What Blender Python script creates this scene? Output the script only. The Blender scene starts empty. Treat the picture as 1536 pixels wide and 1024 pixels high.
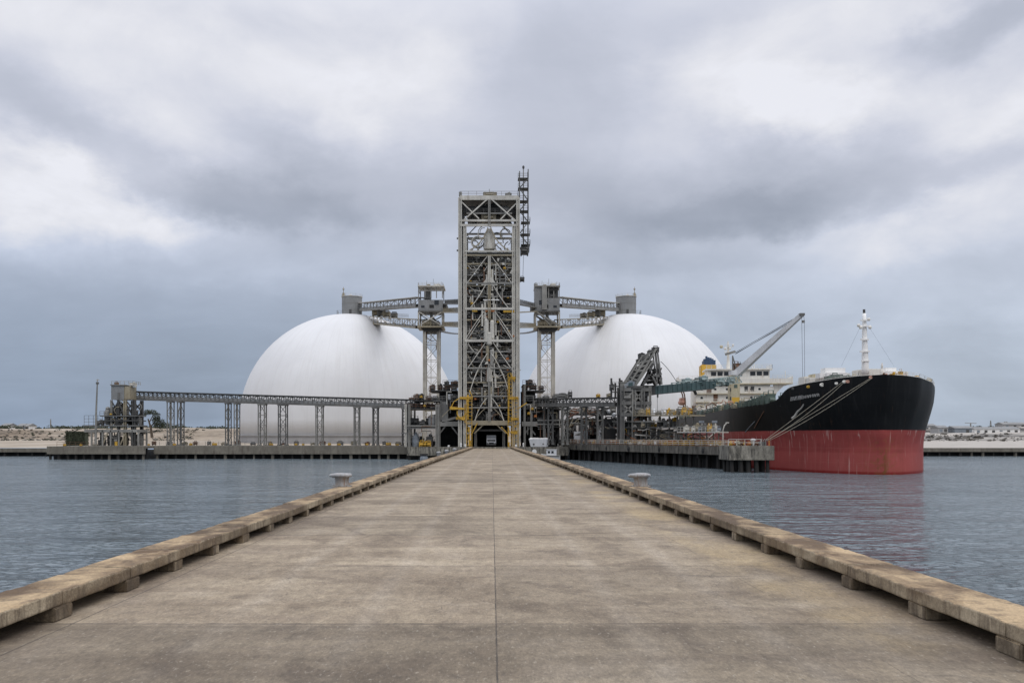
import bpy, bmesh, math, random
from mathutils import Vector, noise
R = math.radians
SC = bpy.context.scene
COL = SC.collection
rng = random.Random(11)
F, CX, HY, EYE = 1300.0, 738.0, 655.0, 3.0      # focal length in pixels, vanishing point, eye height above the pier deck
SEA = -3.0

def X(x, Y): return (x - CX) / F * Y
def Z(y, Y): return EYE - (y - HY) / F * Y
def P(x, y, Y): return Vector((X(x, Y), Y, Z(y, Y)))
V = lambda *a: Vector(a)

def lerp_tab(tab, t):
    if t <= tab[0][0]: return tab[0][1]
    for (a, va), (b, vb) in zip(tab, tab[1:]):
        if t <= b: return va + (vb - va) * (t - a) / (b - a)
    return tab[-1][1]

# ------------------------------------------------------------------ materials
MATS = {}
def nodes_of(name):
    m = bpy.data.materials.new(name); m.use_nodes = True
    nt = m.node_tree; b = nt.nodes['Principled BSDF']
    return m, nt, b

class N:
    """small node-graph writer"""
    def __init__(s, nt): s.nt = nt
    def new(s, t, **kw):
        n = s.nt.nodes.new(t)
        for k, v in kw.items(): setattr(n, k, v)
        return n
    def link(s, a, b): s.nt.links.new(a, b)
    def put(s, sock, v):
        if isinstance(v, bpy.types.NodeSocket): s.link(v, sock)
        else: sock.default_value = v
    def math(s, op, a, b=0.0, c=None, clamp=False):
        n = s.new('ShaderNodeMath', operation=op, use_clamp=clamp)
        s.put(n.inputs[0], a); s.put(n.inputs[1], b)
        if c is not None: s.put(n.inputs[2], c)
        return n.outputs[0]
    def pos(s): return s.new('ShaderNodeNewGeometry').outputs['Position']
    def scale(s, vec, sc, off=(0, 0, 0)):
        n = s.new('ShaderNodeMapping'); s.link(vec, n.inputs[0])
        n.inputs['Scale'].default_value = sc; n.inputs['Location'].default_value = off
        return n.outputs[0]
    def noise(s, vec, sc=1.0, detail=4.0, rough=0.55, dist=0.0):
        n = s.new('ShaderNodeTexNoise'); s.link(vec, n.inputs['Vector'])
        n.inputs['Scale'].default_value = sc; n.inputs['Detail'].default_value = detail
        n.inputs['Roughness'].default_value = rough; n.inputs['Distortion'].default_value = dist
        return n.outputs['Fac']
    def ramp(s, fac, lo, hi, a=0.0, b=1.0):
        n = s.new('ShaderNodeMapRange', clamp=True); s.put(n.inputs[0], fac)
        for i, v in zip((1, 2, 3, 4), (lo, hi, a, b)): s.put(n.inputs[i], v)
        return n.outputs[0]
    def mix(s, fac, a, b, blend='MIX'):
        n = s.new('ShaderNodeMix', data_type='RGBA', blend_type=blend)
        s.put(n.inputs[0], fac)
        for i, v in ((6, a), (7, b)):
            if isinstance(v, (tuple, list)): v = tuple(v) + ((1.0,) if len(v) == 3 else ())
            s.put(n.inputs[i], v)
        return n.outputs[2]
    def mul(s, col, val):
        """colour times a scalar socket"""
        n = s.new('ShaderNodeVectorMath', operation='SCALE')
        if isinstance(col, (tuple, list)): n.inputs[0].default_value = tuple(col)[:3]
        else: s.link(col, n.inputs[0])
        s.put(n.inputs['Scale'], val)
        return n.outputs[0]
    def bump(s, h, strength=0.3, dist=0.05, normal=None):
        n = s.new('ShaderNodeBump'); s.link(h, n.inputs['Height'])
        n.inputs['Strength'].default_value = strength; n.inputs['Distance'].default_value = dist
        if normal: s.link(normal, n.inputs['Normal'])
        return n.outputs[0]
    def sep(s, vec):
        n = s.new('ShaderNodeSeparateXYZ'); s.link(vec, n.inputs[0]); return n.outputs

def mat(name, col, dirt=(0.10, 0.075, 0.05), amount=0.35, var=0.25, sc=0.5, streak=0.15, rough=0.6, metal=0.0, bump=0.1, ribs=0.0, lo=.5, hi=.72):
    """weathered surface: base colour with broad variation, dirt patches drawn out downwards, small bump"""
    m, nt, b = nodes_of(name); n = N(nt); p = n.pos()
    broad = n.noise(n.scale(p, (sc, sc, sc)), 1.0, 5)
    fine = n.noise(n.scale(p, (sc * 9, sc * 9, sc * 9)), 1.0, 3)
    run = n.noise(n.scale(p, (sc * 4, sc * 4, sc * 4 * streak)), 1.0, 5, 0.65)
    v = n.math('ADD', n.ramp(broad, .3, .7, 1 - var, 1 + var * .6), n.ramp(fine, .3, .7, -var * .35, var * .35))
    c = n.mul(col, v)
    mask = n.math('MULTIPLY', n.ramp(run, lo, hi), n.ramp(broad, lo - .15, hi - .12))
    c = n.mix(n.math('MULTIPLY', mask, amount), c, dirt)
    n.link(c, b.inputs['Base Color'])
    b.inputs['Metallic'].default_value = metal
    n.link(n.ramp(fine, .3, .7, max(rough - .1, 0), min(rough + .12, 1)), b.inputs['Roughness'])
    h = fine
    if ribs:
        w = n.new('ShaderNodeTexWave', wave_type='BANDS', bands_direction='DIAGONAL'); n.link(n.scale(p, (ribs, ribs, 0.0)), w.inputs[0])
        w.inputs['Scale'].default_value = 1.0
        h = n.math('ADD', n.math('MULTIPLY', w.outputs['Fac'], 2.0), fine)
    n.link(n.bump(h, bump, .06), b.inputs['Normal'])
    MATS[name] = m
    return m

M = MATS
mat('pale_steel', (0.545, 0.522, 0.462), dirt=(0.18, 0.12, 0.075), amount=.6, var=.3, sc=.25)
mat('grey_steel', (0.24, 0.234, 0.212), dirt=(0.09, 0.06, 0.04), amount=.5, var=.3, sc=.3)
mat('grey_cladding', (0.235, 0.237, 0.232), dirt=(0.11, 0.09, 0.07), amount=.45, var=.2, sc=.2, ribs=5.0, bump=.4)
mat('dark_steel', (0.068, 0.067, 0.064), dirt=(0.06, 0.04, 0.025), amount=.5, var=.4, sc=.4)
mat('mid_steel', (0.142, 0.140, 0.131), dirt=(0.08, 0.05, 0.03), amount=.5, var=.4, sc=.35)
mat('black_gap', (0.02, 0.02, 0.019), amount=.2, var=.3, sc=.4, rough=.8)  # near-black; stands for shade on backing sheets and the passage lining
mat('rust_steel', (0.16, 0.085, 0.05), dirt=(0.06, 0.03, 0.02), amount=.5, var=.35, sc=.6, rough=.8)
mat('tan_steel', (0.30, 0.26, 0.18), dirt=(0.12, 0.08, 0.04), amount=.5, var=.3, sc=.4)
mat('yellow_paint', (0.52, 0.31, 0.03), dirt=(0.10, 0.065, 0.035), amount=.85, var=.25, sc=.7)
mat('orange_paint', (0.45, 0.16, 0.04), dirt=(0.12, 0.06, 0.03), amount=.5, var=.3, sc=.7)
mat('white_paint', (0.78, 0.77, 0.74), dirt=(0.30, 0.19, 0.11), amount=.35, var=.12, sc=.35, rough=.45)
mat('ship_white', (0.76, 0.735, 0.665), dirt=(0.38, 0.23, 0.13), amount=.5, var=.12, sc=.3, rough=.45)
mat('ship_beige', (0.50, 0.44, 0.30), dirt=(0.20, 0.12, 0.06), amount=.5, var=.2, sc=.4)
mat('ship_deck', (0.16, 0.10, 0.07), amount=.4, var=.3, sc=.3, rough=.8)
mat('ship_green', (0.10, 0.14, 0.115), dirt=(0.14, 0.08, 0.05), amount=.45, var=.35, sc=.6)
mat('jib_grey', (0.62, 0.625, 0.63), dirt=(0.3, 0.25, 0.2), amount=.3, var=.15, sc=.3)
mat('funnel_yellow', (0.62, 0.37, 0.045), dirt=(0.2, 0.12, 0.05), amount=.25, var=.12, sc=.3, rough=.5)
mat('funnel_blue', (0.025, 0.06, 0.12), amount=.2, var=.2, sc=.4)
mat('teal_paint', (0.045, 0.085, 0.088), dirt=(0.04, 0.04, 0.036), amount=.8, var=.4, sc=.5)
mat('pale_teal', (0.30, 0.37, 0.36), dirt=(0.12, 0.14, 0.13), amount=.6, var=.3, sc=.6)
mat('glass_dark', (0.018, 0.02, 0.023), amount=0, var=.1, sc=.5, rough=.12, bump=.0)
mat('dock_concrete', (0.185, 0.168, 0.135), dirt=(0.085, 0.07, 0.055), amount=.75, var=.32, sc=.3, streak=.25, rough=.9, bump=.3, lo=.46, hi=.66)
mat('stained_concrete', (0.29, 0.268, 0.22), dirt=(0.05, 0.046, 0.038), amount=.95, var=.45, sc=.42, streak=.22, rough=.9, bump=.3, lo=.42, hi=.60)
mat('ring_concrete', (0.36, 0.355, 0.35), dirt=(0.2, 0.18, 0.16), amount=.5, var=.15, sc=.2, streak=.2, rough=.85)
mat('mast_white', (0.84, 0.83, 0.80), dirt=(0.5, 0.4, 0.3), amount=.15, var=.06, sc=.3, rough=.45)
mat('jetty_concrete', (0.16, 0.146, 0.12), dirt=(0.04, 0.036, 0.03), amount=.9, var=.4, sc=.38, streak=.25, rough=.9, bump=.3, lo=.42, hi=.62)
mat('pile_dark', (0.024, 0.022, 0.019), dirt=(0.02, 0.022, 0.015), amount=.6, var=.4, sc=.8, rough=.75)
mat('rope', (0.46, 0.415, 0.32), dirt=(0.25, 0.2, 0.14), amount=.3, var=.2, sc=1.5, rough=.9)
mat('cable', (0.07, 0.072, 0.075), amount=.1, var=.2, sc=1)
mat('iron_grey', (0.27, 0.262, 0.245), dirt=(0.16, 0.085, 0.04), amount=.75, var=.3, sc=2.4, rough=.6, bump=.35, lo=.44, hi=.62)
mat('iron_pale', (0.38, 0.385, 0.39), dirt=(0.17, 0.12, 0.075), amount=.75, var=.3, sc=3.2, rough=.6, bump=.4, lo=.45, hi=.64)
mat('leaf', (0.050, 0.062, 0.036), dirt=(0.03, 0.035, 0.022), amount=.5, var=.45, sc=.7, rough=.8)
mat('rock_rubble', (0.13, 0.118, 0.10), dirt=(0.05, 0.045, 0.04), amount=.6, var=.5, sc=.3, rough=.95)
mat('bark', (0.09, 0.07, 0.05), amount=.3, var=.3, sc=2, rough=.9)
mat('hull_name', (0.34, 0.335, 0.32), amount=.1, var=.15, sc=2)
mat('rubber', (0.02, 0.02, 0.02), amount=.2, var=.2, sc=2, rough=.8)
mat('salmon', (0.50, 0.27, 0.20), dirt=(0.3, 0.15, 0.1), amount=.5, var=.25, sc=.8)
mat('spray_white', (0.70, 0.71, 0.72), dirt=(0.3, 0.28, 0.25), amount=.35, var=.15, sc=.8, rough=.5)
mat('blue_grey', (0.20, 0.225, 0.25), dirt=(0.30, 0.31, 0.32), amount=.6, var=.3, sc=1.4)

# ------------------------------------------------------------------ mesh building
ORIGIN = {}
def world_origin(o):
    return ORIGIN.get(o.name, Vector((0, 0, 0)))

def tag(o, label=None, cat=None, group=None, kind=None):
    if label: o['label'] = label
    if cat: o['category'] = cat
    if group: o['group'] = group
    if kind: o['kind'] = kind
    return o

def thing(name, loc, label, cat, group=None):
    o = bpy.data.objects.new(name, None); COL.objects.link(o)
    o.location = loc; o.empty_display_size = .5
    ORIGIN[o.name] = Vector(loc)
    return tag(o, label, cat, group)

class MB:
    def __init__(s): s.v = []; s.f = []
    def add(s, vs, fs):
        k = len(s.v); s.v += [Vector(v) for v in vs]; s.f += [tuple(i + k for i in f) for f in fs]; return s
    def box(s, x0, x1, y0, y1, z0, z1):
        vs = [(x, y, z) for z in (z0, z1) for y in (y0, y1) for x in (x0, x1)]
        return s.add(vs, [(0, 2, 3, 1), (4, 5, 7, 6), (0, 1, 5, 4), (2, 6, 7, 3), (0, 4, 6, 2), (1, 3, 7, 5)])
    def beam(s, a, b, w, h=None, w2=None, h2=None):
        a, b = Vector(a), Vector(b); h = h or w; w2 = w2 or w; h2 = h2 or h
        d = (b - a).normalized()
        up = Vector((0, 0, 1)) if abs(d.z) < .95 else Vector((0, 1, 0))
        r = d.cross(up).normalized(); u = r.cross(d)
        vs = []
        for p, ww, hh in ((a, w, h), (b, w2, h2)):
            for sx, sy in ((-1, -1), (1, -1), (1, 1), (-1, 1)): vs.append(p + r * sx * ww / 2 + u * sy * hh / 2)
        return s.add(vs, [(3, 2, 1, 0), (4, 5, 6, 7), (0, 1, 5, 4), (1, 2, 6, 5), (2, 3, 7, 6), (3, 0, 4, 7)])
    def hbeam(s, a, b, w, t=None):
        """H section: two flanges and a web"""
        a, b = Vector(a), Vector(b); t = t or w * .22
        d = (b - a).normalized(); up = Vector((0, 0, 1)) if abs(d.z) < .95 else Vector((0, 1, 0))
        r = d.cross(up).normalized()
        o = r * (w - t) / 2
        s.beam(a + o, b + o, t, w); s.beam(a - o, b - o, t, w)
        return s.beam(a, b, w - 2 * t + .01, t)
    def tube(s, pts, r, n=6, caps=True, r2=None):
        pts = [Vector(p) for p in pts]; k = len(s.v); m = len(pts); r2 = r if r2 is None else r2
        prev = None
        for i, p in enumerate(pts):
            d = (pts[min(i + 1, m - 1)] - pts[max(i - 1, 0)]).normalized()
            if prev is None:
                up = Vector((0, 0, 1)) if abs(d.z) < .9 else Vector((0, 1, 0)); a = d.cross(up).normalized()
            else: a = (prev - d * prev.dot(d)).normalized()
            prev = a; c = d.cross(a); rr = r + (r2 - r) * i / max(m - 1, 1)
            for j in range(n):
                t = 2 * math.pi * j / n; s.v.append(p + a * rr * math.cos(t) + c * rr * math.sin(t))
        for i in range(m - 1):
            for j in range(n):
                q = k + i * n + j; q2 = k + i * n + (j + 1) % n
                s.f.append((q, q2, q2 + n, q + n))
        if caps:
            s.f.append(tuple(k + j for j in range(n))[::-1]); s.f.append(tuple(k + (m - 1) * n + j for j in range(n)))
        return s
    def lathe(s, c, prof, n=24, caps=True, sx=1, sy=1):
        c = Vector(c); k = len(s.v)
        for r, z in prof:
            for j in range(n):
                t = 2 * math.pi * j / n; s.v.append(c + Vector((r * math.cos(t) * sx, r * math.sin(t) * sy, z)))
        for i in range(len(prof) - 1):
            for j in range(n):
                q = k + i * n + j; q2 = k + i * n + (j + 1) % n; s.f.append((q, q2, q2 + n, q + n))
        if caps:
            s.f.append(tuple(k + j for j in range(n))[::-1]); s.f.append(tuple(k + (len(prof) - 1) * n + j for j in range(n)))
        return s
    def rail(s, pts, h=1.1, step=1.6, t=.07, mids=1):
        pts = [Vector(p) for p in pts]
        for a, b in zip(pts, pts[1:]):
            L = (b - a).length; k = max(1, round(L / step))
            for i in range(k + 1):
                p = a + (b - a) * i / k; s.beam(p, p + V(0, 0, h), t)
            for q in range(mids + 1):
                z = V(0, 0, h * (q + 1) / (mids + 1)); s.beam(a + z, b + z, t)
        return s
    def prism(s, poly, ext):
        poly = [Vector(p) for p in poly]; e = Vector(ext); n = len(poly)
        vs = poly + [p + e for p in poly]
        fs = [tuple(range(n))[::-1], tuple(range(n, 2 * n))] + [(i, (i + 1) % n, n + (i + 1) % n, n + i) for i in range(n)]
        return s.add(vs, fs)
    def ell(s, c, rx, ry, rz, n=12, m=7):
        prof = [(math.sin(math.pi * i / m), -math.cos(math.pi * i / m)) for i in range(1, m)]
        k = len(s.v); s.lathe((0, 0, 0), prof, n)
        for i in range(k, len(s.v)):
            v = s.v[i]; s.v[i] = Vector(c) + Vector((v.x * rx, v.y * ry, v.z * rz))
        return s
    def build(s, name, mt, parent=None, smooth=False, bevel=0.0):
        me = bpy.data.meshes.new(name)
        if parent is not None: org = world_origin(parent)
        else:
            xs = [v.x for v in s.v]; ys = [v.y for v in s.v]; zs = [v.z for v in s.v]
            org = Vector(((min(xs) + max(xs)) / 2, (min(ys) + max(ys)) / 2, min(zs)))
        me.from_pydata([tuple(v - org) for v in s.v], [], s.f)
        bm = bmesh.new(); bm.from_mesh(me); bmesh.ops.recalc_face_normals(bm, faces=bm.faces)
        if bevel: bmesh.ops.bevel(bm, geom=bm.edges[:], offset=bevel, segments=2, affect='EDGES', clamp_overlap=True)
        bm.to_mesh(me); bm.free()
        me.materials.append(M[mt] if isinstance(mt, str) else mt)
        if smooth:
            for p in me.polygons: p.use_smooth = True
        o = bpy.data.objects.new(name, me); COL.objects.link(o)
        if parent is not None: o.parent = parent
        else: o.location = org
        ORIGIN[o.name] = org
        return o

def bez(a, b, c, n=8):
    a, b, c = Vector(a), Vector(b), Vector(c)
    return [a * (1 - t) ** 2 + b * 2 * t * (1 - t) + c * t * t for t in [i / n for i in range(n + 1)]]

def copy_tree(o, parent=None, shift=None):
    c = o.copy(); COL.objects.link(c); c.parent = parent
    if shift is not None: c.location = o.location + shift
    ORIGIN[c.name] = ORIGIN[o.name] + (shift or Vector((0, 0, 0)))
    for ch in list(o.children): copy_tree(ch, c)
    return c

def machine(parent, cx, cy, z, w, d, h, mt, name='machine', r=None):
    """a housing on feet with a lid, a side drum and a stub of pipe: one machine, one mesh"""
    r = r or rng
    b = MB()
    k = r.random()
    b.box(cx - w / 2, cx + w / 2, cy - d / 2, cy + d / 2, z + .12 * h, z + .72 * h)
    for sx in (-.4, .4): b.box(cx + sx * w - .08 * w, cx + sx * w + .08 * w, cy - .42 * d, cy + .42 * d, z, z + .13 * h)
    b.box(cx - w * .54, cx + w * .54, cy - d * .54, cy + d * .54, z + .70 * h, z + .78 * h)
    if k < .5:
        b.lathe((cx + w * .12, cy, z + .77 * h), [(w * .28, 0), (w * .28, .16 * h), (w * .12, .23 * h)], 10)
    else:
        b.tube([(cx - w * .3, cy, z + .7 * h), (cx - w * .3, cy, z + h), (cx + w * .35, cy, z + h), (cx + w * .35, cy, z + .6 * h)], w * .08, 6)
    b.tube([(cx - w * .3, cy - d * .58, z + .4 * h), (cx + w * .3, cy - d * .58, z + .4 * h)], h * .14, 8)
    return b.build(name, mt, parent)

def gallery(root, a, b, w, h, bays, side='grey_cladding', frame='grey_steel', roofm='mid_steel', panel=.45, roof_over=.35):
    """enclosed conveyor bridge between two bottom-centre points: floor, roof, side panels, lattice, belt"""
    a, b = Vector(a), Vector(b); d = (b - a); r = Vector((d.y, -d.x, 0)).normalized(); u = Vector((0, 0, 1))
    MB().beam(a + u * .12, b + u * .12, w, .24).build('floor', frame, root)
    MB().beam(a + u * (h + .12), b + u * (h + .12), w + 2 * roof_over, .22).build('roof', roofm, root)
    MB().beam(a + u * .9, b + u * .9, w * .55, .3).build('belt', 'dark_steel', root)
    for sgn in (1, -1):
        o = r * sgn * w / 2; t = MB(); pn = MB()
        t.beam(a + o + u * (h - .05), b + o + u * (h - .05), .16); t.beam(a + o + u * .25, b + o + u * .25, .22, .5)
        for i in range(bays + 1):
            p = a + d * i / bays + o; t.beam(p, p + u * h, .2)
            if i < bays:
                q = a + d * (i + 1) / bays + o
                if i % 2: t.beam(p + u * h, q + u * h * panel, .12)
                else: t.beam(p + u * h * panel, q + u * h, .12)
        t.build('lattice', frame, root)
        o2 = r * sgn * (w / 2 - .12)
        if panel: pn.beam(a + o2 + u * h * panel * .5, b + o2 + u * h * panel * .5, .05, h * panel).build('side_panel', side, root)

def trestle(root, x0, x1, y0, y1, z0, z1, leg=.28, mt='grey_steel', name='trestle', nb=4, splay=.0, brace='X'):
    """braced support: four legs, ties and diagonals in one piece"""
    b = MB()
    for xs, sg in ((x0, -1), (x1, 1)):
        for ys in (y0, y1): b.hbeam((xs + sg * splay, ys, z0), (xs, ys, z1), leg)
    for i in range(nb):
        za, zb = z0 + (z1 - z0) * i / nb, z0 + (z1 - z0) * (i + 1) / nb
        for ys in (y0, y1):
            if i: b.beam((x0, ys, za), (x1, ys, za), leg * .55)
            if (i + (ys == y1)) % 2: b.beam((x0, ys, za), (x1, ys, zb), leg * .5)
            else: b.beam((x1, ys, za), (x0, ys, zb), leg * .5)
        if i: b.beam((x0, y0, za), (x0, y1, za), leg * .5); b.beam((x1, y0, za), (x1, y1, za), leg * .5)
    b.box(x0 - leg, x1 + leg, y0 - leg, y1 + leg, z1 - .02, z1 + .25)
    for xs in (x0, x1):
        for ys in (y0, y1): b.box(xs - leg * 1.1, xs + leg * 1.1, ys - leg * 1.1, ys + leg * 1.1, z0, z0 + .35)
    return b.build(name, mt, root)

def leaves(b, c, rx, ry, rz, n, size, r):
    for _ in range(n):
        while True:
            p = Vector((r.uniform(-1, 1), r.uniform(-1, 1), r.uniform(-1, 1)))
            if .25 < p.length < 1: break
        q = Vector((c[0] + p.x * rx, c[1] + p.y * ry, c[2] + p.z * rz))
        a = Vector((r.uniform(-1, 1), r.uniform(-1, 1), r.uniform(-.6, .6))).normalized() * size * r.uniform(.6, 1.3)
        e = a.cross(Vector((r.uniform(-1, 1), r.uniform(-1, 1), r.uniform(-1, 1)))).normalized() * size * r.uniform(.4, .8)
        b.add([q - a, q + e * .6, q + a, q - e], [(0, 1, 2, 3)])
    return b
# ------------------------------------------------------------------ world, sun, camera
SUN_EL, SUN_AZ = R(58), R(150)          # azimuth clockwise from +Y (north)
def make_world():
    w = bpy.data.worlds.new('World'); SC.world = w; w.use_nodes = True
    nt = w.node_tree; nt.nodes.clear(); n = N(nt)
    out = n.new('ShaderNodeOutputWorld'); bg = n.new('ShaderNodeBackground')
    sky = n.new('ShaderNodeTexSky', sky_type='NISHITA'); sky.sun_disc = False
    sky.sun_elevation = SUN_EL; sky.sun_rotation = SUN_AZ; sky.dust_density = 2.0
    dvec = n.new('ShaderNodeTexCoord').outputs['Generated']
    sp = n.sep(dvec); x, y, z = sp
    el = n.math('ARCSINE', z); az = n.math('ARCTAN2', x, y)
    # cloud sheet overhead: noise on a plane, so that it flattens towards the horizon
    den = n.math('ADD', n.math('ABSOLUTE', z), .22)
    cb = n.new('ShaderNodeCombineXYZ'); n.link(n.math('DIVIDE', x, den), cb.inputs[0]); n.link(n.math('DIVIDE', y, den), cb.inputs[1])
    n.link(n.math('MULTIPLY', z, 1.5), cb.inputs[2])
    n1 = n.noise(cb.outputs[0], 1.35, 7, .52, .6)
    n3 = n.noise(n.scale(dvec, (1, 1, 1.5), (2, 4, 1)), 6.5, 10, .56, .5)
    n2 = n.noise(n.scale(cb.outputs[0], (.8, 1.3, 1), (3.1, 1.7, 5)), 3.2, 6, .55, .3)
    # wander of the cloud banks' outlines
    wv = n.new('ShaderNodeTexNoise'); n.link(dvec, wv.inputs['Vector']); wv.inputs['Scale'].default_value = 5.5; wv.inputs['Detail'].default_value = 5
    ws = n.sep(wv.outputs['Color'])
    w2 = n.new('ShaderNodeTexNoise'); n.link(n.scale(dvec, (1, 1, 1.8)), w2.inputs['Vector']); w2.inputs['Scale'].default_value = 17; w2.inputs['Detail'].default_value = 6; w2.inputs['Roughness'].default_value = .6
    w2s = n.sep(w2.outputs['Color'])
    azw = n.math('ADD', az, n.math('ADD', n.math('MULTIPLY', n.math('SUBTRACT', ws[0], .5), .18), n.math('MULTIPLY', n.math('SUBTRACT', w2s[0], .5), .085)))
    elw = n.math('ADD', el, n.math('ADD', n.math('MULTIPLY', n.math('SUBTRACT', ws[1], .5), .10), n.math('MULTIPLY', n.math('SUBTRACT', w2s[1], .5), .05)))
    # cloud banks and bright gaps: azimuth, elevation (degrees), half sizes, tilt, strength
    banks = BANKS
    tot = None
    for a0, e0, ra, re, tilt, amp in banks:
        da = n.math('SUBTRACT', azw, R(a0)); de = n.math('SUBTRACT', elw, R(e0))
        c, s_ = math.cos(R(tilt)), math.sin(R(tilt))
        p = n.math('ADD', n.math('MULTIPLY', da, c), n.math('MULTIPLY', de, s_))
        q = n.math('SUBTRACT', n.math('MULTIPLY', de, c), n.math('MULTIPLY', da, s_))
        p = n.math('DIVIDE', p, R(ra)); q = n.math('DIVIDE', q, R(re))
        g = n.math('POWER', n.math('ADD', n.math('MULTIPLY', p, p), n.math('MULTIPLY', q, q)), 1.35)
        g = n.math('MULTIPLY', n.math('EXPONENT', n.math('MULTIPLY', g, -1.0)), amp)
        tot = g if tot is None else n.math('ADD', tot, g)
    # base brightness (display-like scale) by elevation
    base = n.ramp(z, .0, .30, .690, .862)
    v = n.math('ADD', base, n.math('MULTIPLY', tot, n.ramp(n3, .3, .7, .72, 1.28)))
    v = n.math('ADD', v, n.math('MULTIPLY', n.math('SUBTRACT', n3, .5), .15))
    v = n.math('ADD', v, n.math('MULTIPLY', n.math('SUBTRACT', n1, .5), .12))
    v = n.math('ADD', v, n.math('MULTIPLY', n.math('SUBTRACT', n2, .5), .06))
    v = n.math('MINIMUM', n.math('MAXIMUM', v, .45), .945)
    lin = n.math('POWER', v, 2.25)
    lin = n.math('MULTIPLY', lin, n.ramp(z, .42, .95, 1.0, 2.2))       # overcast: brighter overhead than low down
    low = n.mix(n.ramp(az, R(-28), R(28)), (.765, .955, 1.27), (.855, .99, 1.19))
    mid_t = n.mix(n.ramp(v, .66, .84), (.885, .968, 1.165), (.935, .975, 1.12))
    tint = n.mix(n.ramp(z, .02, .26), low, mid_t)
    tint = n.mix(n.ramp(v, .83, .92), tint, (.978, .988, 1.055))
    cloud = n.mul(tint, lin)
    nish = n.mul(sky.outputs[0], .10)
    fin = n.mix(.94, nish, cloud)
    n.link(fin, bg.inputs['Color']); bg.inputs['Strength'].default_value = SKY_STRENGTH
    n.link(bg.outputs[0], out.inputs['Surface'])

def pa(px, py):                                  # direction of a place in the sky
    return math.degrees(math.atan((px - CX) / F)), math.degrees(math.atan((HY - py) / math.hypot(F, px - CX)))
BANKS = []
for px, py, rx, ry, tilt, amp in [
    (40, 140, 150, 60, -10, -.075), (30, 235, 110, 45, 0, .05), (70, 320, 190, 60, -12, .06),
    (330, 125, 210, 75, 15, .060), (560, 130, 170, 60, 20, .055), (30, 30, 160, 60, 0, .03),
    (210, 262, 210, 38, -22, -.075), (410, 312, 130, 40, -5, -.125), (420, 235, 110, 48, -20, -.070), (560, 285, 170, 55, 12, -.085),
    (210, 345, 220, 40, -12, .055), (300, 385, 150, 26, 0, -.075), (620, 60, 120, 60, 0, -.035), (820, 130, 120, 95, 0, -.075), (900, 30, 260, 45, 0, -.03),
    (1090, 130, 120, 60, -30, .05), (1215, 158, 105, 40, -12, .085), (1260, 40, 190, 45, 0, .045), (1450, 30, 95, 34, 12, -.14),
    (1060, 318, 190, 38, 6, -.135), (1130, 262, 300, 48, 3, -.085), (800, 290, 150, 60, 0, -.075), (1420, 262, 140, 28, 8, -.045), (1480, 175, 120, 45, 14, .065),
    (940, 385, 210, 22, 0, -.05), (1420, 345, 190, 45, 10, .065), (1180, 345, 150, 18, 4, .03),
    (60, 440, 330, 70, 0, -.06), (300, 500, 330, 80, 0, -.055), (60, 590, 420, 80, 0, -.075), (1250, 470, 150, 60, 0, .0), (1480, 560, 220, 90, 0, .035),
]:
    a0, e0 = pa(px, py)
    BANKS.append((a0, e0, rx / 22.7, ry / 22.7, tilt, amp * (1.05 if amp > 0 else .88)))
SKY_STRENGTH = 1.0
make_world()

sun = bpy.data.lights.new('Sun', 'SUN'); sun.energy = 1.1; sun.angle = R(48); sun.color = (1.0, .97, .93)
so = bpy.data.objects.new('sun_lamp', sun); COL.objects.link(so)
so.rotation_euler = (math.pi / 2 - SUN_EL, 0, -SUN_AZ + math.pi)
sd = Vector((math.sin(SUN_AZ) * math.cos(SUN_EL), math.cos(SUN_AZ) * math.cos(SUN_EL), math.sin(SUN_EL)))
so.rotation_euler = (-sd).to_track_quat('-Z', 'Y').to_euler()

cam = bpy.data.cameras.new('Camera'); co = bpy.data.objects.new('Camera', cam); COL.objects.link(co)
co.location = (0, 0, EYE); co.rotation_euler = (math.pi / 2, 0, 0)
cam.sensor_width = 36; cam.lens = F / 1536 * 36
cam.shift_x = (768 - CX) / 1536; cam.shift_y = (HY - 512) / 1536
cam.clip_start = .1; cam.clip_end = 20000
SC.camera = co
SC.view_settings.view_transform = 'Standard'; SC.view_settings.look = 'None'
SC.view_settings.exposure = 0.0; SC.view_settings.gamma = 1.0
SC.cycles.max_bounces = 6; SC.cycles.use_denoising = True

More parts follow.
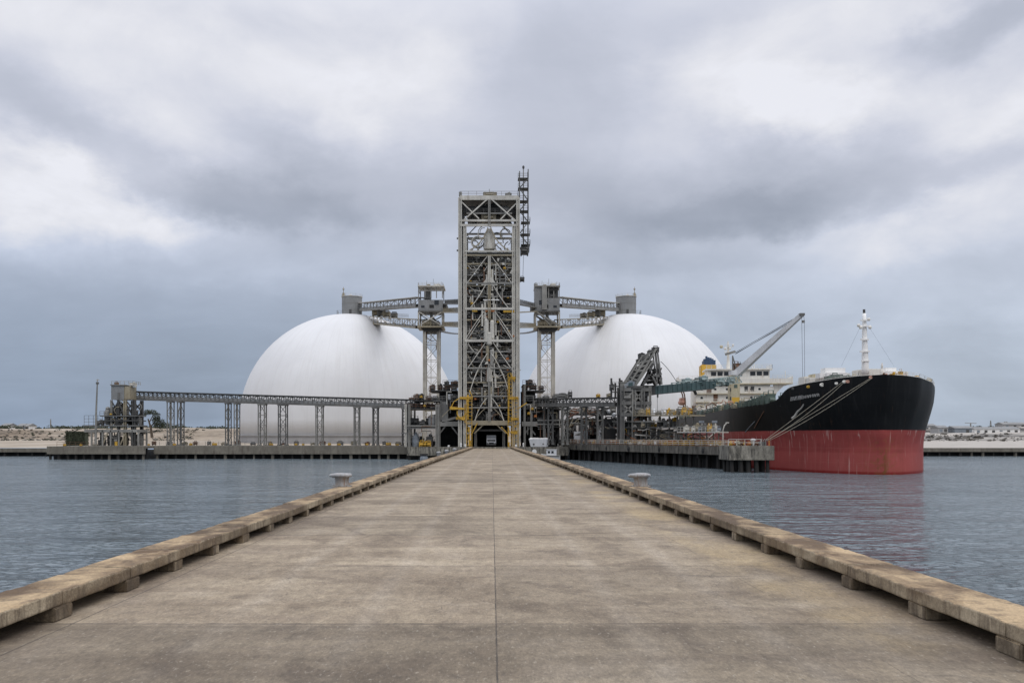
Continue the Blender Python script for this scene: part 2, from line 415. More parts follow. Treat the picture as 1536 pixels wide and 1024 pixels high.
# ------------------------------------------------------------------ water
def make_water():
    m, nt, b = nodes_of('sea_water'); n = N(nt); p = n.pos()
    b.inputs['Base Color'].default_value = (.115, .150, .168, 1)
    b.inputs['IOR'].default_value = 1.55
    b.inputs['Roughness'].default_value = .13
    big = n.noise(n.scale(p, (.10, .22, .1)), 1.0, 3, .5, .4)
    mid = n.noise(n.scale(p, (.55, 1.0, .5)), 1.0, 4, .6, .6)
    fine = n.noise(n.scale(p, (2.0, 3.4, 2.0)), 1.0, 4, .6, .3)
    gust = n.ramp(n.noise(n.scale(p, (.018, .035, .02)), 1.0, 3), .35, .65, .55, 1.3)
    crest = n.math('POWER', n.ramp(mid, .50, .82), 1.4)                       # sparse steep ripples on a calmer surface
    crest2 = n.math('POWER', n.ramp(fine, .52, .80), 1.4)
    sw = n.noise(n.scale(p, (.20, .46, .3), (3, 8, 0)), 1.0, 3, .55, .5)
    swell = n.math('POWER', n.ramp(sw, .48, .78), 1.3)
    far_sw = n.math('POWER', n.ramp(n.noise(n.scale(p, (.07, .17, .3), (1, 5, 0)), 1.0, 3, .55, .4), .46, .76), 1.3)
    h = n.math('ADD', n.math('MULTIPLY', crest, 1.35), n.math('MULTIPLY', crest2, 1.5))
    h = n.math('ADD', h, n.math('ADD', n.math('MULTIPLY', mid, .22), n.math('MULTIPLY', fine, .12)))
    h = n.math('MULTIPLY', n.math('ADD', n.math('ADD', h, n.math('MULTIPLY', swell, 2.6)), n.math('MULTIPLY', far_sw, 4.5)), gust)
    n.link(n.bump(h, 1.0, .42), b.inputs['Normal'])
    M['sea_water'] = m
    o = MB().add([(-3500, -300, SEA), (3500, -300, SEA), (3500, 420, SEA), (-3500, 420, SEA)], [(0, 1, 2, 3)]).build('water', 'sea_water')
    tag(o, kind='structure')
make_water()

# ------------------------------------------------------------------ land
def make_ground_mat():
    m, nt, b = nodes_of('sand_ground'); n = N(nt); p = n.pos(); x, y, z = n.sep(p)
    a = n.noise(n.scale(p, (.03, .03, .2)), 1.0, 6, .6)
    f = n.noise(n.scale(p, (.16, .16, .75)), 1.0, 8, .7)
    strat = n.noise(n.scale(p, (.012, .012, 1.1)), 1.0, 4, .6)
    sand = n.mix(n.ramp(f, .35, .65), (.37, .31, .235), (.235, .19, .14))
    sand = n.mix(n.ramp(a, .45, .62), sand, (.40, .345, .275))
    rock = n.mix(n.ramp(f, .38, .62), (.17, .162, .15), (.05, .047, .044))
    rock = n.mix(n.ramp(strat, .48, .62), rock, (.27, .255, .23))
    brown = n.mix(n.ramp(f, .4, .62), (.215, .168, .12), (.085, .068, .05))
    brown = n.mix(n.ramp(strat, .5, .6), brown, (.26, .205, .15))
    bank = n.mix(n.ramp(n.math('ADD', x, n.math('MULTIPLY', a, 60)), -215, -165), brown, n.mix(.45, sand, brown))
    bank = n.mix(n.ramp(x, 60, 110), bank, rock)
    pale = n.mix(n.ramp(x, 60, 110), sand, n.mix(n.ramp(f, .4, .7), (.42, .39, .345), (.31, .285, .25)))
    steep = n.ramp(n.sep(n.new('ShaderNodeNewGeometry').outputs['True Normal'])[2], .972, .994)
    n.link(n.mix(steep, bank, pale), b.inputs['Base Color'])
    b.inputs['Roughness'].default_value = .95
    n.link(n.bump(f, .6, .6), b.inputs['Normal'])
    M['sand_ground'] = m
make_ground_mat()

def ground_z(x, y):
    s = 1 / (1 + math.exp(-(x - 70) / 10))                       # 0 towards the left bank, 1 towards the right one
    tabl = [(240, .35), (262, .35), (269, -.4), (300, .1), (430, 1.3), (436, 2.2), (452, 6.6), (460, 7.4), (700, 7.6), (3000, 8.6)]
    tabr = [(240, .35), (262, .35), (269, -.45), (320, -.1), (418, .75), (424, 1.3), (438, 4.3), (444, 4.7), (498, 5.2), (506, 7.6), (512, 8.3), (560, 8.6), (3000, 9.2)]
    z = lerp_tab(tabl, y) * (1 - s) + lerp_tab(tabr, y) * s
    mid = max(0, min(1, (x + 128) / 6)) * max(0, min(1, (112 - x) / 6))
    if y < 330: z = z * (1 - mid) + max(z, .35 + (y - 240) * .004) * mid
    if y > 420:
        k = min(1, (y - 420) / 25)
        z += k * (noise.noise(Vector((x * .02, y * .02, 1))) * 1.0 + noise.noise(Vector((x * .11, y * .11, 5))) * 1.0)
    return z
def make_land():
    xs = [-2600, -1800, -1200, -900, -700, -560, -460] + list(range(-400, 441, 5)) + [500, 600, 800, 1100, 1600, 2300, 3000]
    ys = [246, 252, 258, 262, 269, 270, 300, 330, 380, 410, 418, 424, 427, 430, 433, 436, 440, 444, 448, 452, 456, 460, 475, 498, 502, 506, 512, 520, 560, 620, 700, 900, 1300, 2000, 3500]
    b = MB(); vs = []; idx = {}
    for j, y in enumerate(ys):
        for i, x in enumerate(xs):
            yy = max(y, 269.0 + j * .001) if (x < -124 or x > 108) else (max(y, 318.0 + j * .001) if x > 53 else y)
            idx[i, j] = len(vs); vs.append((x, yy, ground_z(x, yy)))
    fs = [(idx[i, j], idx[i + 1, j], idx[i + 1, j + 1], idx[i, j + 1]) for j in range(len(ys) - 1) for i in range(len(xs) - 1)]
    o = b.add(vs, fs).build('ground', 'sand_ground', smooth=False)
    tag(o, kind='structure')
make_land()

# scrub on top of the left bank, one far-off mass, and taller bushes on it
def make_scrub():
    r = random.Random(4); b = MB()
    for i in range(330):
        x = r.uniform(-330, -95) if i < 290 else r.uniform(150, 330); y = r.uniform(462, 540) if i < 290 else r.uniform(520, 580)
        h = r.uniform(.5, 1.5) * (1.3 if i % 7 == 0 else 1)
        if i >= 290: h *= .6
        leaves(b, (x, y, ground_z(x, y) + h * .5), h * r.uniform(1.8, 4.2), 2.0, h, 45, .6, r)
    for i in range(110):
        x = r.uniform(-330, -150); y = r.choice((r.uniform(422, 430), r.uniform(436, 456))); h = r.uniform(.25, .9)
        leaves(b, (x, y, ground_z(x, y) + h * .4), h * r.uniform(1.2, 3), 1.0, h, 24, .4, r)
    tag(b.build('scrub', 'leaf'), kind='stuff')
    k = MB()
    for i in range(1500):
        left = i % 5 < 2
        x = r.uniform(-330, -150) if left else r.uniform(120, 330); y = r.uniform(424, 452) if left else r.choice((r.uniform(420, 441), r.uniform(420, 441), r.uniform(496, 510)))
        s_ = r.uniform(.25, 1.0) * (1.6 if i % 9 == 0 else 1); c = V(x, y, ground_z(x, y))
        vs = [c + V(r.uniform(-1, 1) * s_ * 1.5, r.uniform(-1, 1) * s_, r.uniform(-.2, .9) * s_) for _ in range(6)]
        k.add(vs, [(0, 1, 2), (0, 2, 3), (0, 3, 4), (0, 4, 1), (5, 2, 1), (5, 3, 2), (5, 4, 3), (5, 1, 4)])
    tag(k.build('rubble', 'rock_rubble'), kind='stuff')
make_scrub()

# ------------------------------------------------------------------ pier
HW = [(-12, 7.13), (14, 7.08), (45, 6.95), (76, 6.82), (103, 6.5), (130, 6.1), (165, 5.5), (200, 5.05), (227, 4.85)]
def hw(y): return lerp_tab(HW, y)
def make_pier_mat():
    m, nt, b = nodes_of('pier_concrete'); n = N(nt); p = n.pos(); x, y, z = n.sep(p)
    bands = n.noise(n.scale(p, (.11, .75, 1)), 1.0, 6, .6, .5)           # broom and pour bands across the deck
    bands2 = n.noise(n.scale(p, (.35, 2.6, 1), (7, 3, 0)), 1.0, 5, .6, .3)
    blot = n.noise(n.scale(p, (.22, .16, 1), (1, 9, 0)), 1.0, 6, .6, .8)
    grain = n.noise(n.scale(p, (5.5, 2.6, 1)), 1.0, 6, .72, .3)
    agg = n.noise(n.scale(p, (24, 9, 1)), 1.0, 4, .75)
    patch = n.noise(n.scale(p, (.55, .42, 1), (8, 2, 0)), 1.0, 7, .62, .9)
    speck = n.noise(p, 120.0, 2, .6)
    wob = n.math('MULTIPLY', n.math('SUBTRACT', n.noise(p, 2.2, 4), .5), .05)
    # slabs
    sl = n.math('DIVIDE', n.math('SUBTRACT', n.math('ADD', y, wob), 13.93), 6.27)
    wn = n.new('ShaderNodeTexWhiteNoise', noise_dimensions='2D'); cb = n.new('ShaderNodeCombineXYZ')
    n.link(n.math('FLOOR', sl), cb.inputs[0]); n.link(n.math('GREATER_THAN', x, .07), cb.inputs[1]); n.link(cb.outputs[0], wn.inputs[0])
    slab = n.ramp(wn.outputs['Value'], 0, 1, .84, 1.10)
    first = n.ramp(sl, -.03, .0, .74, 1.0)
    c = n.mix(n.ramp(bands, .32, .68), (.202, .164, .117), (.338, .286, .208))
    c = n.mix(n.math('MULTIPLY', n.ramp(bands2, .5, .75), .55), c, (.22, .18, .14))
    c = n.mix(n.math('MULTIPLY', n.ramp(blot, .50, .66), .72), c, (.166, .135, .098))
    c = n.mix(n.math('MULTIPLY', n.ramp(patch, .50, .64), .68), c, (.135, .106, .076))
    c = n.mix(n.math('MULTIPLY', n.ramp(patch, .46, .34), .30), c, (.40, .35, .28))
    edge = n.math('ABSOLUTE', x)
    # ochre staining on the right hand strip near the kerb, grime along both kerbs
    och = n.math('MULTIPLY', n.ramp(x, 4.9, 5.6), n.ramp(n.noise(n.scale(p, (.4, .25, 1), (4, 4, 0)), 1.0, 5), .42, .6))
    c = n.mix(n.math('MULTIPLY', och, .5), c, (.40, .31, .165))
    oil = n.math('MULTIPLY', n.ramp(n.noise(n.scale(p, (.5, 1.3, 1), (5, 7, 0)), 1.0, 5, .6, .6), .60, .72), n.ramp(n.noise(n.scale(p, (.09, .12, 1), (2, 5, 0)), 1.0, 2), .45, .6))
    c = n.mix(n.math('MULTIPLY', oil, .6), c, (.085, .07, .055))
    gr = n.math('MULTIPLY', n.ramp(edge, 5.6, 7.0), n.ramp(n.noise(n.scale(p, (.8, .35, 1)), 1.0, 5), .4, .62))
    c = n.mix(n.math('MULTIPLY', gr, .6), c, (.13, .10, .075))
    # faint wheel tracks
    tr = None
    for x0 in (-2.05, 2.2, -4.3, 4.2):
        d = n.math('DIVIDE', n.math('SUBTRACT', n.math('ADD', x, n.math('MULTIPLY', n.math('SUBTRACT', blot, .5), .5)), x0), .22)
        g = n.math('EXPONENT', n.math('MULTIPLY', n.math('MULTIPLY', d, d), -1.0))
        tr = g if tr is None else n.math('ADD', tr, g)
    c = n.mix(n.math('MULTIPLY', n.math('MULTIPLY', tr, n.ramp(bands, .3, .6)), .22), c, (.45, .41, .35))
    val = n.math('MULTIPLY', slab, first)
    val = n.math('MULTIPLY', val, n.ramp(grain, .3, .7, .72, 1.24))
    val = n.math('MULTIPLY', val, n.ramp(agg, .3, .7, .72, 1.26))
    val = n.math('MULTIPLY', val, n.ramp(speck, .3, .7, .86, 1.12))
    c = n.mul(c, val)
    warm = n.new('ShaderNodeVectorMath', operation='MULTIPLY'); n.link(c, warm.inputs[0]); warm.inputs[1].default_value = (1.045, 1.0, .95); c = warm.outputs[0]
    fk = n.noise(n.scale(p, (15, 6, 1), (3, 1, 0)), 1.0, 3, .6); pit = n.noise(n.scale(p, (11, 4.5, 1), (9, 4, 0)), 1.0, 3, .6)
    c = n.mix(n.math('MULTIPLY', n.ramp(fk, .60, .70), .34), c, (.46, .41, .33))
    c = n.mix(n.math('MULTIPLY', n.ramp(pit, .60, .70), .36), c, (.075, .06, .046))
    # joints: cross joints, one long seam, a wandering crack
    fr = n.math('ABSOLUTE', n.math('SUBTRACT', n.math('FRACT', n.math('ADD', sl, .5)), .5))
    j1 = n.ramp(n.math('MULTIPLY', fr, 6.27), .012, .034, 1.0, 0.0)
    j1 = n.math('MULTIPLY', j1, n.ramp(n.noise(n.scale(p, (.7, .02, 1)), 1.0, 6, .75), .34, .58, .2, 1.0))
    xs = n.math('ADD', x, n.math('MULTIPLY', wob, .35))
    j2 = n.ramp(n.math('ABSOLUTE', n.math('SUBTRACT', xs, .065)), .005, .014, 1.0, 0.0)
    j2 = n.math('MULTIPLY', j2, n.ramp(n.noise(n.scale(p, (.01, 1.6, 1)), 1.0, 6, .75), .35, .60, .35, 1.0))
    ck = n.math('MULTIPLY', n.math('SUBTRACT', n.noise(n.scale(p, (.0, .35, 0)), 1.0, 7, .7), .5), .16)
    j3 = n.math('MULTIPLY', n.ramp(n.math('ABSOLUTE', n.math('SUBTRACT', n.math('ADD', n.math('ADD', x, ck), n.math('MULTIPLY', wob, .9)), 5.25)), .004, .013, .6, 0.0), n.ramp(n.noise(n.scale(p, (.3, .5, 1)), 1.0, 6, .7), .42, .58, .1, 1.0))
    j4 = n.ramp(n.math('ABSOLUTE', n.math('SUBTRACT', n.math('ADD', x, n.math('MULTIPLY', wob, .8)), -6.75)), .008, .02, .6, 0.0)
    cv = n.new('ShaderNodeTexVoronoi', feature='DISTANCE_TO_EDGE'); wv2 = n.new('ShaderNodeTexNoise'); n.link(p, wv2.inputs['Vector']); wv2.inputs['Scale'].default_value = 1.1; wv2.inputs['Detail'].default_value = 6
    vadd = n.new('ShaderNodeVectorMath', operation='MULTIPLY_ADD'); n.link(wv2.outputs['Color'], vadd.inputs[0]); vadd.inputs[1].default_value = (.9, .9, 0); n.link(p, vadd.inputs[2])
    n.link(n.scale(vadd.outputs[0], (.16, .11, 0)), cv.inputs['Vector']); cv.inputs['Scale'].default_value = 1.0
    crack = n.math('MULTIPLY', n.ramp(cv.outputs['Distance'], .0004, .0018, .4, 0.0), n.ramp(n.noise(n.scale(p, (.12, .09, 0), (6, 3, 0)), 1.0, 3), .48, .58))
    j4 = n.math('MAXIMUM', j4, crack)
    jj = n.math('MAXIMUM', n.math('MAXIMUM', j1, j2), n.math('MAXIMUM', j3, j4))
    c = n.mix(jj, c, (.05, .042, .035))
    n.link(c, b.inputs['Base Color'])
    n.link(n.ramp(blot, .3, .7, .70, .92), b.inputs['Roughness'])
    h = n.math('ADD', n.math('MULTIPLY', agg, .5), n.math('MULTIPLY', grain, .8))
    h = n.math('SUBTRACT', h, n.math('MULTIPLY', jj, 1.2))
    n.link(n.bump(h, .55, .02), b.inputs['Normal'])
    M['pier_concrete'] = m
make_pier_mat()

def make_kerb_mat():
    m, nt, b = nodes_of('kerb_concrete'); n = N(nt); p = n.pos()
    geo = n.new('ShaderNodeNewGeometry'); nz = n.sep(geo.outputs['True Normal'])[2]
    a = n.noise(n.scale(p, (.9, .45, .9)), 1.0, 6, .6, .4)
    d = n.noise(n.scale(p, (5, 5, .9)), 1.0, 6, .65, .2)
    f = n.noise(p, 22.0, 5, .7)
    top = n.mix(n.ramp(a, .40, .58), (.43, .315, .185), (.122, .080, .046))
    top = n.mix(n.math('MULTIPLY', n.ramp(n.noise(p, 2.7, 6, .65), .5, .66), .6), top, (.10, .075, .052))
    face = n.mix(n.ramp(a, .38, .60), (.43, .355, .245), (.18, .13, .078))
    face = n.mix(n.math('MULTIPLY', n.ramp(d, .46, .64), .75), face, (.115, .085, .055))
    zz = n.sep(p)[2]
    chip = n.math('MULTIPLY', n.ramp(zz, .425, .468), n.ramp(n.noise(p, 7.0, 5, .7), .46, .58))
    face = n.mix(n.math('MULTIPLY', chip, .75), face, (.50, .43, .32))
    foot = n.math('MULTIPLY', n.ramp(zz, .30, .22), n.ramp(d, .38, .58))
    face = n.mix(n.math('MULTIPLY', foot, .6), face, (.09, .066, .042))
    c = n.mix(n.ramp(nz, .3, .7), face, top)
    c = n.mul(c, n.math('MULTIPLY', n.ramp(f, .3, .7, .70, 1.25), n.ramp(geo.outputs['Random Per Island'], 0, 1, .82, 1.12)))
    n.link(c, b.inputs['Base Color']); b.inputs['Roughness'].default_value = .92
    n.link(n.bump(n.math('ADD', f, n.noise(p, 5.0, 4)), .6, .03), b.inputs['Normal'])
    M['kerb_concrete'] = m
make_kerb_mat()

def make_pier():
    b = MB(); ys = [-9, 0, 14, 30, 45, 60, 76, 90, 103, 117, 130, 148, 165, 182, 200, 213, 226]
    vs, fs = [], []
    for y in ys:
        e = hw(y) + .99
        vs += [(-e, y, 0), (e, y, 0), (e, y, -.85), (-e, y, -.85)]
    for i in range(len(ys) - 1):
        k = i * 4
        fs += [(k, k + 1, k + 5, k + 4), (k + 1, k + 2, k + 6, k + 5), (k + 2, k + 3, k + 7, k + 6), (k + 3, k, k + 4, k + 7)]
    n = len(vs); fs += [(0, 3, 2, 1), (n - 4, n - 3, n - 2, n - 1)]
    o = b.add(vs, fs).build('pier', 'pier_concrete'); tag(o, kind='structure')
    pb = MB()
    for y in range(-6, 224, 9):
        e = hw(y)
        pb.box(-e - .6, e + .6, y - .6, y + .6, -1.75, -.86)
        for k in (-.9, -.3, .3, .9): pb.tube([(k * e, y, -7), (k * e, y, -1.74)], .42, 10)
    q = pb.build('pile_row', 'dock_concrete', o)
make_pier()

def make_kerb(side, off, label):
    root = thing('pier_kerb', (side * hw(0), 0, 0), label, 'kerb', 'kerbs along the pier')
    b = MB(); r = random.Random(5 + side); L = 2.65; y = off - L * 9; c0 = .03
    def ring(yc, dx, dz):
        w0, w1, z0, z1 = hw(yc) + dx, hw(yc) + .93 + dx, .225 + dz, .47 + dz
        pts = []
        for cx_, cz_, a0 in ((w1 - c0, z1 - c0, 0), (w0 + c0, z1 - c0, 90), (w0 + c0, z0 + c0, 180), (w1 - c0, z0 + c0, 270)):
            for a in (0, 45, 90): pts.append((cx_ + c0 * math.cos(R(a0 + a)), cz_ + c0 * math.sin(R(a0 + a))))
        pts.insert(3, ((w0 + w1) / 2, z1)); pts.insert(7, (w0, (z0 + z1) / 2))
        return pts
    while y < 226:
        ya, yb = y + .008, min(y + L, 226) - .008
        k = 16 if y < 50 else (5 if y < 110 else 1)
        dx, dz = r.uniform(-.012, .012), r.uniform(-.010, .010)
        m0 = len(b.v); nn = 14
        for i in range(k + 1):
            yy = ya + (yb - ya) * i / k
            for px, pz in ring(yy, dx, dz):
                v = Vector((side * px, yy, pz))
                if y < 110:
                    e = Vector((v.x * 2.6, v.y * 2.6, v.z * 2.6))
                    chip = max(0, noise.noise(e * 1.7 + V(9, 2, 4)) - .18) * .075
                    v += Vector((noise.noise(e), 0, noise.noise(e + V(5, 5, 5)))) * .009 - V(side * 0, 0, chip if pz > .4 else 0)
                b.v.append(v)
        for i in range(k):
            for j in range(nn):
                q, q2 = m0 + i * nn + j, m0 + i * nn + (j + 1) % nn
                b.f.append((q, q2, q2 + nn, q + nn))
        b.f.append(tuple(m0 + j for j in range(nn))); b.f.append(tuple(m0 + k * nn + j for j in range(nn)))
        y += L
    b.build('coping_beam', 'kerb_concrete', root)
    up = MB(); ys_ = [v[0] for v in HW if v[0] >= 0]; ys_[0] = -8  # added strip closing the outer side of the gap, so it goes dark
    for ya, yb in zip(ys_, ys_[1:]): up.beam((side * (hw(ya) + .80), ya, .114), (side * (hw(yb) + .80), yb, .114), .12, .222)
    up.build('gap_blocker', 'kerb_concrete', root)
    y = off - L * 8; kk = 0
    while y < 225:
        w = hw(y); l = r.uniform(.20, .33); dy = r.uniform(-.16, .16)
        a0, a1 = side * (w + r.uniform(-.015, .03)), side * (w + .73)
        s = MB().box(min(a0, a1), max(a0, a1), y + dy - l, y + dy + l, .001, .228 if y < 60 else .23)
        s.build('support_block', 'kerb_concrete', root, bevel=.018 if y < 60 else 0)
        y += L; kk += 1
    return root
make_kerb(-1, 14.30, 'weathered concrete kerb raised on blocks along the left edge of the pier')
make_kerb(1, 14.60, 'weathered concrete kerb raised on blocks along the right edge of the pier')

def make_bollard(px, Y, label, sgn):
    x = X(px, Y); z = .475
    root = thing('mooring_bollard', (x, Y, z), label, 'bollard', 'mooring bollards on the pier kerbs')
    b = MB(); b.lathe((x, Y, z), [(.40, 0), (.40, .04), (.35, .06), (.335, .30), (.36, .42), (.41, .50)], 28)
    b.build('post', 'iron_grey', root, smooth=True)
    c = MB(); c.lathe((x, Y, z), [(.38, .45), (.47, .49), (.515, .55), (.50, .61), (.44, .655), (.25, .685), (.02, .69)], 32, sx=1.0, sy=.9)
    for v in c.v:                                  # lip drawn out on one side, worn crown
        t = (v.x - x) * -1
        if t > .3: v.x -= (t - .3) * .75; v.z -= (t - .3) * .08
        v.z += noise.noise(v * 4) * .02
    c.build('cap', 'iron_pale', root, smooth=True)
    f = MB().box(x - .47, x + .47, Y - .42, Y + .42, z - .006, z + .03); f.build('base_plate', 'iron_grey', root)
    for i in range(6):
        a = i * math.pi / 3 + .3; MB().lathe((x + .44 * math.cos(a) * .9, Y + .38 * math.sin(a), z + .03), [(.035, 0), (.035, .04)], 6).build('bolt', 'iron_grey', root)
make_bollard(513, 44.4, 'grey iron mooring bollard with a wide pale cap on the left kerb', -1)
make_bollard(961, 44.4, 'grey iron mooring bollard with a wide pale cap on the right kerb', 1)

# ------------------------------------------------------------------ docks and quays
def dock(label, x0, x1, y0, y1, zt, zf, piles, name='concrete_dock', mt='dock_concrete', cat='dock', rake=0.0):
    root = thing(name, ((x0 + x1) / 2, y0, SEA), label, cat)
    b = MB().box(x0, x1, y0, y0 + .7, zf, zt); b.build('fascia', mt, root, bevel=.05)
    MB().box(x0, x1, y0 + .7, y1, zt - .6, zt - .02).build('deck_slab', mt, root)
    MB().box(x0 + .6 + rake, x1 - .3, y0 + 2.4, y0 + 2.9, -6, zt - .61).build('shade_backing', 'black_gap', root)  # near-black sheet standing for the shade under the deck
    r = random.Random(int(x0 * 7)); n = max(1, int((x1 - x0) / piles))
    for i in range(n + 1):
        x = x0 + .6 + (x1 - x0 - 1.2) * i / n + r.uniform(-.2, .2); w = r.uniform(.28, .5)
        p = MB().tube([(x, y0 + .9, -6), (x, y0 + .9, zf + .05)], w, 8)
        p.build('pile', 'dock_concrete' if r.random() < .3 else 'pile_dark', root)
    return root
XL0, XL1 = X(70, 230), X(217, 230)
dock('low concrete dock platform under the head house at the left end', XL0, XL1, 230, 252, Z(669, 230), Z(681, 230), 2.3)
dock('long low concrete dock running beneath the left conveyor', XL1 + .05, -22.3, 236, 252, Z(668.3, 236), Z(681, 236), 2.6)
dock('stained concrete quay under the steel tower at the end of the pier', -22.2, 20.0, 226.2, 262, .35, -1.9, 2.6, 'tower_quay', 'stained_concrete', 'quay')
dock('far concrete quay wall behind the water at the left edge', -330, -121.5, 269, 271, Z(672, 269), Z(678, 269), 4.2, 'quay_wall', 'dock_concrete', 'quay wall')
dock('far concrete quay wall behind the ship at the right edge', 108, 340, 269, 271, Z(671.5, 269), Z(677.5, 269), 3.4, 'quay_wall', 'dock_concrete', 'quay wall')
# ------------------------------------------------------------------ storage domes
def make_dome_mat():
    m, nt, b = nodes_of('dome_white'); n = N(nt)
    tc = n.new('ShaderNodeTexCoord').outputs['Object']; x, y, z = n.sep(tc)
    ang = n.math('ARCTAN2', y, x)
    cb = n.new('ShaderNodeCombineXYZ'); n.link(n.math('MULTIPLY', ang, 14), cb.inputs[0]); n.link(n.math('MULTIPLY', z, .05), cb.inputs[1])
    run = n.noise(cb.outputs[0], 1.0, 6, .65)
    cb2 = n.new('ShaderNodeCombineXYZ'); n.link(n.math('MULTIPLY', ang, 60), cb2.inputs[0]); n.link(n.math('MULTIPLY', z, .12), cb2.inputs[1])
    run2 = n.noise(cb2.outputs[0], 1.0, 4, .6)
    br = n.noise(n.scale(tc, (.05, .05, .07)), 1.0, 5)
    seam = n.math('ABSOLUTE', n.math('SUBTRACT', n.math('FRACT', n.math('MULTIPLY', ang, 48 / (2 * math.pi))), .5))
    seam = n.ramp(seam, .0, .035, .6, 0.0)
    c = n.mix(n.ramp(br, .35, .65), (.68, .68, .675), (.62, .62, .618))
    c = n.mix(n.math('MULTIPLY', n.ramp(run, .48, .70), .36), c, (.56, .55, .53))
    c = n.mix(n.math('MULTIPLY', n.ramp(run2, .5, .75), .2), c, (.52, .51, .50))
    c = n.mix(n.math('MULTIPLY', seam, .42), c, (.50, .50, .50))
    n.link(c, b.inputs['Base Color']); b.inputs['Roughness'].default_value = .55
    M['dome_white'] = m
make_dome_mat()

def make_dome(px, label):
    Y = 380.0; x = X(px, Y); r = 46.6; sp = 9.9
    root = thing('storage_dome', (x, Y, .4), label, 'storage dome', 'white storage domes')
    prof = [(r + .02, 3.6), (r + .02, sp)] + [(r * math.cos(R(a)), sp + r * math.sin(R(a))) for a in [i * 3 for i in range(1, 30)]] + [(.3, sp + r)]
    b = MB(); b.lathe((x, Y, 0), prof, 144); o = b.build('membrane_roof', 'dome_white', root, smooth=True)
    w = MB(); w.lathe((x, Y, 0), [(r + .4, -.4), (r + .4, 3.3), (r + .9, 3.35), (r + .9, 3.65), (r - .2, 3.7)], 144, caps=False)
    w.build('ring_wall', 'ring_concrete', root)
    return root, x, Y, sp + r
D1 = make_dome(525, 'big white storage dome on the left of the steel tower behind the long conveyor')
D2 = make_dome(940, 'big white storage dome on the right of the steel tower behind the ship loader')

# ------------------------------------------------------------------ hopper houses on the crowns
def make_crown(px, mir, label):
    Y = 380.0; x = X(px, Y); z0 = 56.1; z1 = Z(446, Y); r = 4.39
    root = thing('hopper_house', (x, Y, z0), label, 'hopper house', 'hopper houses on top of the domes')
    b = MB(); b.lathe((x, Y, 0), [(r, z0 - .4), (r, z1)], 28); b.build('tank_wall', 'grey_cladding', root)
    for z in (z0 + 2.0, z0 + 4.9): MB().lathe((x, Y, 0), [(r + .07, z), (r + .07, z + .12)], 28).build('hoop', 'grey_steel', root)
    MB().lathe((x, Y, 0), [(r + .25, z1), (r + .25, z1 + .18), (r * .6, z1 + .45), (.2, z1 + .55)], 28).build('roof', 'pale_steel', root)
    rr = MB(); rr.rail([(x + (r + .1) * math.cos(R(a)), Y + (r + .1) * math.sin(R(a)), z1 + .15) for a in range(0, 361, 30)], 1.0, 1.7, .06); rr.build('roof_rail', 'pale_steel', root)
    s = -1 if mir else 1
    a = MB(); ax = x - s * r * .85
    a.box(ax - .45, ax + .45, Y - .45, Y + .45, z1, z1 + 1.9); a.tube([(ax, Y, z1 + 1.5), (ax, Y, z1 + 4.6)], .17, 6, r2=.08); a.ell((ax, Y, z1 + 3.6), .45, .45, .4)
    a.build('vent_stack', 'tan_steel', root)
    MB().lathe((x - s * .6, Y - .4, z1 + .4), [(.5, 0), (.5, .6), (.7, .65), (.1, 1.0)], 12).build('roof_vent', 'white_paint', root)
    pl = MB(); xo = x - s * (r + 1.0)
    pl.box(min(xo - .9, xo + .9), max(xo - .9, xo + .9), Y - 2, Y + 2, z0 - .1, z0 + .1); pl.beam((xo, Y, z0), (xo, Y, z0 - 1.2), .3); pl.build('landing', 'grey_steel', root)
    q = MB(); q.rail([(xo + s * .9, Y - 2, z0 + .1), (xo - s * .85, Y - 2, z0 + .1), (xo - s * .85, Y + 2, z0 + .1)], 1.9, 1.2, .08); q.build('landing_rail', 'grey_steel', root)
    d = MB().box(x - .5, x + .5, Y - r - .06, Y - r + .4, z0 + .3, z0 + 2.2); d.build('door', 'dark_steel', root)
    return x
make_crown(528, False, 'round grey hopper house on the crown of the left dome')
make_crown(939, True, 'round grey hopper house on the crown of the right dome')

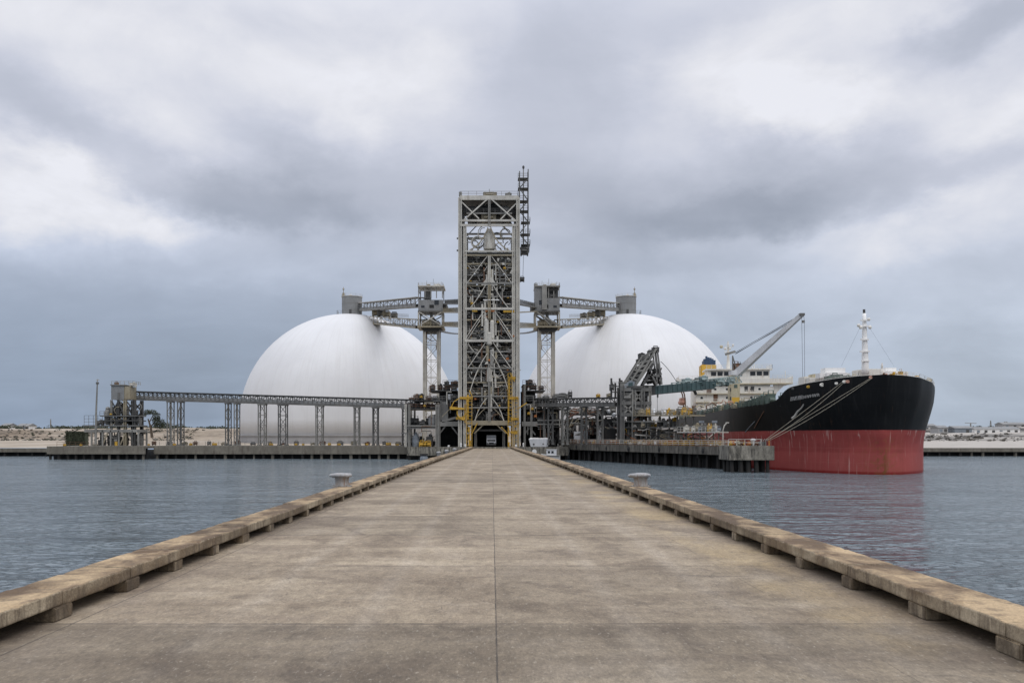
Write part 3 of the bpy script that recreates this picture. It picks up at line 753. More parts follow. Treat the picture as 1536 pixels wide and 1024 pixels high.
# ------------------------------------------------------------------ transfer towers
def make_transfer(px, mir, label):
    Y = 300.0; s = -1 if mir else 1; x = X(px, Y); k = Y / F
    zr, zc, zp, zg = Z(432, Y), Z(468, Y), Z(491, Y), .5
    w = 18.2 * k; dp = 4.2
    root = thing('transfer_tower', (x, Y, zg), label, 'transfer tower', 'transfer towers beside the steel tower')
    # cabin: walls left open under the eaves on the inner side
    MB().box(x - w, x + w, Y - dp, Y + dp, zc, zc + (4.2 if mir else 3.6)).build('cabin_wall', 'grey_cladding', root)
    if not mir:
        u = MB()
        u.beam((x + w * .97, Y - dp + .1, zr - 1.6), (x + w * .97, Y + dp - .1, zr - 1.6), .25); u.beam((x - w * .97, Y - dp + .1, zr - 1.6), (x - w * .97, Y + dp - .1, zr - 1.6), .25)
        for px2 in (-1, -.45, .05, .5, 1): u.beam((x + w * px2 * .97, Y - dp + .1, zc + 4.2), (x + w * px2 * .97, Y - dp + .1, zr), .3)
        for px2 in (-1, 1): u.beam((x + w * px2 * .97, Y + dp - .1, zc + 4.2), (x + w * px2 * .97, Y + dp - .1, zr), .3)
        u.beam((x - w, Y - dp + .1, zr - 1.6), (x + w, Y - dp + .1, zr - 1.6), .25); u.build('post_frame', 'grey_steel', root)
        MB().box(x - w * .55, x - w * .05, Y - dp + 1.8, Y + dp - 1, zc + 4.2, zr - 1.2).build('inner_housing', 'mid_steel', root)
    else:
        MB().box(x - w, x - w * .35, Y - dp, Y + dp, zc + 4.2, zr - .3).build('upper_wall', 'grey_cladding', root)
        MB().box(x - w * .35, x + w * .9, Y - dp + 1.6, Y + dp, zc + 4.2, zr - .3).build('inner_wall', 'mid_steel', root)
        for px2 in (.1, .52, .95): MB().beam((x + w * px2, Y - dp + .12, zc + 4.2), (x + w * px2, Y - dp + .12, zr - .3), .28).build('post', 'grey_steel', root)
        machine(root, x + w * .45, Y - dp + .9, zc + 4.2, 2.2, 1.2, 1.8, 'dark_steel'); machine(root, x - w * .9, Y, zr + .1, 1.2, 1.4, 1.6, 'grey_steel', 'roof_unit')
        MB().box(x - w * .45, x - w * .05, Y - dp - .6, Y - dp, zc + .2, zr).build('duct', 'grey_steel', root)
        MB().box(x + w * .2, x + w * .85, Y - dp - .05, Y - dp + .3, zr - 1.7, zr - .7).build('louvre', 'black_gap', root)
    MB().box(x - w * 1.03, x + w * (1.12 if not mir else 1.03), Y - dp - .5, Y + dp + .5, zr - .3, zr + .15).build('roof', 'pale_steel' if not mir else 'grey_steel', root)
    for wx, wz, ww, wh, mt in ((-.62, .9, .28, .75, 'glass_dark'), (.1, .8, .36, 1.1, 'black_gap'), (.5, 1.9, .35, 1.5, 'glass_dark')):
        MB().box(x + s * w * wx - w * ww / 2, x + s * w * wx + w * ww / 2, Y - dp - .05, Y - dp + .1, zc + wz, zc + wz + wh).build('window', mt, root)
    rr = MB(); rr.rail([(x - w, Y - dp, zr + .15), (x + w, Y - dp, zr + .15), (x + w, Y + dp, zr + .15), (x - w, Y + dp, zr + .15), (x - w, Y - dp, zr + .15)], 1.0, 1.5, .07); rr.build('roof_rail', 'pale_steel', root)
    machine(root, x + w * .5, Y - 1, zr + .1, 2.0, 1.6, 1.2, 'pale_steel', 'roof_unit'); machine(root, x - w * .2, Y - 2, zr + .1, 1.2, 1.2, .8, 'tan_steel', 'roof_unit')
    for sy in (-.5, .6): machine(root, x + s * w * 1.18, Y + sy * dp, zc + .4, 1.4, 1.5, 2.3, 'mid_steel', 'side_unit')
    for qx, h in ((-.4, 2.6), (.15, 3.2), (.8, 2.2)):
        MB().tube([(x + w * qx, Y, zr), (x + w * qx + .1, Y, zr + h)], .06, 5).build('aerial', 'grey_steel', root)
    MB().box(x - w * 1.02, x + w * 1.02, Y - dp - .2, Y + dp + .2, zc - .5, zc).build('cabin_floor', 'mid_steel', root)
    # braced storey between cabin and platform
    for xs in (-.97, .97):
        for ys in (-1, 1): MB().hbeam((x + xs * w, Y + ys * dp, zp), (x + xs * w, Y + ys * dp, zc - .5), .5).build('column', 'pale_steel', root)
    for ys in (-1, 1):
        br = MB(); A, B_ = (x - w * .9, Y + ys * dp, zp + .2), (x + w * .9, Y + ys * dp, zc - .6)
        C_, D_ = (x + w * .9, Y + ys * dp, zp + .2), (x - w * .9, Y + ys * dp, zc - .6)
        if not mir: br.beam(A, B_, .34); br.beam(C_, D_, .30)
        else: br.beam(D_, C_, .8, .5); br.beam((x - w * .8, Y + ys * dp, zc - .6), (x + w * .3, Y + ys * dp, zp), .35)
        br.build('brace', 'pale_steel' if not mir else 'grey_steel', root)
    machine(root, x - w * .35, Y - .5, zp + .2, w * .8, 3, 2.4, 'tan_steel')
    machine(root, x + w * .42, Y - 1.2, zp + .2, w * .6, 2.4, 1.8, 'mid_steel')
    machine(root, x, Y + 1.4, zp + .2, w * .7, 2.4, 3.4, 'dark_steel')
    MB().beam((x, Y - 1, zc - .5), (x + .4, Y - 1.2, zp + 1), 1.0, 1.0).build('chute', 'grey_steel', root)
    MB().box(x - w * 1.06, x + w * 1.1, Y - dp - .6, Y + dp + .6, zp - .6, zp).build('platform', 'tan_steel', root)
    MB().prism([(x - w * .8, Y - dp, zp - .6), (x + w * .9, Y - dp, zp - .6), (x + w * .6, Y - dp, zp - 1.9), (x - w * .5, Y - dp, zp - 1.9)], (0, 2 * dp, 0)).build('hopper', 'black_gap', root)
    r2 = MB(); r2.rail([(x - w * 1.06, Y - dp - .6, zp), (x + w * 1.1, Y - dp - .6, zp)], 1.1, 1.2, .08); r2.build('platform_rail', 'tan_steel', root)
    # white tower legs, lightly braced
    xa, xb = x - s * w * .52, x + s * w * .62
    for xs in (xa, xb):
        for ys in (-1, 1): MB().hbeam((xs, Y + ys * dp * .8, zg - .2), (xs, Y + ys * dp * .8, zp - .5), .95).build('leg', 'pale_steel', root)
    br = MB(); n = 7
    for i in range(n):
        za, zb = zg + (zp - zg) * i / n, zg + (zp - zg) * (i + 1) / n
        a, c = (xa, xb) if i % 2 else (xb, xa)
        for ys in (-.8, .8):
            br.beam((a, Y + ys * dp, za), (c, Y + ys * dp, zb), .16); br.beam((c, Y + ys * dp, za), (a, Y + ys * dp, zb), .12)
            if i: br.beam((xa, Y + ys * dp, za), (xb, Y + ys * dp, za), .2)
        if i: br.beam((xa, Y - .8 * dp, za), (xa, Y + .8 * dp, za), .2); br.beam((xb, Y - .8 * dp, za), (xb, Y + .8 * dp, za), .2)
    br.build('leg_bracing', 'pale_steel', root)
    pr = [(xa + s * .6, Y - 2, zp - 1.5), (xa + s * .9, Y - 2.4, zp - 4), (x + s * .5, Y - 2.6, zp - 5), (xb - s * .5, Y - 2.4, zp - 4.6), (xb - s * .8, Y - 2.2, zp - 8)]
    MB().tube(pr, .14, 6).build('pipe', 'rust_steel', root)
    MB().tube([(x, Y - 2.2, zp - 1.8), (x + .1, Y - 2.2, zg + 6)], .1, 6).build('pipe', 'pale_steel', root)
    return x, w
TX1, TW1 = make_transfer(647, False, 'transfer tower with an open-sided cabin on white legs left of the steel tower')
TX2, TW2 = make_transfer(820, True, 'transfer tower with a closed cabin and thick diagonal strut right of the steel tower')

def top_bridge(px_a, ya, yb_, xt, sgn, label, low=None):
    a = P(px_a, ya, 379); b = V(xt + sgn * TW1, 302, Z(yb_, 302))
    root = thing('conveyor_bridge', (a + b) / 2, label, 'conveyor bridge', 'conveyor bridges from the domes to the transfer towers')
    gallery(root, a, b, 3.0, 3.35, 16, side='grey_cladding', frame='grey_steel', roofm='pale_steel', panel=.42, roof_over=.2)
    return root
top_bridge(542, 466.5, 460.8, TX1, -1, 'sloping enclosed conveyor bridge from the left dome crown to its transfer tower')
top_bridge(925, 466.5, 460.5, TX2, 1, 'sloping enclosed conveyor bridge from the right dome crown to its transfer tower')

def low_bridge(px_a, ya, xt, sgn, label):
    a = P(px_a, ya, 366); b = V(xt + sgn * TW1, 301, Z(493, 301))
    root = thing('service_bridge', (a + b) / 2, label, 'service bridge', 'lower bridges running into the dome shoulders')
    gallery(root, a, b, 3.0, 3.1, 10, side='grey_steel', frame='tan_steel', roofm='tan_steel', panel=.3, roof_over=.1)
    d = b - a
    for i, t in enumerate((.08, .2, .33, .5)):
        p = a + d * t; machine(root, p.x, p.y, p.z + 3.3, 3.4 - .3 * i, 2.6, 3.6 - .5 * i, ('tan_steel', 'mid_steel', 'tan_steel', 'grey_steel')[i])
    rr = MB(); rr.rail([a + V(0, -1.5, 3.4), a + d * .8 + V(0, -1.5, 3.4)], 1.2, 1.6, .08); rr.build('roof_rail', 'tan_steel', root)
    return root
low_bridge(560, 486, TX1, -1, 'lower bridge with rusty roof machinery from the left dome to its transfer tower')
low_bridge(906, 487, TX2, 1, 'lower bridge with rusty roof machinery from the right dome to its transfer tower')

# ------------------------------------------------------------------ main steel tower
TY0, TY1 = 228.0, 243.0; TS = TY0 / F
def tz(y): return Z(y, TY0)
def tx(x): return X(x, TY0)
def make_tower():
    r = random.Random(21)
    root = thing('steel_tower', (tx(735), (TY0 + TY1) / 2, .35), 'tall open lattice steel tower with a vehicle passage at the end of the pier', 'industrial tower')
    xl, xr = tx(690), tx(777); il, ir = tx(697.5), tx(770.5); xc = tx(734); zt = tz(297)
    def p(name, mt, b): return b.build(name, mt, root)
    for x in (xl, xr):
        for y in (TY0, TY1): p('column', 'pale_steel', MB().hbeam((x, y, .35), (x, y, zt), .95))
    for x in (il, ir):
        for y in (TY0 + .1, TY1 - .1): p('inner_column', 'pale_steel', MB().hbeam((x, y, .35), (x, y, tz(338)), .85))
    # ladder-like ties between the paired columns
    for xa, xb in ((xl, il), (ir, xr)):
        b = MB(); z = tz(338); i = 0
        while z > 1.5:
            b.box(min(xa, xb) + .3, max(xa, xb) - .3, TY0 - .15, TY0 + .15, z - .5, z); z -= r.choice((1.1, 1.4, 1.9)); i += 1
        p('column_tie', 'dark_steel', b)
        for y in (TY0 + 5, TY0 + 10):
            p('side_post', 'mid_steel', MB().hbeam(((xa + xb) / 2, y, .35), ((xa + xb) / 2, y, zt), .6))
    # storey girders
    lev = [297, 331, 338, 377, 383, 425, 463, 511, 552, 594, 611, 634]
    for i, y in enumerate(lev):
        th = {297: 1.15, 634: 1.2, 463: .6, 511: .6, 331: .5, 338: .6}.get(y, .36)
        xa, xb = (xl, xr) if y <= 338 else (il, ir)
        mt = 'pale_steel' if y in (331, 338, 377, 463, 511) else ('tan_steel' if y in (383, 634) else 'grey_steel')
        if y == 297: mt = 'pale_steel'
        for yy in (TY0 - .05, TY1 + .05): p('girder', mt, MB().beam((xa, yy, tz(y)), (xb, yy, tz(y)), .5, th))
        for xs in (xl, xr): p('side_girder', mt, MB().beam((xs, TY0, tz(y)), (xs, TY1, tz(y)), .4, th * .8))
    # front and rear chevron braces
    def chev(y0, y1, spread0, spread1, w, mt, bow=0.0, yy=TY0 - .1):
        for s in (-1, 1):
            a, c = V(xc + s * spread0 * TS, yy, tz(y0)), V(xc + s * spread1 * TS, yy, tz(y1))
            m = (a + c) / 2 + V(s * bow, 0, bow)
            pts = bez(a, m, c, 6); b = MB()
            for u, v in zip(pts, pts[1:]): b.beam(u, v, w * .58)
            p('brace', mt, b)
    chev(299, 330, 3, 38, .55, 'pale_steel')
    chev(341, 376, 2, 30, .45, 'tan_steel', -1.2)
    chev(384, 424, 3, 33, .30, 'pale_steel')
    chev(426, 461, 5, 28, .38, 'pale_steel', -.3)
    chev(467, 509, 8, 36, .32, 'pale_steel', .2)
    chev(480, 511, 14, 34, .26, 'pale_steel')
    chev(514, 560, 6, 38, .34, 'pale_steel')
    chev(530, 592, 3, 30, .36, 'pale_steel', .9)
    chev(552, 611, 14, 34, .24, 'tan_steel', 1.0)
    chev(596, 633, 3, 22, .34, 'pale_steel', .8)
    chev(612, 650, 6, 32, .30, 'tan_steel', .8)
    for y0, y1 in ((299, 338), (341, 377), (384, 425), (427, 463), (465, 511), (513, 552), (554, 594)):
        chev(y0, y1, 3, 40, .4, 'grey_steel', 0, TY1 + .1)
        for xs in (xl, xr): p('side_brace', 'grey_steel', MB().beam((xs, TY0, tz(y0)), (xs, TY1, tz(y1)), .32))
    b = MB(); b.beam((xl + .5, TY0 + .2, tz(303)), (xl + 5, TY0 + .2, tz(328)), .3); p('brace', 'pale_steel', b)
    b = MB(); b.beam((xr - .5, TY0 + .2, tz(305)), (xr - 4.6, TY0 + .2, tz(329)), .3); p('brace', 'pale_steel', b)
    # curved knee braces in the open upper storey
    for cx_, cy_, rad in ((704, 352, 7), (716, 362, 9), (758, 350, 8), (766, 364, 9), (750, 368, 7), (709, 371, 6), (762, 335, 5)):
        c = V(tx(cx_), TY0 + r.uniform(1, 9), tz(cy_)); a0 = r.uniform(0, 6)
        pts = [c + V(math.cos(a0 + t) * rad * TS, 0, math.sin(a0 + t) * rad * TS) for t in [k * .35 for k in range(11)]]
        p('bent_pipe', r.choice(('tan_steel', 'pale_steel')), MB().tube(pts, .15, 6))
    # roof: deck, dark machinery deck hung beneath, rails
    p('roof_deck', 'grey_steel', MB().box(xl, xr, TY0, TY1, zt + .45, zt + .6))
    b = MB(); b.rail([(xl, TY0, zt + .6), (xr, TY0, zt + .6), (xr, TY1, zt + .6), (xl, TY1, zt + .6), (xl, TY0, zt + .6)], 1.15, 2.2, .08); p('roof_rail', 'grey_steel', b)
    machine(root, tx(735), TY0 + 3, zt + .6, 3.4, 3, 1.7, 'tan_steel', 'roof_unit')
    machine(root, tx(763), TY0 + 4, zt + .6, 1.6, 2, 2.0, 'grey_steel', 'roof_unit')
    p('roof_mast', 'grey_steel', MB().tube([(tx(734), TY0 + 3, zt + 1.5), (tx(734), TY0 + 3, zt + 3.2)], .09, 5))
    p('corner_lamp', 'grey_steel', MB().box(xl - .3, xl + .5, TY0, TY0 + .8, zt + .6, zt + 1.6))
    # storeys: floors with machines, drums and pipes
    floors = [(318, .5, 'dark_steel'), (378, .9, 'mid_steel'), (394, .8, 'dark_steel'), (411, .9, 'mid_steel'), (427, .85, 'dark_steel'), (443, .9, 'mid_steel'), (462, 1, 'mid_steel'),
              (478, .9, 'dark_steel'), (495, .95, 'mid_steel'), (511, 1, 'dark_steel'), (526, .95, 'mid_steel'), (541, 1, 'dark_steel'), (556, 1, 'dark_steel'), (572, 1, 'dark_steel'), (588, 1, 'dark_steel'), (610, 1, 'dark_steel'), (633, 1, 'mid_steel')]
    for k, (y, f, mt) in enumerate(floors):
        z = tz(y); x0, x1 = il + .4, ir - .4
        p('floor_plate', mt, MB().box(x0, x1, TY0 + .6, TY1 - .5, z - .12, z))
        e = MB(); e.beam((x0, TY0 + .55, z - .2), (x1, TY0 + .55, z - .2), .16, .42); p('floor_edge', r.choice(('mid_steel', 'grey_steel', 'tan_steel')), e)
        if k < len(floors) - 1:
            q = MB(); q.rail([(x0, TY0 + .5, z), (x1, TY0 + .5, z)], 1.05, 1.5, .06); p('handrail', r.choice(('grey_steel', 'mid_steel', 'tan_steel')), q)
        h = (tz(floors[k - 1][0]) - z) if k else 2.6
        if y == 378: continue
        n = 5 if y > 385 else 4
        for i in range(n):
            w = r.uniform(1.3, 2.7); cx_ = x0 + (i + .5) * (x1 - x0) / n + r.uniform(-.5, .5)
            machine(root, cx_, TY0 + r.uniform(2.2, 5.5), z, w, r.uniform(2, 3.2), h * r.uniform(.55, .93), r.choice(('dark_steel', 'mid_steel', 'dark_steel', 'black_gap', 'grey_steel', 'mid_steel')), r=r)
        if y > 430:
            p('back_panel', r.choice(('dark_steel', 'mid_steel', 'dark_steel')), MB().box(x0, x1, TY1 - 3.2, TY1 - 3.05, z, z + h - .2))  # dark sheet put in for the shaded inside of the frame
        elif y > 385:
            w0 = r.uniform(.15, .5)
            p('back_panel', 'dark_steel', MB().box(x0 + (x1 - x0) * w0, x0 + (x1 - x0) * (w0 + .4), TY1 - 3.2, TY1 - 3.05, z, z + h * .8))  # partial dark sheet, again for interior shade
    # machinery hanging under the roof
    for i, (a, c, y0, y1, dy) in enumerate(((695, 716, 303, 316, 3), (716, 750, 301, 322, 2), (750, 773, 303, 317, 4), (722, 744, 316, 330, 1.6), (700, 712, 312, 319, 6))):
        machine(root, tx((a + c) / 2), TY0 + dy + 1.5, tz(y1), (c - a) * TS, 3.5, tz(y0) - tz(y1), ('dark_steel', 'black_gap', 'dark_steel', 'tan_steel', 'black_gap')[i])
    for s in (-1, 1):
        for j in range(3):
            p('hanger', 'dark_steel', MB().beam((xc + s * (1 + j * 2), TY0 + 4 + j * 3, zt), (xc + s * (5.5 - j), TY0 + 4 + j * 3, tz(326)), .5))
    # long curved cable trays and pipes seen through the frame
    for i in range(26):
        y = r.uniform(388, 600); x0 = r.choice((il + .6, ir - .6)); s = 1 if x0 < xc else -1
        a = V(x0, TY0 + r.uniform(.3, 2), tz(y)); c = V(x0 + s * r.uniform(1.5, 4.5), TY0 + r.uniform(.3, 2), tz(y + r.uniform(8, 26)))
        m = V(a.x + s * r.uniform(0, 4), a.y, c.z + r.uniform(-1, 2))
        p('bent_pipe', r.choice(('grey_steel', 'pale_steel', 'mid_steel', 'tan_steel', 'rust_steel')), MB().tube(bez(a, m, c, 8), r.uniform(.07, .15), 6))
    for i in range(16):
        y = r.uniform(385, 590); x = r.uniform(il + 1, ir - 1)
        p('riser_pipe', r.choice(('grey_steel', 'mid_steel', 'pale_steel', 'rust_steel')), MB().tube([(x, TY0 + .3, tz(y)), (x, TY0 + .3, tz(y + r.uniform(12, 40)))], r.uniform(.09, .2), 6))
    # central spine: silo, slender pipes, tank clusters
    p('silo', 'pale_steel', MB().lathe((xc, TY0 + 2.5, 0), [(.5, tz(376)), (1.5, tz(371)), (1.5, tz(350)), (1.1, tz(345)), (.5, tz(340))], 18))
    p('spine_column', 'pale_steel', MB().hbeam((xc, TY0 - .2, tz(424)), (xc, TY0 - .2, tz(384)), .7))
    p('spine_column', 'tan_steel', MB().hbeam((xc, TY0 - .2, tz(478)), (xc, TY0 - .2, tz(427)), .75))
    p('spine_column', 'grey_steel', MB().hbeam((xc, TY0 - .2, tz(633)), (xc, TY0 - .2, tz(545)), .6))
    p('spine_column', 'grey_steel', MB().hbeam((xc, TY0 - .2, tz(338)), (xc, TY0 - .2, tz(299)), .6))
    for dx, y0, y1, rr, mt in ((-1.1, 452, 478, .3, 'pale_steel'), (1.15, 446, 478, .28, 'pale_steel'), (-.75, 480, 509, .62, 'pale_steel'), (.75, 482, 507, .62, 'pale_steel'), (0, 500, 516, .8, 'pale_steel'), (-.5, 520, 541, .45, 'tan_steel'), (.6, 526, 548, .5, 'grey_steel'), (0, 552, 572, .7, 'pale_steel'), (0, 405, 424, .55, 'tan_steel')):
        z0, z1 = tz(y1), tz(y0)
        p('tank', mt, MB().lathe((xc + dx, TY0 + .3, 0), [(rr * .3, z0 - .5), (rr, z0), (rr, z1), (rr * .55, z1 + .35)], 12))
    p('gusset', 'pale_steel', MB().prism([(xc - 2.2, TY0 - .2, tz(428)), (xc + 2.2, TY0 - .2, tz(428)), (xc + .5, TY0 - .2, tz(416)), (xc - .5, TY0 - .2, tz(416))], (0, .3, 0)))
    p('crosshead', 'white_paint', MB().beam((xc - 1.6, TY0 - .3, tz(450)), (xc + 2.6, TY0 - .3, tz(450)), .25))
    for x0, x1, y in ((728, 742, 466), (708, 716, 466), (755, 772, 467)):
        p('guard', 'orange_paint' if x0 == 728 else 'yellow_paint', MB().box(tx(x0), tx(x1), TY0 - .1, TY0 + .3, tz(y + 1.5), tz(y - 1.5)))
    for x, y, w in ((708, 455, 4), (770, 504, 4), (761, 538, 4), (733, 540, 4), (757, 402, 4), (713, 598, 3)):
        machine(root, tx(x), TY0 + .4, tz(y + w / 2), w * TS, .8, w * TS * 1.1, 'yellow_paint' if w == 4 and x < 760 and y < 460 else 'orange_paint', 'valve')
    # small stuff filling the frame: struts, brackets, ducts, hoses
    for i in range(95):
        y = r.uniform(384, 628); x = r.uniform(il + .6, ir - .6); a = V(x, TY0 + r.uniform(.1, 3), tz(y))
        c = a + V(r.uniform(-2.4, 2.4), r.uniform(-.5, .5), r.uniform(-1.8, 1.8))
        p('strut', r.choice(('grey_steel', 'pale_steel', 'mid_steel', 'mid_steel', 'pale_steel', 'tan_steel')), MB().beam(a, c, r.uniform(.10, .22)))
    for i in range(95):
        y = r.uniform(384, 630); x = r.uniform(il + .8, ir - .8); rad = r.uniform(.35, 1.4); a0 = r.uniform(0, 6.3); ln = r.uniform(2, 5)
        c = V(x, TY0 + r.uniform(.2, 2.5), tz(y))
        p('hose', r.choice(('grey_steel', 'mid_steel', 'pale_steel', 'rust_steel', 'dark_steel')), MB().tube([c + V(math.cos(a0 + ln * k / 8) * rad, 0, math.sin(a0 + ln * k / 8) * rad * r.uniform(.9, 1.1)) for k in range(9)], r.uniform(.06, .13), 5))
    for i in range(90):
        y = r.uniform(386, 630); x = r.uniform(il + .8, ir - .8); sx, sz = r.uniform(.3, 1.2), r.uniform(.3, 1.5)
        c = V(x, TY0 + r.uniform(.7, 3.5), tz(y))
        b = MB().box(c.x - sx / 2, c.x + sx / 2, c.y, c.y + r.uniform(.4, 1.2), c.z, c.z + sz); b.beam((c.x, c.y + .3, c.z + sz * .9), (c.x, c.y + .3, c.z + sz + r.uniform(.2, .8)), .12)
        p('junction_box', r.choice(('dark_steel', 'black_gap', 'mid_steel', 'dark_steel', 'grey_steel', 'black_gap', 'pale_steel')), b)
    for nm, cnt, y0 in (('tie_rod', 95, 384), ('cable_tray', 90, 384), ('bracket', 90, 384)):
        for i in range(cnt):
            y = r.uniform(y0, 600); x = r.uniform(il + .5, ir - .5); a = V(x, TY0 + r.uniform(-.1, .8), tz(y)); b = MB()
            if nm == 'tie_rod': b.tube([a, a + V(r.uniform(-2, 2), 0, r.uniform(-2.2, 2.2))], r.uniform(.05, .1), 5)
            elif nm == 'cable_tray': b.box(a.x, a.x + r.uniform(.8, 3), a.y, a.y + .3, a.z, a.z + r.uniform(.12, .28))
            else: e = r.uniform(.4, 1.1); b.prism([a, a + V(e, 0, 0), a + V(r.uniform(0, e), 0, r.choice((-1, 1)) * r.uniform(.4, 1.2))], (0, .12, 0))
            p(nm, r.choice(('pale_steel', 'pale_steel', 'grey_steel', 'tan_steel', 'grey_steel', 'mid_steel')), b)
    for i in range(30):
        y = r.uniform(386, 600); s_ = r.choice((-1, 1)); x = xc + s_ * r.uniform(.2, 2.2)
        p('spine_pipe', r.choice(('pale_steel', 'pale_steel', 'tan_steel', 'grey_steel')), MB().tube([(x, TY0 + r.uniform(-.1, .4), tz(y)), (x, TY0 + .2, tz(y + r.uniform(14, 36)))], r.uniform(.12, .3), 6))
    for i in range(22):
        y = r.uniform(342, 374); x = r.uniform(il + .6, ir - .6); rad = r.uniform(.7, 2.2); a0 = r.uniform(0, 6.3); ln = r.uniform(1.5, 4)
        c = V(x, TY0 + r.uniform(.2, 12), tz(y))
        p('arched_rib', r.choice(('pale_steel', 'tan_steel', 'pale_steel', 'grey_steel')), MB().tube([c + V(math.cos(a0 + ln * k / 8) * rad, 0, math.sin(a0 + ln * k / 8) * rad) for k in range(9)], r.uniform(.08, .17), 5))
    for i in range(14):
        y = r.uniform(303, 328); x = r.uniform(xl + 1, xr - 1); a = V(x, TY0 + r.uniform(1, 10), tz(y)); c = a + V(r.uniform(-3.5, 3.5), r.uniform(-1, 1), r.uniform(-1.5, 1.5))
        p('roof_strut', r.choice(('dark_steel', 'black_gap', 'tan_steel', 'dark_steel')), MB().beam(a, c, r.uniform(.2, .6)))
    # stair tower and mast on the right flank
    sx0, sx1 = tx(779.5), tx(792.5); sy0, sy1 = TY0 + 1, TY0 + 3.4
    for x in (sx0, sx1):
        for y in (sy0, sy1): p('mast_post', 'mid_steel', MB().tube([(x, y, tz(378 if x == sx1 else 420)), (x, y, tz(255 if x == sx0 else 252))], .13, 6))
    p('mast_pole', 'grey_steel', MB().tube([(tx(785.5), sy0 + 1, tz(378)), (tx(785.5), sy0 + 1, tz(247))], .2, 8, r2=.13))
    p('mast_tip', 'dark_steel', MB().lathe((tx(785.5), sy0 + 1, tz(250)), [(.16, 0), (.3, .2), (.3, .7), (.1, .9)], 8))
    for i, y in enumerate((265, 280, 299, 314, 331, 349, 365)):
        a, c = (sx0 - .4, sx1) if i < 4 else (sx0 + .4, sx1 + .5)
        p('landing', 'dark_steel', MB().box(a, c, sy0 - .2, sy1 + .2, tz(y) - .18, tz(y)))
        q = MB(); q.rail([(a, sy0 - .2, tz(y)), (c, sy0 - .2, tz(y)), (c, sy1 + .2, tz(y))], 1.1, 1.1, .08); p('landing_rail', 'mid_steel', q)
        if i:
            p('stair', 'mid_steel', MB().beam((sx0 if i % 2 else sx1, sy0 + .4, tz(y)), (sx1 if i % 2 else sx0, sy0 + .4, tz((265, 280, 299, 314, 331, 349, 365)[i - 1])), .5, .2))
    machine(root, tx(787), sy0 + 1, tz(381), 2.1, 2, 2.6, 'dark_steel', 'winch_box'); machine(root, tx(791), sy0 + 1, tz(376), 1.2, 1.6, 2.0, 'dark_steel', 'winch_box')
    p('hoist_rope', 'mid_steel', MB().tube([(tx(785.5), sy0, tz(382)), (tx(784.5), sy0, tz(414))], .06, 5))
    machine(root, tx(783.5), sy0 + 1, tz(421), 1.2, 1.2, 1.5, 'dark_steel', 'winch_box')
    for x, y in ((686.5, 377), (686.6, 359)): machine(root, tx(x), TY0, tz(y), .5, .6, .5, 'mid_steel', 'lamp_box')
    # foot: yellow guarded legs, booms, passage
    for x0, x1, y0, y1 in ((700.5, 706.5, 592, 628), (702, 708, 640, 660), (763, 767, 566, 600), (762, 766.5, 600, 634), (762, 766, 640, 653), (703, 711, 660, 671), (762, 767, 663, 671), (697, 700, 606, 634)):
        x1 = x0 + (x1 - x0) * .45
        p('leg_guard', 'yellow_paint', MB().box(tx(x0), tx(x1), TY0 - .55, TY0 + .2, tz(y1), tz(y0)))
    for x0, x1, y in ((690, 709, 597), (764, 777, 597), (766, 776, 648), (766, 778, 628), (684, 698, 627), (765, 773, 567)):
        p('guard_band', 'yellow_paint', MB().box(tx(x0), tx(x1), TY0 - .65, TY0 - .1, tz(y + 2), tz(y - 2)))
    p('boom', 'yellow_paint', MB().beam((tx(697), TY0 - .6, tz(613)), (tx(675), TY0 - 1.2, tz(612)), .5, .4, .6, .8))
    b = MB()
    for u, v in zip(*(lambda q: (q, q[1:]))([P(676, 612, TY0 - 1), P(681, 602, TY0 - 1), P(689, 597, TY0 - 1), P(697, 597, TY0 - 1)])): b.beam(u, v, .2)
    p('boom_stay', 'yellow_paint', b)
    p('boom_rope', 'tan_steel', MB().tube(bez(P(675, 613, TY0 - 1), P(670, 618, TY0 - 1), P(663, 625, TY0 - 1), 5), .09, 5))
    p('boom_hose', 'yellow_paint', MB().tube(bez(P(686, 616, TY0 - 1), P(684, 626, TY0 - 1), P(696, 630, TY0 - 1), 6), .16, 6))
    p('sign', 'blue_grey', MB().box(tx(698.5), tx(704), TY0 - .7, TY0 - .56, tz(651), tz(648.5)))
    for xa, xb, ya, yb in ((700, 708, 596, 671), (762, 768, 560, 671), (771, 777, 596, 671)):
        b = MB()
        for x in (xa, xb): b.beam((tx(x), TY0 - .8, tz(ya)), (tx(x), TY0 - .8, tz(yb)), .13)
        yy = ya
        while yy < yb: b.beam((tx(xa), TY0 - .8, tz(yy)), (tx(xb), TY0 - .8, tz(yy)), .11); yy += 5.5
        p('yellow_ladder', 'yellow_paint', b)
    for a_, c_ in (((716, 634), (707, 652)), ((752, 640), (763, 652)), ((704, 585), (709, 596)), ((765, 560), (772, 572)), ((778, 612), (790, 604)), ((690, 630), (701, 618)), ((771, 640), (779, 634))):
        p('yellow_strut', 'yellow_paint', MB().beam(P(a_[0], a_[1], TY0 - .5), P(c_[0], c_[1], TY0 - .5), .24))
    for i in range(26):
        y = r.uniform(392, 632); machine(root, r.uniform(il + .6, ir - .6), TY0 + r.uniform(.2, 1), tz(y), r.uniform(.25, .6), .4, r.uniform(.25, .6), r.choice(('yellow_paint', 'orange_paint', 'rust_steel', 'yellow_paint')), 'valve', r=r)
    # vehicle passage under the first floor, near-black lining and closed end added for darkness
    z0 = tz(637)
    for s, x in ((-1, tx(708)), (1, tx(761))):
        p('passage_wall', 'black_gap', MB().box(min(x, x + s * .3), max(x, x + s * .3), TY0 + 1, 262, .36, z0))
        p('passage_pillar', 'grey_steel', MB().hbeam((x - s * .9, TY0 + 3, .36), (x - s * .9, TY0 + 3, z0), .7))
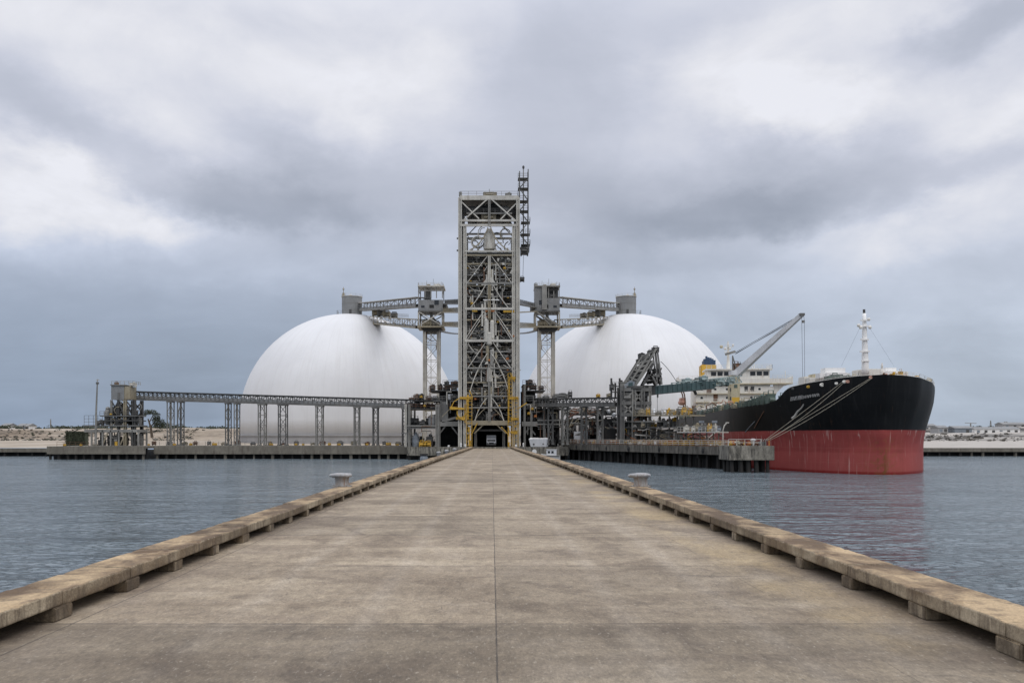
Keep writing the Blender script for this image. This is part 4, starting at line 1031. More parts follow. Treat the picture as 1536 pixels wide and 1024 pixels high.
    p('passage_roof', 'black_gap', MB().box(tx(708), tx(761), TY0 + 1, 262, z0, z0 + .3))
    p('passage_blackout', 'black_gap', MB().box(tx(706), tx(763), 262, 262.3, .36, z0))
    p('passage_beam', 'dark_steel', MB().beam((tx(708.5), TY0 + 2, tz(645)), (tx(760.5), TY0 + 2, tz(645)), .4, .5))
    for s in (-1, 1):
        x = tx(711 if s < 0 else 759)
        p('knee_brace', 'tan_steel', MB().beam((x, TY0 + .2, tz(650)), (x - s * 2.4, TY0 + .2, tz(637)), .3))
    return root
make_tower()

# ------------------------------------------------------------------ machinery frames either side of the tower foot
def make_annex(side, label):
    r = random.Random(31 + side)
    Y0, Y1 = 231.0, 247.0; k = Y0 / F
    if side < 0:
        x0, x1 = X(608, Y0), X(686, Y0); cols = [608.5, 614, 656, 659, 690]
    else:
        x0, x1 = X(784, Y0), X(846, Y0); cols = [787, 797, 816, 843]
    root = thing('machinery_frame', ((x0 + x1) / 2, (Y0 + Y1) / 2, .35), label, 'plant building', 'open steel frames full of machinery beside the tower')
    xin, xout = (x1, x0) if side < 0 else (x0, x1)
    for c in cols:
        w = 1.0 if c in (656,) else .55
        for y in (Y0, Y1): MB().hbeam((X(c, Y0), y, .35), (X(c, Y0), y, Z(606 if c not in (690, 787) else 576, Y0)), w).build('column', 'grey_steel' if c != 608.5 else 'pale_steel', root)
    mid = (X(655, Y0), X(690, Y0)) if side < 0 else (X(783, Y0), X(806, Y0))
    out = (X(610, Y0), X(655, Y0)) if side < 0 else (X(806, Y0), X(845, Y0))
    # wide beams over the side passages
    MB().box(mid[0], mid[1], Y0 - .2, Y0 + .5, Z(639, Y0), Z(632, Y0)).build('main_beam', 'grey_steel', root)
    MB().box(mid[0], mid[1], Y0 + .5, Y1, Z(634, Y0), Z(632.5, Y0)).build('floor_plate', 'dark_steel', root)
    for y in (638.5, 642) if side < 0 else (630, 636):
        MB().beam((out[0], Y0 - .1, Z(y, Y0)), (out[1], Y0 - .1, Z(y, Y0)), .4, .35).build('beam', 'grey_steel' if y != 642 else 'mid_steel', root)
    MB().box(out[0], out[1], Y0 + .2, Y1, Z(640, Y0) - .1, Z(640, Y0) + .1).build('floor_plate', 'mid_steel', root)
    # dark sheets standing in for the shaded interior
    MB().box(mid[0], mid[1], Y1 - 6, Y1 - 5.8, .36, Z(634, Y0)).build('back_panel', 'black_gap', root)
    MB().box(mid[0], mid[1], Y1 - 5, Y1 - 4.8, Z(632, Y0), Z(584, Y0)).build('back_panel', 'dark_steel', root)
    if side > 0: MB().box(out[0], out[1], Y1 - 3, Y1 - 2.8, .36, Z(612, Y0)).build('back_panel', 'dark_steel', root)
    s = -side
    a = mid[0] + .5; b_ = mid[1] - .5
    for xx, d in ((a, 1), (b_, -1)):
        MB().beam((xx, Y0 + .2, Z(652, Y0)), (xx + d * 1.8, Y0 + .2, Z(639, Y0)), .35).build('knee_brace', 'mid_steel', root)
    # upper decks stepping up to the tower
    for y, f0, f1 in ((612, 0, 1), (600, .12, 1), (585, .45, 1), (576, .72, 1)):
        xa = xout + (xin - xout) * f0; lo, hi = min(xa, xin), max(xa, xin)
        MB().box(lo, hi, Y0 + .3, Y1 - 3, Z(y, Y0) - .2, Z(y, Y0)).build('deck', 'dark_steel', root)
        q = MB(); q.rail([(lo, Y0 + .3, Z(y, Y0)), (hi, Y0 + .3, Z(y, Y0))], 1.1, 1.4, .08); q.build('handrail', r.choice(('mid_steel', 'grey_steel', 'rust_steel')), root)
        n = int((hi - lo) / 1.7)
        for i in range(n):
            machine(root, lo + (i + .5) * (hi - lo) / n + r.uniform(-.3, .3), Y0 + r.uniform(1.4, 5), Z(y, Y0), r.uniform(1.0, 2.1), r.uniform(1.5, 2.5), r.uniform(.9, 2.0), r.choice(('dark_steel', 'mid_steel', 'dark_steel', 'black_gap', 'grey_steel', 'rust_steel')), r=r)
    # machines on the first floor and at ground level
    for lo, hi, z, hmax, n in ((mid[0], mid[1], Z(632, Y0), 3.2, 4), (out[0], out[1], Z(639, Y0), 4.0, 5), (out[0], out[1], .36, 3.6, 6)):
        for i in range(n):
            machine(root, lo + (i + .5) * (hi - lo) / n, Y0 + r.uniform(1.5, 7), z, r.uniform(1.1, 2.2), r.uniform(1.5, 3), hmax * r.uniform(.45, 1), r.choice(('dark_steel', 'black_gap', 'mid_steel', 'dark_steel', 'grey_steel')), r=r)
    for i in range(14):
        x = r.uniform(x0, x1); z = r.uniform(1, 14); pts = [V(x, Y0 - .2, z), V(x, Y0 - .2, z + r.uniform(1, 4))]
        pts.append(pts[-1] + V(r.choice((-1, 1)) * r.uniform(.8, 2.5), 0, 0)); pts.append(pts[-1] + V(0, 2, 0))
        MB().tube(pts, r.uniform(.07, .16), 6).build('pipe', r.choice(('grey_steel', 'mid_steel', 'pale_steel', 'rust_steel', 'tan_steel')), root)
    ys = ((632, 597, 4), (637, 610, 3)) if side < 0 else ((798, 615, 4), (793, 622, 4), (803, 626, 4))
    for px, py, w in ys: machine(root, X(px, Y0), Y0 - .4, Z(py, Y0), w * k, .9, w * k, 'yellow_paint' if px != 803 else 'orange_paint', 'valve')
    if side < 0:
        MB().lathe((X(623, Y0), Y0 + 1.5, .36), [(.9, 0), (1.0, 1.2), (.9, 2.6), (.4, 3.2), (.25, 3.9)], 16).build('pale_tank', 'blue_grey', root)
        for px, w in ((633, 1.5), (638, 1.1), (643, 1.3)): machine(root, X(px, Y0), Y0 - .2, .36, w, 1.2, 1.2 + w * .3, 'yellow_paint', 'pump')
        MB().lathe((X(648, Y0), Y0 + 1, Z(640, Y0)), [(.9, 0), (1.1, 1), (1.0, 2.6), (.5, 3.3)], 14).build('pale_tank', 'grey_cladding', root)
        MB().beam((X(663, Y0), Y0, Z(632, Y0)), (X(684, Y0), Y0, Z(626, Y0)), .4, .6).build('chute', 'grey_steel', root)
        MB().box(X(660, Y0), X(672, Y0), Y0 + .2, Y0 + 3, Z(630, Y0), Z(602, Y0)).build('control_room', 'mid_steel', root)
        MB().box(X(672, Y0), X(679, Y0), Y0 + .5, Y0 + 2, Z(599, Y0), Z(591, Y0)).build('pale_box', 'spray_white', root)
    return root
make_annex(-1, 'open steel machinery frame stepping up to the left side of the steel tower')
make_annex(1, 'open steel machinery frame stepping up to the right side of the steel tower')

def small_bridge(px0, px1, y0, y1, Y, label, mt='grey_steel', sag=0.0, rail=True):
    Ya, Yb = (297, 242) if px0 < CX else (242, 297)
    a, b = P(px0, y0, Ya), P(px1, y1, Yb)
    root = thing('walkway', (a + b) / 2, label, 'walkway', 'thin walkways between the steel tower and the transfer towers')
    pts = bez(a, (a + b) / 2 - V(0, 0, sag), b, 6); m = MB()
    for u, v in zip(pts, pts[1:]): m.beam(u, v, 1.2, .35)
    m.build('deck', mt, root)
    if rail:
        q = MB(); q.rail([a + V(0, -.55, .15), b + V(0, -.55, .15)], 1.2, 1.3, .07); q.rail([a + V(0, .55, .15), b + V(0, .55, .15)], 1.2, 1.3, .07); q.build('handrail', mt, root)
for (p0, p1, ya, yb, sg, mt, rl, lb) in (
    (667, 690, 456, 456, 0, 'mid_steel', True, 'topmost thin walkway left of the steel tower'), (664, 690, 468.5, 468.5, 0, 'tan_steel', True, 'second walkway from the top left of the steel tower'),
    (664, 690, 489, 490, 0, 'tan_steel', True, 'third walkway from the top left of the steel tower'), (662, 690, 496.5, 500.5, .5, 'mid_steel', False, 'lowest sagging pipe bridge left of the steel tower'),
    (777, 803, 456, 461, 0, 'mid_steel', True, 'topmost thin walkway right of the steel tower'), (777, 804, 468.5, 467, 0, 'tan_steel', False, 'second walkway from the top right of the steel tower'),
    (777, 804, 491, 491, 0, 'tan_steel', True, 'third walkway from the top right of the steel tower'), (777, 803, 500, 496, .5, 'mid_steel', False, 'lowest sagging pipe bridge right of the steel tower')):
    small_bridge(p0, p1, ya, yb, 240, lb, mt, sg, rl)

# ------------------------------------------------------------------ long left conveyor and its head house
def make_left_conveyor():
    Y = 242.0
    a, b = P(193, 599.5, Y), P(655, 613.3, Y)
    root = thing('conveyor', ((a.x + b.x) / 2, Y, .64), 'long low conveyor gallery on braced trestles in front of the left dome', 'conveyor')
    gallery(root, a, b, 2.6, 2.25, 70, side='grey_cladding', frame='mid_steel', roofm='dark_steel', panel=.55, roof_over=.3)
    for x0, x1 in ((253, 259), (268.5, 274), (340, 345), (353, 358), (389, 398), (419, 430), (475, 484), (532, 539), (560, 567), (604, 611)):
        zt = a.z + (b.z - a.z) * (x0 - 193) / (655 - 193) - .1
        trestle(root, X(x0, Y), X(x1, Y), Y - 1.1, Y + 1.1, .62, zt - .25, .24 if x0 < 360 else .28, 'grey_steel' if x0 in (253, 389, 475, 353, 532) else 'mid_steel', nb=4)
    for x, y in ((274, 343), (345, 353)):
        MB().tube(bez(P(x - 2, 609, Y - 1.2), P(x - 9, 618, Y - 1.2), P(x - 5, 628, Y - 1.2), 6), .1, 6).build('hose', 'grey_steel', root)
    for px in (617, 632):
        machine(root, X(px, Y), Y, a.z + (b.z - a.z) * .95 + 2.55, 1.3, 1.2, .6, 'rust_steel', 'roof_box')
make_left_conveyor()

def make_head_house():
    Y = 238.0; k = Y / F; zd = .64
    root = thing('head_house', (X(185, Y), Y, zd), 'grey cabin on a dark braced frame at the left end of the long conveyor', 'conveyor head house')
    def p(n, m, b): return b.build(n, m, root)
    x = lambda q: X(q, Y); z = lambda q: Z(q, Y)
    p('cabin_wall', 'grey_cladding', MB().box(x(171.5), x(190.5), Y - 2, Y + 3, z(599.5), z(578.5)))
    p('cabin_roof', 'grey_steel', MB().box(x(170.5), x(192), Y - 2.3, Y + 3.3, z(578.5), z(577)))
    p('annex_wall', 'tan_steel', MB().box(x(190.5), x(199), Y - 1.8, Y + 2.6, z(599), z(580)))
    p('cabin_door', 'mid_steel', MB().box(x(181), x(185), Y - 2.06, Y - 1.9, z(598), z(589)))
    b = MB(); b.rail([(x(172), Y - 2, z(577)), (x(204), Y - 2, z(577)), (x(204), Y + 3, z(577))], .9, 1.2, .07); p('roof_rail', 'tan_steel', b)
    machine(root, x(175), Y, z(577), .9, 1, .9, 'rust_steel', 'roof_unit'); machine(root, x(200), Y, z(580), 1.5, 1.5, 1.3, 'pale_steel', 'roof_unit')
    for px, m, w in ((192.5, 'tan_steel', .8), (172, 'grey_steel', .5), (182, 'dark_steel', .45), (206, 'dark_steel', .8)):
        for y in (Y - 2, Y + 3): p('leg', m, MB().hbeam((x(px), y, zd), (x(px), y, z(600)), w))
    for y in (Y - 1.9, Y + 2.9):
        for a0, a1, y0, y1 in ((172, 182, 602, 620), (182, 172, 602, 620), (182, 192, 604, 622), (194, 206, 602, 616), (206, 194, 602, 616), (194, 206, 617, 632), (206, 194, 617, 632), (172, 192, 622, 637)):
            p('brace', 'dark_steel', MB().beam((x(a0), y, z(y0)), (x(a1), y, z(y1)), .32))
    for y0, a0, a1, m, h in ((623, 156, 212, 'mid_steel', .3), (630, 160, 212, 'dark_steel', .3), (637.5, 133, 214, 'mid_steel', .35), (644, 133, 214, 'grey_steel', .75)):
        p('platform', m, MB().box(x(a0), x(a1), Y - 2.6, Y + 3.4, z(y0) - h, z(y0)))
    b = MB(); b.rail([(x(133), Y - 2.6, z(637.5)), (x(160), Y - 2.6, z(637.5))], 2.6, 1.1, .08, 2); p('handrail', 'mid_steel', b)
    b = MB(); b.rail([(x(156), Y - 2.6, z(623)), (x(212), Y - 2.6, z(623))], 1.1, 1.2, .07); p('handrail', 'mid_steel', b)
    p('silo', 'grey_steel', MB().lathe((x(163), Y - .5, 0), [(.6, z(637)), (.9, z(632)), (.9, z(618)), (.5, z(613)), (.7, z(612.5)), (.3, z(610))], 14))
    r = random.Random(9)
    for i, (px, py, w, h) in enumerate(((150, 637.5, 1.6, 1.6), (171, 637.5, 1.7, 2.6), (180, 637.5, 1.6, 2.2), (188, 637.5, 1.6, 2.8), (200, 637.5, 1.8, 2.3), (209, 637.5, 1.3, 2.6), (178, 623, 2.4, 3.6), (186, 623, 1.5, 3.0), (170, 623, 1.1, 2.4), (201, 623, 1.4, 2.0), (152, 668, 1.5, 2.0), (168, 668, 1.9, 3.6), (178, 668, 1.6, 3.2), (186, 668, 1.4, 2.7), (203, 668, 1.6, 3.0), (210, 668, 1.3, 3.4))):
        machine(root, x(px), Y + r.uniform(-.8, 1.4), zd if py == 668 else z(py), w, 1.8, h, ('mid_steel', 'dark_steel', 'grey_steel', 'dark_steel', 'black_gap')[i % 5], r=r)
    for px in (143.5, 160, 172, 184, 204, 213):
        for y in (Y - 2.4, Y + 3.2): p('post', 'grey_steel' if px != 204 else 'dark_steel', MB().beam((x(px), y, zd), (x(px), y, z(645)), .4))
    for px, d in ((160, 8), (176, -8), (186, 9), (206, -7)):
        p('lower_brace', 'tan_steel' if d > 0 else 'dark_steel', MB().beam((x(px), Y - 2.3, zd + .2), (x(px + d), Y - 2.3, z(646)), .3))
    p('valve', 'yellow_paint', MB().ell((x(172), Y - 2.4, z(623) + .3), .35, .35, .3)); p('valve', 'yellow_paint', MB().box(x(178), x(182), Y - 2.5, Y - 2, zd, zd + 1.1))
    for i in range(12):
        px = r.uniform(165, 212); py = r.uniform(604, 660)
        c = V(x(px), Y - 2.2, z(py)); a0 = r.uniform(0, 6); rad = r.uniform(.4, 1.0)
        p('bent_pipe', r.choice(('grey_steel', 'mid_steel', 'tan_steel')), MB().tube([c + V(math.cos(a0 + t) * rad, 0, math.sin(a0 + t) * rad) for t in [q * .4 for q in range(9)]], .1, 6))
make_head_house()

def make_pole():
    Y = 235.0; x = X(143.5, Y); z0 = .64
    root = thing('signal_mast', (x, Y, z0), 'slender grey mast with a small bracket at its top beside the left head house', 'mast')
    MB().tube([(x, Y, z0), (x + .1, Y, Z(622, Y)), (X(146, Y), Y, Z(574, Y))], .36, 8, r2=.18).build('pole', 'grey_steel', root)
    MB().tube([(X(145.5, Y), Y, Z(574, Y)), (X(146.5, Y), Y, Z(568.5, Y))], .1, 6).build('tip', 'tan_steel', root)
    MB().box(X(144.3, Y), X(148, Y), Y - .2, Y + .2, Z(576, Y), Z(573, Y)).build('bracket', 'mid_steel', root)
    MB().box(X(144.3, Y), X(148.6, Y), Y - .12, Y + .12, Z(570, Y), Z(569, Y)).build('crossbar', 'pale_steel', root)
    MB().box(x - .7, x + .7, Y - .7, Y + .7, z0 - .02, z0 + .4).build('base_plate', 'dock_concrete', root)
make_pole()

# windswept tree, clipped hedge
def make_tree():
    Y = 300.0; r = random.Random(6); zg = ground_z(X(240, Y), Y)
    root = thing('windswept_tree', (X(226, Y), Y, zg), 'dark windswept tree leaning behind the left conveyor near the head house', 'tree')
    b = MB(); b.tube([P(228, 656, Y), P(226, 640, Y), P(222, 628, Y)], .5, 7, r2=.22)
    b.tube([P(226, 640, Y), P(234, 630, Y), P(246, 634, Y)], .25, 6, r2=.08); b.tube([P(224, 633, Y), P(230, 622, Y), P(236, 620, Y)], .2, 6, r2=.06)
    b.build('trunk', 'bark', root)
    c = MB()
    for px, py, rx, rz, n in ((221, 618, 1.3, 1.0, 160), (228, 618, 1.7, .9, 220), (235, 624, 1.4, 1.5, 240), (234, 632, 1.5, 1.6, 260), (241, 633, 1.8, 1.5, 260), (248, 637, 1.8, 1.1, 220), (237, 638, 1.8, 1.0, 200), (216, 622, .7, .6, 60)):
        leaves(c, P(px, py, Y), rx, 1.4, rz, n, .28, r)
    c.build('crown', 'leaf', root)
make_tree()
def make_hedge():
    Y = 290.0; r = random.Random(16); b = MB(); x0, x1 = X(100, Y), X(131, Y); z0, z1 = ground_z(X(115, Y), Y), Z(647, Y)
    for i in range(5200):
        q = V(r.uniform(x0, x1), r.choice((Y - 1.2, Y + 1.2)), r.uniform(z0, z1)) if i % 3 else V(r.uniform(x0, x1), r.uniform(Y - 1.2, Y + 1.2), z1 - .3 + r.uniform(-.1, .25))
        leaves(b, q, .12, .12, .12, 1, .20, r)
    b.box(x0 + .25, x1 - .25, Y - 1.1, Y + 1.1, z0 - .2, z1 - .35)
    o = b.build('hedge', 'leaf'); tag(o, 'dark green boxy hedge on the sand left of the head house', 'hedge')
make_hedge()

# dock clutter along the left conveyor: yellow valve boxes, low fences
def dock_rail(label, pts, mt='mid_steel', name='handrail', h=1.1, t=.06):
    b = MB(); b.rail(pts, h, 1.8, t); o = b.build(name, mt); return tag(o, label, 'railing')
dock_rail('low dark railing along the water edge of the left dock', [(X(140, 236.4), 236.6, .64), (X(604, 236.4), 236.6, .64)], 'mid_steel')
dock_rail('low dark railing on the dock platform under the head house', [(X(85, 230.5), 230.6, Z(669, 230)), (X(132, 230.5), 230.6, Z(669, 230))], 'rust_steel')
ORD = 'first second third fourth fifth sixth seventh eighth ninth tenth eleventh twelfth thirteenth fourteenth fifteenth sixteenth'.split()
def valve_proto():
    root = thing('valve_box', (0, 0, 0), '', 'valve box', 'yellow valve boxes along the left dock')
    MB().box(-.7, .7, -.4, .4, .1, .75).build('housing', 'yellow_paint', root, bevel=.04)
    MB().box(-.8, .8, -.46, .46, 0, .12).build('skid', 'rust_steel', root)
    MB().tube([(-.25, 0, .75), (-.25, 0, 1.05)], .06, 6).build('stem', 'mid_steel', root)
    b = MB(); b.tube([V(-.25, 0, 1.02) + V(math.cos(a) * .25, math.sin(a) * .25, 0) for a in [k * math.pi / 5 for k in range(11)]], .035, 5, caps=False); b.build('handwheel', 'orange_paint', root)
    return root
vp = valve_proto(); spots = [(95, 232.5), (122, 232.5), (224, 239), (262, 239), (287, 239), (322, 239), (407, 239), (443, 239), (455, 239), (494, 239), (508, 239), (550, 239), (583, 239), (596, 239)]
for i, (px, Y) in enumerate(spots):
    sh = V(X(px, Y), Y, .64 if px > 200 else Z(669, 230)); o = vp if i == 0 else copy_tree(vp)
    o.location = sh + V(0, rng.uniform(-.5, .8), 0); k = rng.uniform(.5, .85); o.scale = (k * rng.uniform(.7, 1.2), k, k * rng.uniform(.9, 1.5)); o.rotation_euler.z = rng.uniform(-.6, .6)
    o['label'] = f'yellow valve box on the left dock, {ORD[i]} from the left end'

def dock_kit():
    r = random.Random(41); kinds = (('pipe_stand', 'rust_steel', 'rusty'), ('pump_set', 'mid_steel', 'dark grey'), ('spare_drum', 'tan_steel', 'tan'))
    for i in range(18):
        px = 232 + i * 21.3 + r.uniform(-4, 4); Y = 246 + r.uniform(-1, 2); nm, mt, cl = kinds[i % 3]
        o = machine(None, X(px, Y), Y, .64, r.uniform(.8, 1.7), 1.0, r.uniform(.7, 1.5), mt, nm, r=r)
        tag(o, f'{cl} {nm.replace("_", " ")} on the left dock, {ORD[i // 3]} of its kind from the left', nm.replace('_', ' '), 'small plant behind the left conveyor trestles')
dock_kit()

# ------------------------------------------------------------------ vehicles and small things by the pier head
def make_truck():
    Y = 233.0; z = .36; xc = X(737, Y)
    root = thing('truck', (xc, Y, z), 'white truck seen head on in the dark passage under the tower', 'truck')
    w = 1.3
    MB().box(xc - w, xc + w, Y + .3, Y + 6.5, z + 1.0, z + 3.1).build('cargo_box', 'spray_white', root, bevel=.06)
    MB().prism([(xc - w * .95, Y - 1.3, z + .55), (xc - w * .95, Y - 1.3, z + 1.4), (xc - w * .95, Y - .9, z + 2.4), (xc - w * .95, Y + .25, z + 2.5), (xc - w * .95, Y + .25, z + .55)], (w * 1.9, 0, 0)).build('cab', 'spray_white', root)
    MB().prism([(xc - w * .8, Y - 1.29, z + 1.45), (xc - w * .8, Y - .93, z + 2.3), (xc - w * .8, Y - .88, z + 2.28), (xc - w * .8, Y - 1.2, z + 1.45)], (w * 1.6, 0, 0)).build('windscreen', 'glass_dark', root)
    MB().box(xc - w, xc + w, Y - 1.45, Y - 1.2, z + .4, z + .75).build('bumper', 'dark_steel', root)
    MB().box(xc - .7, xc + .7, Y - 1.36, Y - 1.29, z + .8, z + 1.15).build('grille', 'black_gap', root)
    for s in (-1, 1):
        MB().box(xc + s * 1.0 - .15, xc + s * 1.0 + .15, Y - 1.37, Y - 1.29, z + .82, z + 1.05).build('headlight', 'glass_dark', root)
        for yy in (Y - .5, Y + 5): MB().tube([(xc + s * 1.0, yy, z + .48), (xc + s * 1.28, yy, z + .48)], .48, 14).build('wheel', 'rubber', root)
make_truck()

def make_skip():
    Y = 229.0; z = .37; x0, x1 = X(793, Y), X(824, Y); xc = (x0 + x1) / 2
    root = thing('tarped_skip', (xc, Y, z), 'large white tarp-covered skip on the quay right of the pier end', 'skip')
    b = MB(); h = 2.15
    vs = [(x0 + .55, Y - .9, z), (x1 - .45, Y - .9, z), (x1 - .45, Y + 1.2, z), (x0 + .55, Y + 1.2, z), (x0, Y - 1.1, z + h), (x1, Y - 1.1, z + h), (x1, Y + 1.4, z + h), (x0, Y + 1.4, z + h)]
    b.add(vs, [(3, 2, 1, 0), (4, 5, 6, 7), (0, 1, 5, 4), (1, 2, 6, 5), (2, 3, 7, 6), (3, 0, 4, 7)]).build('bin', 'spray_white', root, bevel=.05)
    t = MB(); vs, fs = [], []
    for i in range(15):
        for j in range(7):
            x = x0 - .03 + (x1 - x0 + .06) * i / 14; y = Y - 1.14 + 2.58 * j / 6
            e = 0 if i in (0, 14) or j in (0, 6) else 1
            vs.append((x, y, z + h + (.03 if e else -.12) + e * (.18 + .16 * noise.noise(V(x * 1.3, y, 3)))))
    fs = [(i * 7 + j, i * 7 + j + 1, (i + 1) * 7 + j + 1, (i + 1) * 7 + j) for i in range(14) for j in range(6)]
    t.add(vs, fs).build('tarp', 'white_paint', root, smooth=True)
    for xx in (x0 + .9, x0 + 2.3, x1 - 2.0, x1 - .8): MB().beam((xx, Y - 1.0, z + .1), (xx - .1 * (1 if xx < xc else -1), Y - 1.13, z + h - .2), .12).build('rib', 'spray_white', root)
    MB().box(x0 + 1.1, x0 + 1.5, Y - 1.08, Y - .98, z + .5, z + .9).build('lifting_lug', 'dark_steel', root)
    MB().box(x1 - 2.0, x1 - 1.5, Y - 1.1, Y - 1.0, z + .7, z + .9).build('lifting_lug', 'dark_steel', root)
make_skip()

def make_boat():
    Y = 222.0; x0, x1 = X(812, Y), X(840, Y); z = SEA
    root = thing('work_boat', ((x0 + x1) / 2, Y, z), 'small pale work boat moored below the quay right of the pier end', 'boat')
    b = MB(); n = 9; vs, fs = [], []
    for i in range(n):
        t = i / (n - 1); x = x0 + (x1 - x0) * t; w = .95 * math.sin(math.pi * min(1, .12 + t * .62)) ** .6; top = 1.25 + .5 * (1 - t) ** 2
        vs += [(x, Y, z - .4), (x, Y - w * .75, z + .1), (x, Y - w, z + top), (x, Y + w, z + top), (x, Y + w * .75, z + .1)]
    for i in range(n - 1):
        k = i * 5
        for j in range(5): fs.append((k + j, k + (j + 1) % 5, k + 5 + (j + 1) % 5, k + 5 + j))
    fs += [(0, 1, 2, 3, 4), tuple((n - 1) * 5 + j for j in range(5))]
    b.add(vs, fs).build('hull', 'white_paint', root)
    MB().box(x0 + 1.3, x1 - .9, Y - .75, Y + .75, z + 1.2, z + 2.75).build('cabin', 'spray_white', root, bevel=.08)
    MB().box(x0 + 1.2, x1 - .8, Y - .85, Y + .85, z + 2.75, z + 2.87).build('cabin_roof', 'white_paint', root)
    for xx in (x0 + 1.6, x0 + 2.5): MB().box(xx, xx + .6, Y - .78, Y - .7, z + 1.8, z + 2.4).build('window', 'glass_dark', root)
    MB().tube([(x1 - .5, Y, z + 1.2), (x1 - .5, Y, z + 4.2)], .06, 6).build('mast', 'pale_steel', root)
    MB().box(x0 + .2, x1 - .2, Y - 1.02, Y - .9, z + 1.05, z + 1.2).build('rubbing_strake', 'rubber', root)
make_boat()

def marker(px, py, Y, label, r=.35, kind='post'):
    x = X(px, Y); z0 = .36
    if kind == 'disc':
        root = thing('round_sign', (x, Y, z0 - 1), label, 'sign')
        MB().tube([(x, Y, -1.2), (x, Y, Z(py, Y))], .06, 6).build('pole', 'grey_steel', root)
        MB().tube([(x, Y - .08, Z(py, Y)), (x, Y - .02, Z(py, Y))], r * 1.4, 18).build('disc', 'white_paint', root)
    else:
        root = thing('marker_post', (x, Y, z0), label, 'marker post', 'white marker posts by the pier end')
        h = Z(py, Y) - z0
        MB().lathe((x, Y, z0), [(r * .8, 0), (r * .7, h * .7), (r * .95, h * .72), (r * .9, h), (r * .3, h + .1)], 12).build('body', 'white_paint', root)
        MB().box(x - r, x + r, Y - r, Y + r, z0 - .02, z0 + .08).build('base_plate', 'grey_steel', root)
for i, (px, py, l) in enumerate(((691.5, 665, 'tallest white marker post beside the left leg of the tower'), (698, 666.5, 'white marker post just left of the yellow leg guard'), (673, 668, 'white marker post near the left corner of the tower quay'), (774, 667, 'white marker post beside the right leg of the tower'), (785, 664.5, 'thin white marker post between the tower leg and the tarped skip'))):
    marker(px, py, 226.9, l, .34 if px < 780 else .22)
marker(801.5, 677, 218.0, 'round white sign on a pole just outside the right kerb of the pier end', .42, 'disc')

def quay_bollard(px, py, Y, s, label):
    x = X(px, Y); z = Z(py, Y)
    root = thing('quay_bollard', (x, Y, z - .9 * s), label, 'bollard', 'pale bollards outside the left kerb at the pier end')
    MB().lathe((x, Y, z - .9 * s), [(.45 * s, -1.2), (.42 * s, .3 * s), (.5 * s, .45 * s), (.62 * s, .6 * s), (.55 * s, .8 * s), (.25 * s, .95 * s)], 16).build('post', 'iron_pale', root, smooth=True)
    MB().tube([(x - .6 * s, Y, z - .45 * s), (x + .6 * s, Y, z - .45 * s)], .13 * s, 8).build('cross_pin', 'iron_grey', root)
for i, (px, py, l) in enumerate(((658, 677, 'pale bollard outside the left kerb, nearest of the row'), (670, 674.5, 'pale bollard outside the left kerb, middle of the row'), (682, 672, 'pale bollard outside the left kerb, farthest of the row'))):
    quay_bollard(px, py, (196, 206, 216)[i], .9, l)
def make_fender():
    Y = 180.0; x = X(636, Y); z = SEA
    root = thing('dome_fender', (x, Y, z), 'blue-grey round-topped fender pile beside the left kerb of the pier', 'fender')
    MB().lathe((x, Y, z), [(.82, -3), (.82, Z(687, Y) - z)] + [(.82 * math.cos(R(a)), Z(687, Y) - z + .8 * math.sin(R(a))) for a in range(15, 90, 15)], 20).build('pile', 'blue_grey', root, smooth=True)
    MB().lathe((x, Y, z), [(.88, 2.2), (.88, 2.5)], 20).build('band', 'rubber', root)
make_fender()
# ------------------------------------------------------------------ right hand conveyor, jetty, ship loader, dolphin
def make_right_conveyor():
    a, b = P(800, 610, 234), P(928, 609.5, 208)
    root = thing('conveyor', ((a.x + b.x) / 2, (a.y + b.y) / 2, 1.2), 'cluttered conveyor gallery running from the tower to the ship loader on the right', 'conveyor')
    gallery(root, a, b, 2.6, 2.0, 24, side='mid_steel', frame='mid_steel', roofm='dark_steel', panel=.5, roof_over=.25)
    d = b - a
    for i, t in enumerate((.22, .4, .62, .8)):
        p = a + d * t; trestle(root, p.x - .6, p.x + .6, p.y - 1, p.y + 1, 1.0, p.z - .25, .3, 'grey_steel' if i % 2 else 'mid_steel', nb=3)
    for i, (px, t, w, h, m) in enumerate(((845, .35, 3.4, 1.4, 'mid_steel'), (858, .46, 1.0, 2.0, 'dark_steel'), (902, .78, .9, 1.0, 'yellow_paint'), (917, .9, 1.2, 1.1, 'tan_steel'))):
        p = a + d * t; machine(root, p.x, p.y, p.z + 2.2, w, 1.5, h, m, 'roof_unit')
make_right_conveyor()

